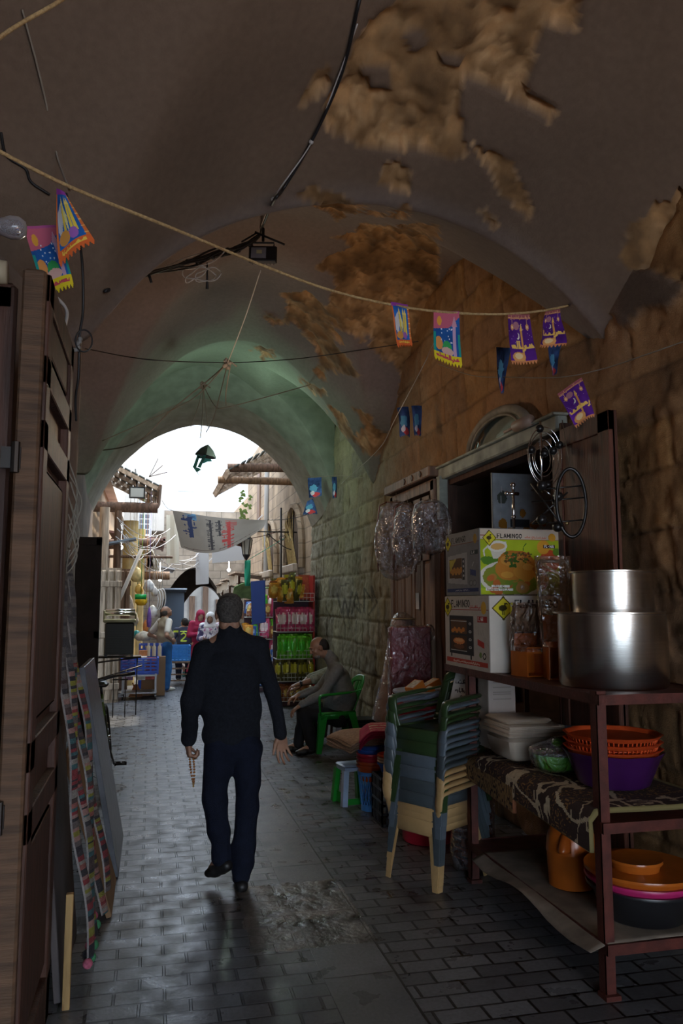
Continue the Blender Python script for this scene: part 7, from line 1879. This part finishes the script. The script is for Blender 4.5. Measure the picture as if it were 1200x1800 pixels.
# banner, cloth signs
c = Canvas(150, 70, (.30, .28, .255)); c.noise(.20, 3)
for k, (x, y, h_) in enumerate(((.13, .72, .22), (.13, .35, .2))): pass
c.scrawl(.08, .62, .20, .11, (.03, .05, .14), 3, True, .035, vertical=True); c.scrawl(.02, .16, .26, .12, (.10, .25, .45), 5, True, .02, vertical=True); c.scrawl(.10, .92, .42, .05, (.05, .05, .06), 9, True, .016, vertical=True); c.scrawl(.10, .55, .52, .05, (.05, .05, .06), 12, True, .016, vertical=True)
c.scrawl(.12, .96, .63, .09, (.42, .06, .06), 21, True, .026, vertical=True)
for k in range(9): c.line([(.58, .08+.02*k), (.70, .08+.02*k)], .010, (.42, .08, .08))
c.line([(.5, .93), (.95, .80)], .02, (.12, .08, .08)); c.line([(.05, .95), (.4, .93)], .015, (.12, .08, .08))
A, B_, C_, D_ = at(303, 897, 17.0), at(470, 914, 15.0), at(462, 922, 15.0), at(318, 962, 17.0)
def bfn(u, v):
    p = A.lerp(B_, u); q_ = D_.lerp(C_, u); s = 1-v; low = q_+V(0, 0, -.30*math.sin(PI*u*.9)*(1-u*.3)); r_ = p.lerp(low, s); return r_+V(0, .06*math.sin(u*9)*s, -.05*math.sin(PI*u))
o = c.mesh('cloth_banner', bfn, mat('banner_cloth', (1, 1, 1), .9, attr=True)); md = o.modifiers.new('th', 'SOLIDIFY'); md.thickness = .003; tag(o, 'grey cloth banner with sideways blue and red writing strung across the street', 'banner')
m = MB(); m.tube(sag(at(470, 914, 15.0), at(560, 898, 13.9), .05), .006, 5); m.tube(sag(at(303, 897, 17), at(285, 880, 17.5), .05), .006, 5); o = part(m, 'banner_cord', CABLE); tag(o, 'cords stretching the cloth banner between the buildings', 'cord')
m = MB(); m.sheet(lambda u, v: at(292+22*u, 905+85*v, 18.6)+V(0, .05*math.sin(u*6), 0), 6, 6, .01); o = part(m, 'hanging_cloth', mat('beige_cloth', (.56, .50, .40), .9)); tag(o, 'plain beige cloth hanging left of the banner', 'cloth')
c = Canvas(90, 56, (.27, .25, .28)); 
for k in range(3): c.scrawl(.12, .9, .28+.24*k, .09, (.30, .01, .03), 31+k, True, .03)
c.line([(.45, .93), (.9, .90)], .03, (.5, .04, .07)); c.noise(.1, 4)
def flatsign(name, label, c, TL, TR, BR, BL, back, cat='sign'):
    TL, TR, BR, BL = map(Vector, (TL, TR, BR, BL)); f_ = lambda u, v: TL.lerp(TR, u).lerp(BL.lerp(BR, u), 1-v)
    o = c.mesh('sign_face', f_, PRINT); m = MB(); m.sheet(lambda u, v: f_(u, v)+V(0, .012, 0), 2, 2, -.02); q0 = f_(.5, .5)+V(0, .03, 0); m.tube([q0, V(q0.x, q0.y, 0)] if cat != 'sign' else [q0, q0+V(.9 if q0.x > 1.3 else -.2, .3, 1.0)], .012, 5); o2 = part(m, 'sign_board', back)
    return rig(name, label, cat, BL, [o, o2])
WB = mat('white_board', (.35, .35, .36), .6)
flatsign('street_sign', 'pale sign with three lines of red writing hanging right of centre', c, at(373, 958, 20.5), at(428, 952, 19.5), at(430, 984, 19.5), at(374, 990, 20.5), WB)
c = Canvas(50, 110, (.42, .41, .40)); c.scrawl(.1, .95, .14, .07, (.6, .05, .05), 41, True, .03); c.ell(.6, .2, .3, .05, (.85, .5, .1)); c.scrawl(.1, .9, .66, .06, (.08, .08, .25), 42, True, .025); c.scrawl(.1, .9, .78, .05, (.1, .1, .3), 43, True, .02); c.scrawl(.1, .95, .95, .05, (.65, .08, .08), 44, True, .03)
flatsign('street_sign', 'tall white shop sign with red and blue writing in front of the far arch', c, at(345, 972, 22), at(367, 970, 21.6), at(367, 1026, 21.6), at(345, 1028, 22), WB)
# street lamp
t = thing('street_lamp', 'black wrought-iron lantern on a wall bracket with scrolls', 'street lamp', (2.80, 15.6, 2.9)); L0 = at(433, 965, 15.6); inv = Matrix.Translation(-Vector(t.location)); ps = []
m = MB(); m.tube([(2.80, 15.6, 3.08), (L0.x, 15.6, 3.08), (L0.x, 15.6, 2.98)], .014, 6); m.tube([(2.72, 15.6, 2.55), (2.72, 15.6, 3.42)], .018, 6); m.tube(bez([(2.72, 15.6, 2.72), (2.55, 15.6, 2.78), (2.35, 15.6, 2.92), (2.2, 15.6, 3.05)], 6), .010, 6)
m.tube([V(2.22, 15.6, 3.0)+V(.045*math.cos(a/2)*(1-a/30), 0, .045*math.sin(a/2)*(1-a/30)) for a in range(24)], .007, 5); m.tube([V(2.50, 15.6, 2.96)+V(.07*math.cos(a/2)*(1-a/30), 0, .07*math.sin(a/2)*(1-a/30)) for a in range(24)], .007, 5); ps.append(part(m, 'bracket', BLACKM, True))
b0 = V(L0.x, 15.6, 2.58); m = MB(); m.lathe([(.12, .34), (.06, .42), (.02, .44), (0, .45)], b0, 6); m.lathe([(0, -.08), (.02, -.06), (.06, .0), (.075, .03), (.075, .045)], b0, 6)
for k in range(6): a = 2*PI*k/6; m.tube([b0+V(.07*math.cos(a), .07*math.sin(a), .04), b0+V(.115*math.cos(a), .115*math.sin(a), .34)], .008, 4)
ps.append(part(m, 'lantern_frame', BLACKM)); m = MB(); m.lathe([(.06, .045), (.105, .335)], b0, 6); ps.append(part(m, 'lantern_glass', mat('lamp_glass', (.6, .58, .5), .2, trans=.4)))
for p_ in ps: p_.parent = t; p_.matrix_parent_inverse = inv
m = MB(); m.lathe([(0, .0), (.10, .0), (.19, .10), (.15, .24), (.0, .30)], at(415, 958, 16.3), 9, rotm(.2, .3), 1.1, .8, wob=lambda a, r, z: 1+.2*math.sin(a*3)); m.tube(sag(at(415, 950, 16.3), V(2.9, 16.3, 3.3), .05), .008, 5); o = part(m, 'cloth_bundle', mat('brown_cloth', (.16, .07, .05), .9, 0, 10, .3)); tag(o, 'brown cloth bundle caught on the cord beside the street lamp', 'cloth')
o = part(MB().tube([V(2.55, 15.9, .0), V(2.52, 15.9, 3.6)], .022, 6), 'iron_pole', MATS['dark_iron'], True); tag(o, 'thin dark iron pole in front of the right building', 'pole')
m = MB(); m.sheet(lambda u, v: at(430+10*u, 985+45*v, 16.4)+V(0, .04*math.sin(u*5+v*4), 0), 5, 8, .006); m.tube([at(435, 985, 16.4), V(2.80, 16.4, 3.1)], .006, 5); o = part(m, 'green_cloth', mat('jade_cloth', (.03, .42, .26), .8), True); tag(o, 'strip of jade-green cloth hanging below the street lamp', 'cloth')
m = MB(); m.sheet(lambda u, v: V(1.72+.55*u, 17.2+.4*v, 2.02+.10*math.sin(PI*u)-.32*v), 10, 6, .02); m.tube([(1.74, 17.55, 1.72), (1.74, 17.55, 0)], .02, 6); m.tube([(2.25, 17.25, 2.0), (2.82, 17.25, 2.02)], .02, 6); o = part(m, 'green_awning', mat('faded_green_canvas', (.22, .34, .14), .85, 0, 8, .3), True); tag(o, 'faded green canvas awning above the far snack stall', 'awning')
m = MB(); r = random.Random(8)
for k in range(40):
    p_ = at(r.uniform(418, 438), r.uniform(862, 915), 16.8); m.add([p_, p_+V(.05, .02, .03), p_+V(.08, 0, -.02), p_+V(.03, -.02, -.04)], [(0, 1, 2, 3)])
o = part(m, 'creeper_leaves', mat('leaf_green', (.20, .30, .06), .6)); tag(o, 'sprigs of green creeper beside the grey pole on the right building', 'leaves', None, 'stuff')

# stalls on the right: far shop roofs
for k, (y, z, w_) in enumerate(((20.2, 2.35, 1.0), (22.6, 2.25, 1.0), (25.0, 2.2, .9))):
    t = thing('stall_roof', ['nearest low shop canopy of pale boards on the right, beyond the pale sign', 'middle low shop canopy of pale boards on the right', 'farthest low shop canopy of pale boards on the right'][k], 'canopy', (2.55, y, z)); m = MB(); m.box((0, 0, 0), (w_+.2, 2.0, .04), rotm(0, .12)); part(m, 'board', PALEBEAM).parent = t
    m = MB()
    for q_ in range(9): m.box((-.5*w_-.04, -.9+.225*q_, -.10), (.02, .15, .18+.03*(q_ % 3)))
    part(m, 'fringe', mat('fringe_cloth', (.60, .52, .42), .9)).parent = t
    m = MB(); m.tube([(-.4, 0, 0), (-.4, 0, -z)], .03, 6); part(m, 'prop', BROWNWOOD).parent = t

# ---- goods: blue crates, trolley, hanging household wares, snack racks
CRBLUE = plastic('crate_blue', (.02, .07, .42), .4); CRLIGHT = plastic('crate_light_blue', (.02, .22, .60), .4); STEEL = mat('grey_steel', (.28, .28, .29), .4, .7)
def crate(label, c, w, d, h, mt, rows=4, group=None, name='plastic_crate', wide=False):
    t = thing(name, label, 'crate', c, 0, group); m = MB(); m.box((0, 0, .01), (w, d, .02))
    for k in range(rows):
        z = .02+(h-.04)*(k+.5)/rows; s = (h/rows)*.5
        for (cx, cy, sx, sy) in ((0, -d/2, w, .015), (0, d/2, w, .015), (-w/2, 0, .015, d), (w/2, 0, .015, d)): m.box((cx, cy, z), (sx, sy, s))
    part(m, 'slatted_walls', mt).parent = t
    m = MB()
    for k in range(6):
        q_ = -w/2+w*k/5; 
        for y in (-d/2-.006, d/2): m.box((q_, y, h/2), (.03, .012, h))
    for (cx, cy, sx, sy) in ((0, -d/2, w+.03, .03), (0, d/2, w+.03, .03), (-w/2, 0, .03, d), (w/2, 0, .03, d)): m.box((cx, cy, h), (sx, sy, .025))
    part(m, 'ribs_and_rim', mt).parent = t; return t
TX, TY_ = -.16, 14.85
t = thing('trolley', 'grey steel trolley with small castors carrying the dark blue crate', 'trolley', (TX, TY_, 0)); m = MB(); m.box((0, 0, .42), (.60, .55, .03)); m.box((0, 0, .12), (.60, .55, .02))
for x in (-.28, .28):
    for y in (-.25, .25): m.box((x, y, .27), (.03, .03, .36))
part(m, 'frame', STEEL).parent = t
for x in (-.28, .28):
    for y in (-.25, .25): m = MB(); m.tube([(x-.015, y, .045), (x+.015, y, .045)], .045, 12); m.box((x, y, .09), (.03, .03, .03)); part(m, 'castor', DARKP).parent = t
crate('dark blue slatted crate on the steel trolley', (TX, TY_, .436), .62, .50, .27, CRBLUE)
crate('bright blue crate standing on end behind the trolley', (.02, 15.75, .0), .40, .35, .90, CRBLUE, 3)
crate('light blue crate on the wooden handcart behind the man in the vest', (.62, 17.1, .50), .38, .45, .30, CRLIGHT, 4)
t = thing('handcart', 'wooden slatted handcart with small wheels behind the man in the vest', 'handcart', (.60, 17.05, 0)); m = MB(); m.box((0, 0, .48), (.46, .6, .03))
for k in range(3): m.box((0, -.30, .12+.12*k), (.40, .02, .03))
for x in (-.2, .2): m.box((x, -.28, .26), (.04, .04, .44))
part(m, 'frame', wood('cart_wood', (.22, .14, .09))).parent = t
for x in (-.2, .2): m = MB(); m.tube([(x-.02, -.22, .07), (x+.02, -.22, .07)], .07, 12); part(m, 'wheel', DARKP).parent = t
r = random.Random(21)
def jar(label, c, mt, h=.16, rr=.035, capm=None, group='small jars and bottles on the crates', name='jar'):
    t = thing(name, label, 'jar', c, 0, group); m = MB(); m.lathe([(0, 0), (rr, 0), (rr, h*.72), (rr*.5, h*.82), (rr*.5, h*.86), (0, h*.86)], (0, 0, 0), 14); part(m, 'jar_body', mt, ang=50).parent = t
    m = MB(); m.lathe([(rr*.55, h*.84), (rr*.55, h), (0, h)], (0, 0, 0), 12); part(m, 'cap', capm or WHITEP).parent = t; return t
CREAM = plastic('cream_plastic', (.62, .56, .42), .4); YEL = plastic('yellow_plastic', (.72, .46, .02), .35); GRN = plastic('emerald_plastic', (.01, .38, .07), .35)
for k, (mt, nm) in enumerate(((CREAM, 'left cream jar on the back rim of the blue crate'), (CREAM, 'middle cream jar on the back rim of the blue crate'), (CREAM, 'right cream jar on the back rim of the blue crate'))): jar(nm, (-.02+.10*k, 15.20, .71), mt, .24, .035); 
m = MB(); m.box((.08, 15.18, .36), (.42, .14, .70)); o = part(m, 'carton_column', mat('brown_carton', (.30, .18, .10), .8)); tag(o, 'brown cartons behind the trolley carrying the cream jars', 'box')
for k, (dx, dy, s, cl, lb) in enumerate(((-.20, 0, (.22, .30, .14), (.42, .25, .45), 'lilac carton on the left of the dark blue crate'), (.02, -.05, (.20, .22, .12), (.60, .56, .50), 'white carton in the middle of the dark blue crate'), (.18, .03, (.20, .28, .06), (.55, .10, .08), 'flat red carton on the right of the dark blue crate'), (.05, .08, (.14, .10, .18), (.50, .20, .08), 'upright orange-brown box at the back of the dark blue crate'))):
    m = MB(); m.box((TX+dx, TY_+dy, .60+s[2]/2+(.02*k)), s, None, .004); m.box((TX+dx, TY_+dy, .48), (s[0]*.8, s[1]*.6, .06+.24)); o = part(m, 'goods_carton', mat('goods_%d' % k, cl, .6, 0, 20, .3)); tag(o, lb, 'box')
# hanging wares cluster on the left
HX = [(240, 1010, (.72, .55, .25), .13, .30, 'orange net bag hanging from the ochre pillar', 'net_bag'), (248, 1055, (.80, .50, .02), .12, .22, 'yellow plastic watering can hanging above the crates', 'watering_can'), (262, 1030, (.70, .70, .72), .11, .26, 'clear bag of white goods hanging left of the pipe coils', 'goods_bag'), (232, 1085, (.62, .56, .45), .13, .36, 'cream sack hanging behind the air cooler', 'sack'),
      (262, 1085, (.20, .10, .40), .05, .40, 'purple and red toys strung in a column', 'toy_string'), (256, 1100, (.70, .25, .06), .06, .24, 'orange packet hanging below the watering can', 'packet'), (268, 1075, (.75, .74, .72), .10, .26, 'white plastic bag hanging beside the man in the vest', 'goods_bag'), (240, 1115, (.03, .32, .32), .10, .16, 'teal cloth bundle on the crates', 'cloth_bundle'), (252, 1118, (.66, .60, .48), .16, .20, 'pile of white feather dusters behind the cream jars', 'duster_pile'),
      (226, 1060, (.50, .42, .34), .10, .34, 'brown paper sack hanging near the beige plank door', 'sack'), (272, 1040, (.66, .62, .60), .07, .2, 'small pale bag beside the pipe coils', 'goods_bag'), (244, 1035, (.62, .40, .10), .09, .2, 'ochre sponge bag above the green roll', 'net_bag')]
for k, (px, py, cl, w_, h_, lb, nm) in enumerate(HX):
    p0 = at(px, py, 16.3+.12*(k % 4)); m = MB(); m.lathe([(0, -h_/2), (w_*.6, -h_*.46), (w_*.95, -h_*.2), (w_*.8, h_*.15), (w_*.45, h_*.38), (w_*.15, h_*.5), (0, h_*.5)], p0, 14, None, 1, .7, wob=lambda a, r_, z, k=k: 1+.16*math.sin(a*4+k+z*12)); m.tube([p0+V(0, 0, h_*.45), V(p0.x-.02, p0.y, 3.9 if k != 8 else p0.z+h_*.5)], .004, 4)
    o = part(m, nm, mat('ware_%d' % k, cl, .55, 0, 14, .35), True); tag(o, lb, 'bag', 'household wares hanging on the left')
o = part(MB().tube([at(237, 1049, 16.1), at(257, 1049, 16.1)], .05, 12).tube([at(247, 1049, 16.1), V(-.18, 16.3, 3.9)], .005, 5), 'green_roll', GRN, True); tag(o, 'bright green roll hanging above the watering can', 'roll')
log('thin timber rail under the left eave roof from which hoses hang', V(-1.15, 17.15, 2.64), V(.42, 17.15, 2.64), .03, BROWNWOOD)
for k in range(4):
    p0 = at(271+4.5*k, 1056-1.2*k, 17.0+.1*k); m = MB(); m.tube([p0+V(.075*math.cos(a), 0, .21*math.sin(a)) for a in [2.2-3.9*i/20 for i in range(21)]], .014, 6); m.tube([p0+V(0, 0, .21), V(p0.x, 17.15, 2.62)], .005, 4); o = part(m, 'pipe_coil', WHITEP, True); tag(o, ['first white hose coil from the left behind the man in the vest', 'second white hose coil from the left behind the man in the vest', 'third white hose coil from the left behind the man in the vest', 'rightmost white hose coil behind the man in the vest'][k], 'hose', 'white hose coils')
m = MB(); r = random.Random(5)
for k in range(26): m.tube([at(262+r.uniform(-6, 6), 968+r.uniform(-3, 3), 18), at(268+r.uniform(-10, 12), 998+r.uniform(-5, 5), 18)], .018, 5)
o = part(m, 'mop_bundle', mat('mop_white', (.70, .66, .58), .9), True); tag(o, 'bundle of white mop heads hanging under the second canopy', 'mops')
m = MB(); m.tube([(-.28, 15.1, .25), (-.20, 15.0, .02)], .012, 6); m.lathe([(.02, .22), (.10, 0), (0, 0)], (-.22, 15.05, .01), 12, None, 1.3, .5); o = part(m, 'broom', mat('broom_brown', (.30, .14, .06), .8)); tag(o, 'short brown hand broom on the ground under the trolley', 'broom')

# snack racks on the right, facing the passage
REDM = plastic('red_enamel', (.42, .03, .025), .4); WIRE = mat('white_wire', (.6, .6, .58), .4)
def wire_rack(label, x0, x1, y, levels, side, sub=11):
    t = thing('snack_rack', label, 'snack rack', ((x0+x1)/2, y, 0)); w = x1-x0; top = levels[-1]+.42
    if side: m = MB(); m.box((w/2, .05, top/2), (.03, .44, top)); part(m, 'side_panel', REDM).parent = t
    m = MB(); m.box((0, .24, top/2-.05), (w, .03, top-.1)); part(m, 'back_panel', mat('rack_back', (.10, .06, .08), .7)).parent = t
    m = MB(); m.box((0, .05, levels[0]/2), (w, .36, levels[0]-.02)); part(m, 'plinth', MATS['rack_back']).parent = t
    for z in levels:
        m = MB(); m.box((0, .03, z-.012), (w, .40, .012))
        for q_ in (.05, .12): m.tube([(-w/2, -.18, z+q_), (w/2, -.18, z+q_)], .005, 4)
        for k in range(sub): m.tube([(-w/2+w*k/(sub-1), -.18, z), (-w/2+w*k/(sub-1), -.18, z+.12)], .004, 4)
        part(m, 'wire_shelf', WIRE).parent = t
    return t
RKX0, RKX1, RKY = 2.02, 2.64, 13.25
LV = (.10, .42, .78, 1.22, 1.72)
t = wire_rack('tall red-sided wire rack of snack bags against the right pier', RKX0, RKX1, RKY, LV, True)
c = Canvas(60, 40, (.55, .14, .08)); c.rect(0, 0, .25, 1, (.55, .50, .05)); c.rect(.25, 0, .55, 1, (.60, .40, .50)); c.ell(.40, .70, .12, .25, (.12, .22, .55)); c.ell(.42, .78, .06, .14, (.65, .6, .5)); c.ell(.75, .55, .08, .10, (.70, .35, .25)); c.noise(.4, 6)
o = c.mesh('header_card', lambda u, v: (-.13+.44*u, .215, 1.74+.42*v), PRINT); o.parent = t
wire_rack('second snack rack with mixed bags, farther along and left of the red-sided rack', 1.78, 2.42, 15.5, (.10, .55, 1.00, 1.42), False)
def snack(nm, cl, cl2, w, h):
    c = Canvas(10, 12, cl); c.ell(.5, .45, .33, .25, cl2); c.rect(0, 0, 1, .10, tuple(q_*1.3 for q_ in cl)); c.noise(.5, 7, int(sum(cl)*100)); fn = lambda u, v: ((-.5+u)*w*(1-.12*math.sin(PI*v)), -.018*math.sin(PI*u)*math.sin(PI*v)*2-.0, h*v)
    o = c.mesh('snack_bag', fn, mat('foil_print', (1, 1, 1), .30, .1, attr=True, coat=.3)); md = o.modifiers.new('th', 'SOLIDIFY'); md.thickness = .025; md.offset = 1; return o
protos = {'pink': snack('p', (.52, .05, .14), (.72, .55, .55), .135, .36), 'green': snack('g', (.14, .50, .03), (.08, .62, .04), .125, .36), 'yellow': snack('y', (.10, .09, .02), (.60, .55, .05), .115, .34), 'gold': snack('o', (.60, .26, .03), (.75, .50, .12), .17, .24), 'blue': snack('b', (.03, .12, .42), (.35, .50, .70), .15, .22), 'brown': snack('n', (.30, .10, .04), (.65, .45, .12), .12, .22)}
used_ = {k: False for k in protos}
def put(kind, x, y, z, rz, rx, label, group):
    o = protos[kind] if not used_[kind] else protos[kind].copy()
    if used_[kind]: COL.objects.link(o)
    used_[kind] = True; o.location = (x, y, z); o.rotation_euler = (rx, 0, rz); tag(o, label, 'snack bag', group)
r = random.Random(77)
ORDL = ['first', 'second', 'third', 'fourth', 'fifth', 'sixth', 'seventh', 'eighth', 'ninth', 'tenth']
for lv, kind, n, cn, rw in ((3, 'pink', 8, 'pink', 'upper packed row'), (2, 'green', 8, 'lime green', 'middle row'), (1, 'yellow', 9, 'black and yellow', 'lower row'), (0, 'brown', 6, 'brown', 'bottom row')):
    for row in (0, 1):
        for k in range(n):
            put(kind, RKX0+.05+.52*(k+.5*row)/(n-1), RKY-.13+.13*row, LV[lv]+.03*row, math.radians(r.uniform(-42, 42)), math.radians(r.uniform(-12, 6)), f"{cn} snack bag, {ORDL[k]} from left, {'front' if not row else 'rear'} line, red-sided rack", f'{cn} snack bags in the {rw} of the red-sided rack')
CN = dict(gold='golden', brown='brown', blue='blue', yellow='yellow-black', pink='pink', green='lime green')
for k in range(20):
    kd = r.choice(['gold', 'gold', 'brown', 'gold', 'blue', 'yellow']); put(kd, RKX0-.05+.045*(k % 10)+r.uniform(-.02, .02), RKY-.16+.13*(k//10), LV[4]+.10*(k//10)+r.uniform(-.05, .06), math.radians(r.uniform(-50, 50)), math.radians(r.uniform(-35, 15)), f"{CN[kd]} snack bag, {ORDL[k % 10]} from left, {'front' if k < 10 else 'rear'}, atop the red-sided rack", 'snack bags heaped on top of the red-sided rack')
for k in range(56):
    tier = k//14; j = k % 14; kd = r.choice(['pink', 'brown', 'gold', 'pink', 'blue', 'green']); row = j//7
    put(kd, 1.84+.085*(j % 7)+r.uniform(-.015, .015), 15.36+.13*row, (.10, .55, 1.00, 1.42)[tier]+.02+.04*row, math.radians(r.uniform(-60, 60)), math.radians(r.uniform(-25, 8)), f"{CN[kd]} snack bag, {ORDL[j % 7]} from left, {'front' if not row else 'rear'}, {('bottom', 'second', 'third', 'top')[tier]} shelf, second rack", 'snack bags on the second snack rack')
c = Canvas(16, 50, (.02, .07, .30)); c.poly([(0, 0), (.5, 0), (.4, .5), (.6, .7), (.3, 1), (0, 1)], (.60, .40, .30)); c.poly([(0, 0), (.2, 0), (.15, 1), (0, 1)], (.65, .63, .65))
flatsign('display_board', 'tall blue and peach display board standing behind the snack heap', c, at(442, 1022, 14.9), at(466, 1020, 14.6), at(467, 1094, 14.6), at(444, 1098, 14.9), mat('navy_board', (.02, .06, .25), .5), 'display board')
c = Canvas(12, 30, (.60, .14, .06)); c.ell(.5, .6, .35, .22, (.75, .45, .3)); c.ell(.5, .6, .25, .15, (.60, .14, .06))
flatsign('display_board', 'small orange-red card board standing left of the red-sided rack header', c, at(478, 1019, 14.4), at(491, 1018, 14.3), at(493, 1046, 14.3), at(481, 1046, 14.4), REDM, 'display board')
# dark figures of shop fronts under the cross arch, blue tarpaulin
m = MB(); m.box((.72, 26.0, 1.02), (.60, .6, 2.04)); m.box((.72, 25.68, 2.06), (.70, .1, .08)); o = part(m, 'stall_cabinet', mat('slate_blue_cabinet', (.05, .07, .10), .6)); tag(o, 'dark slate cabinet with pale top in front of the cross arch', 'cabinet')
o = part(MB().box((.72, 25.9, 2.12), (.74, .8, .04)), 'cabinet_awning', mat('pale_blue_sheet', (.42, .48, .58), .6)); tag(o, 'pale blue sheet lying on the dark slate cabinet', 'sheet')
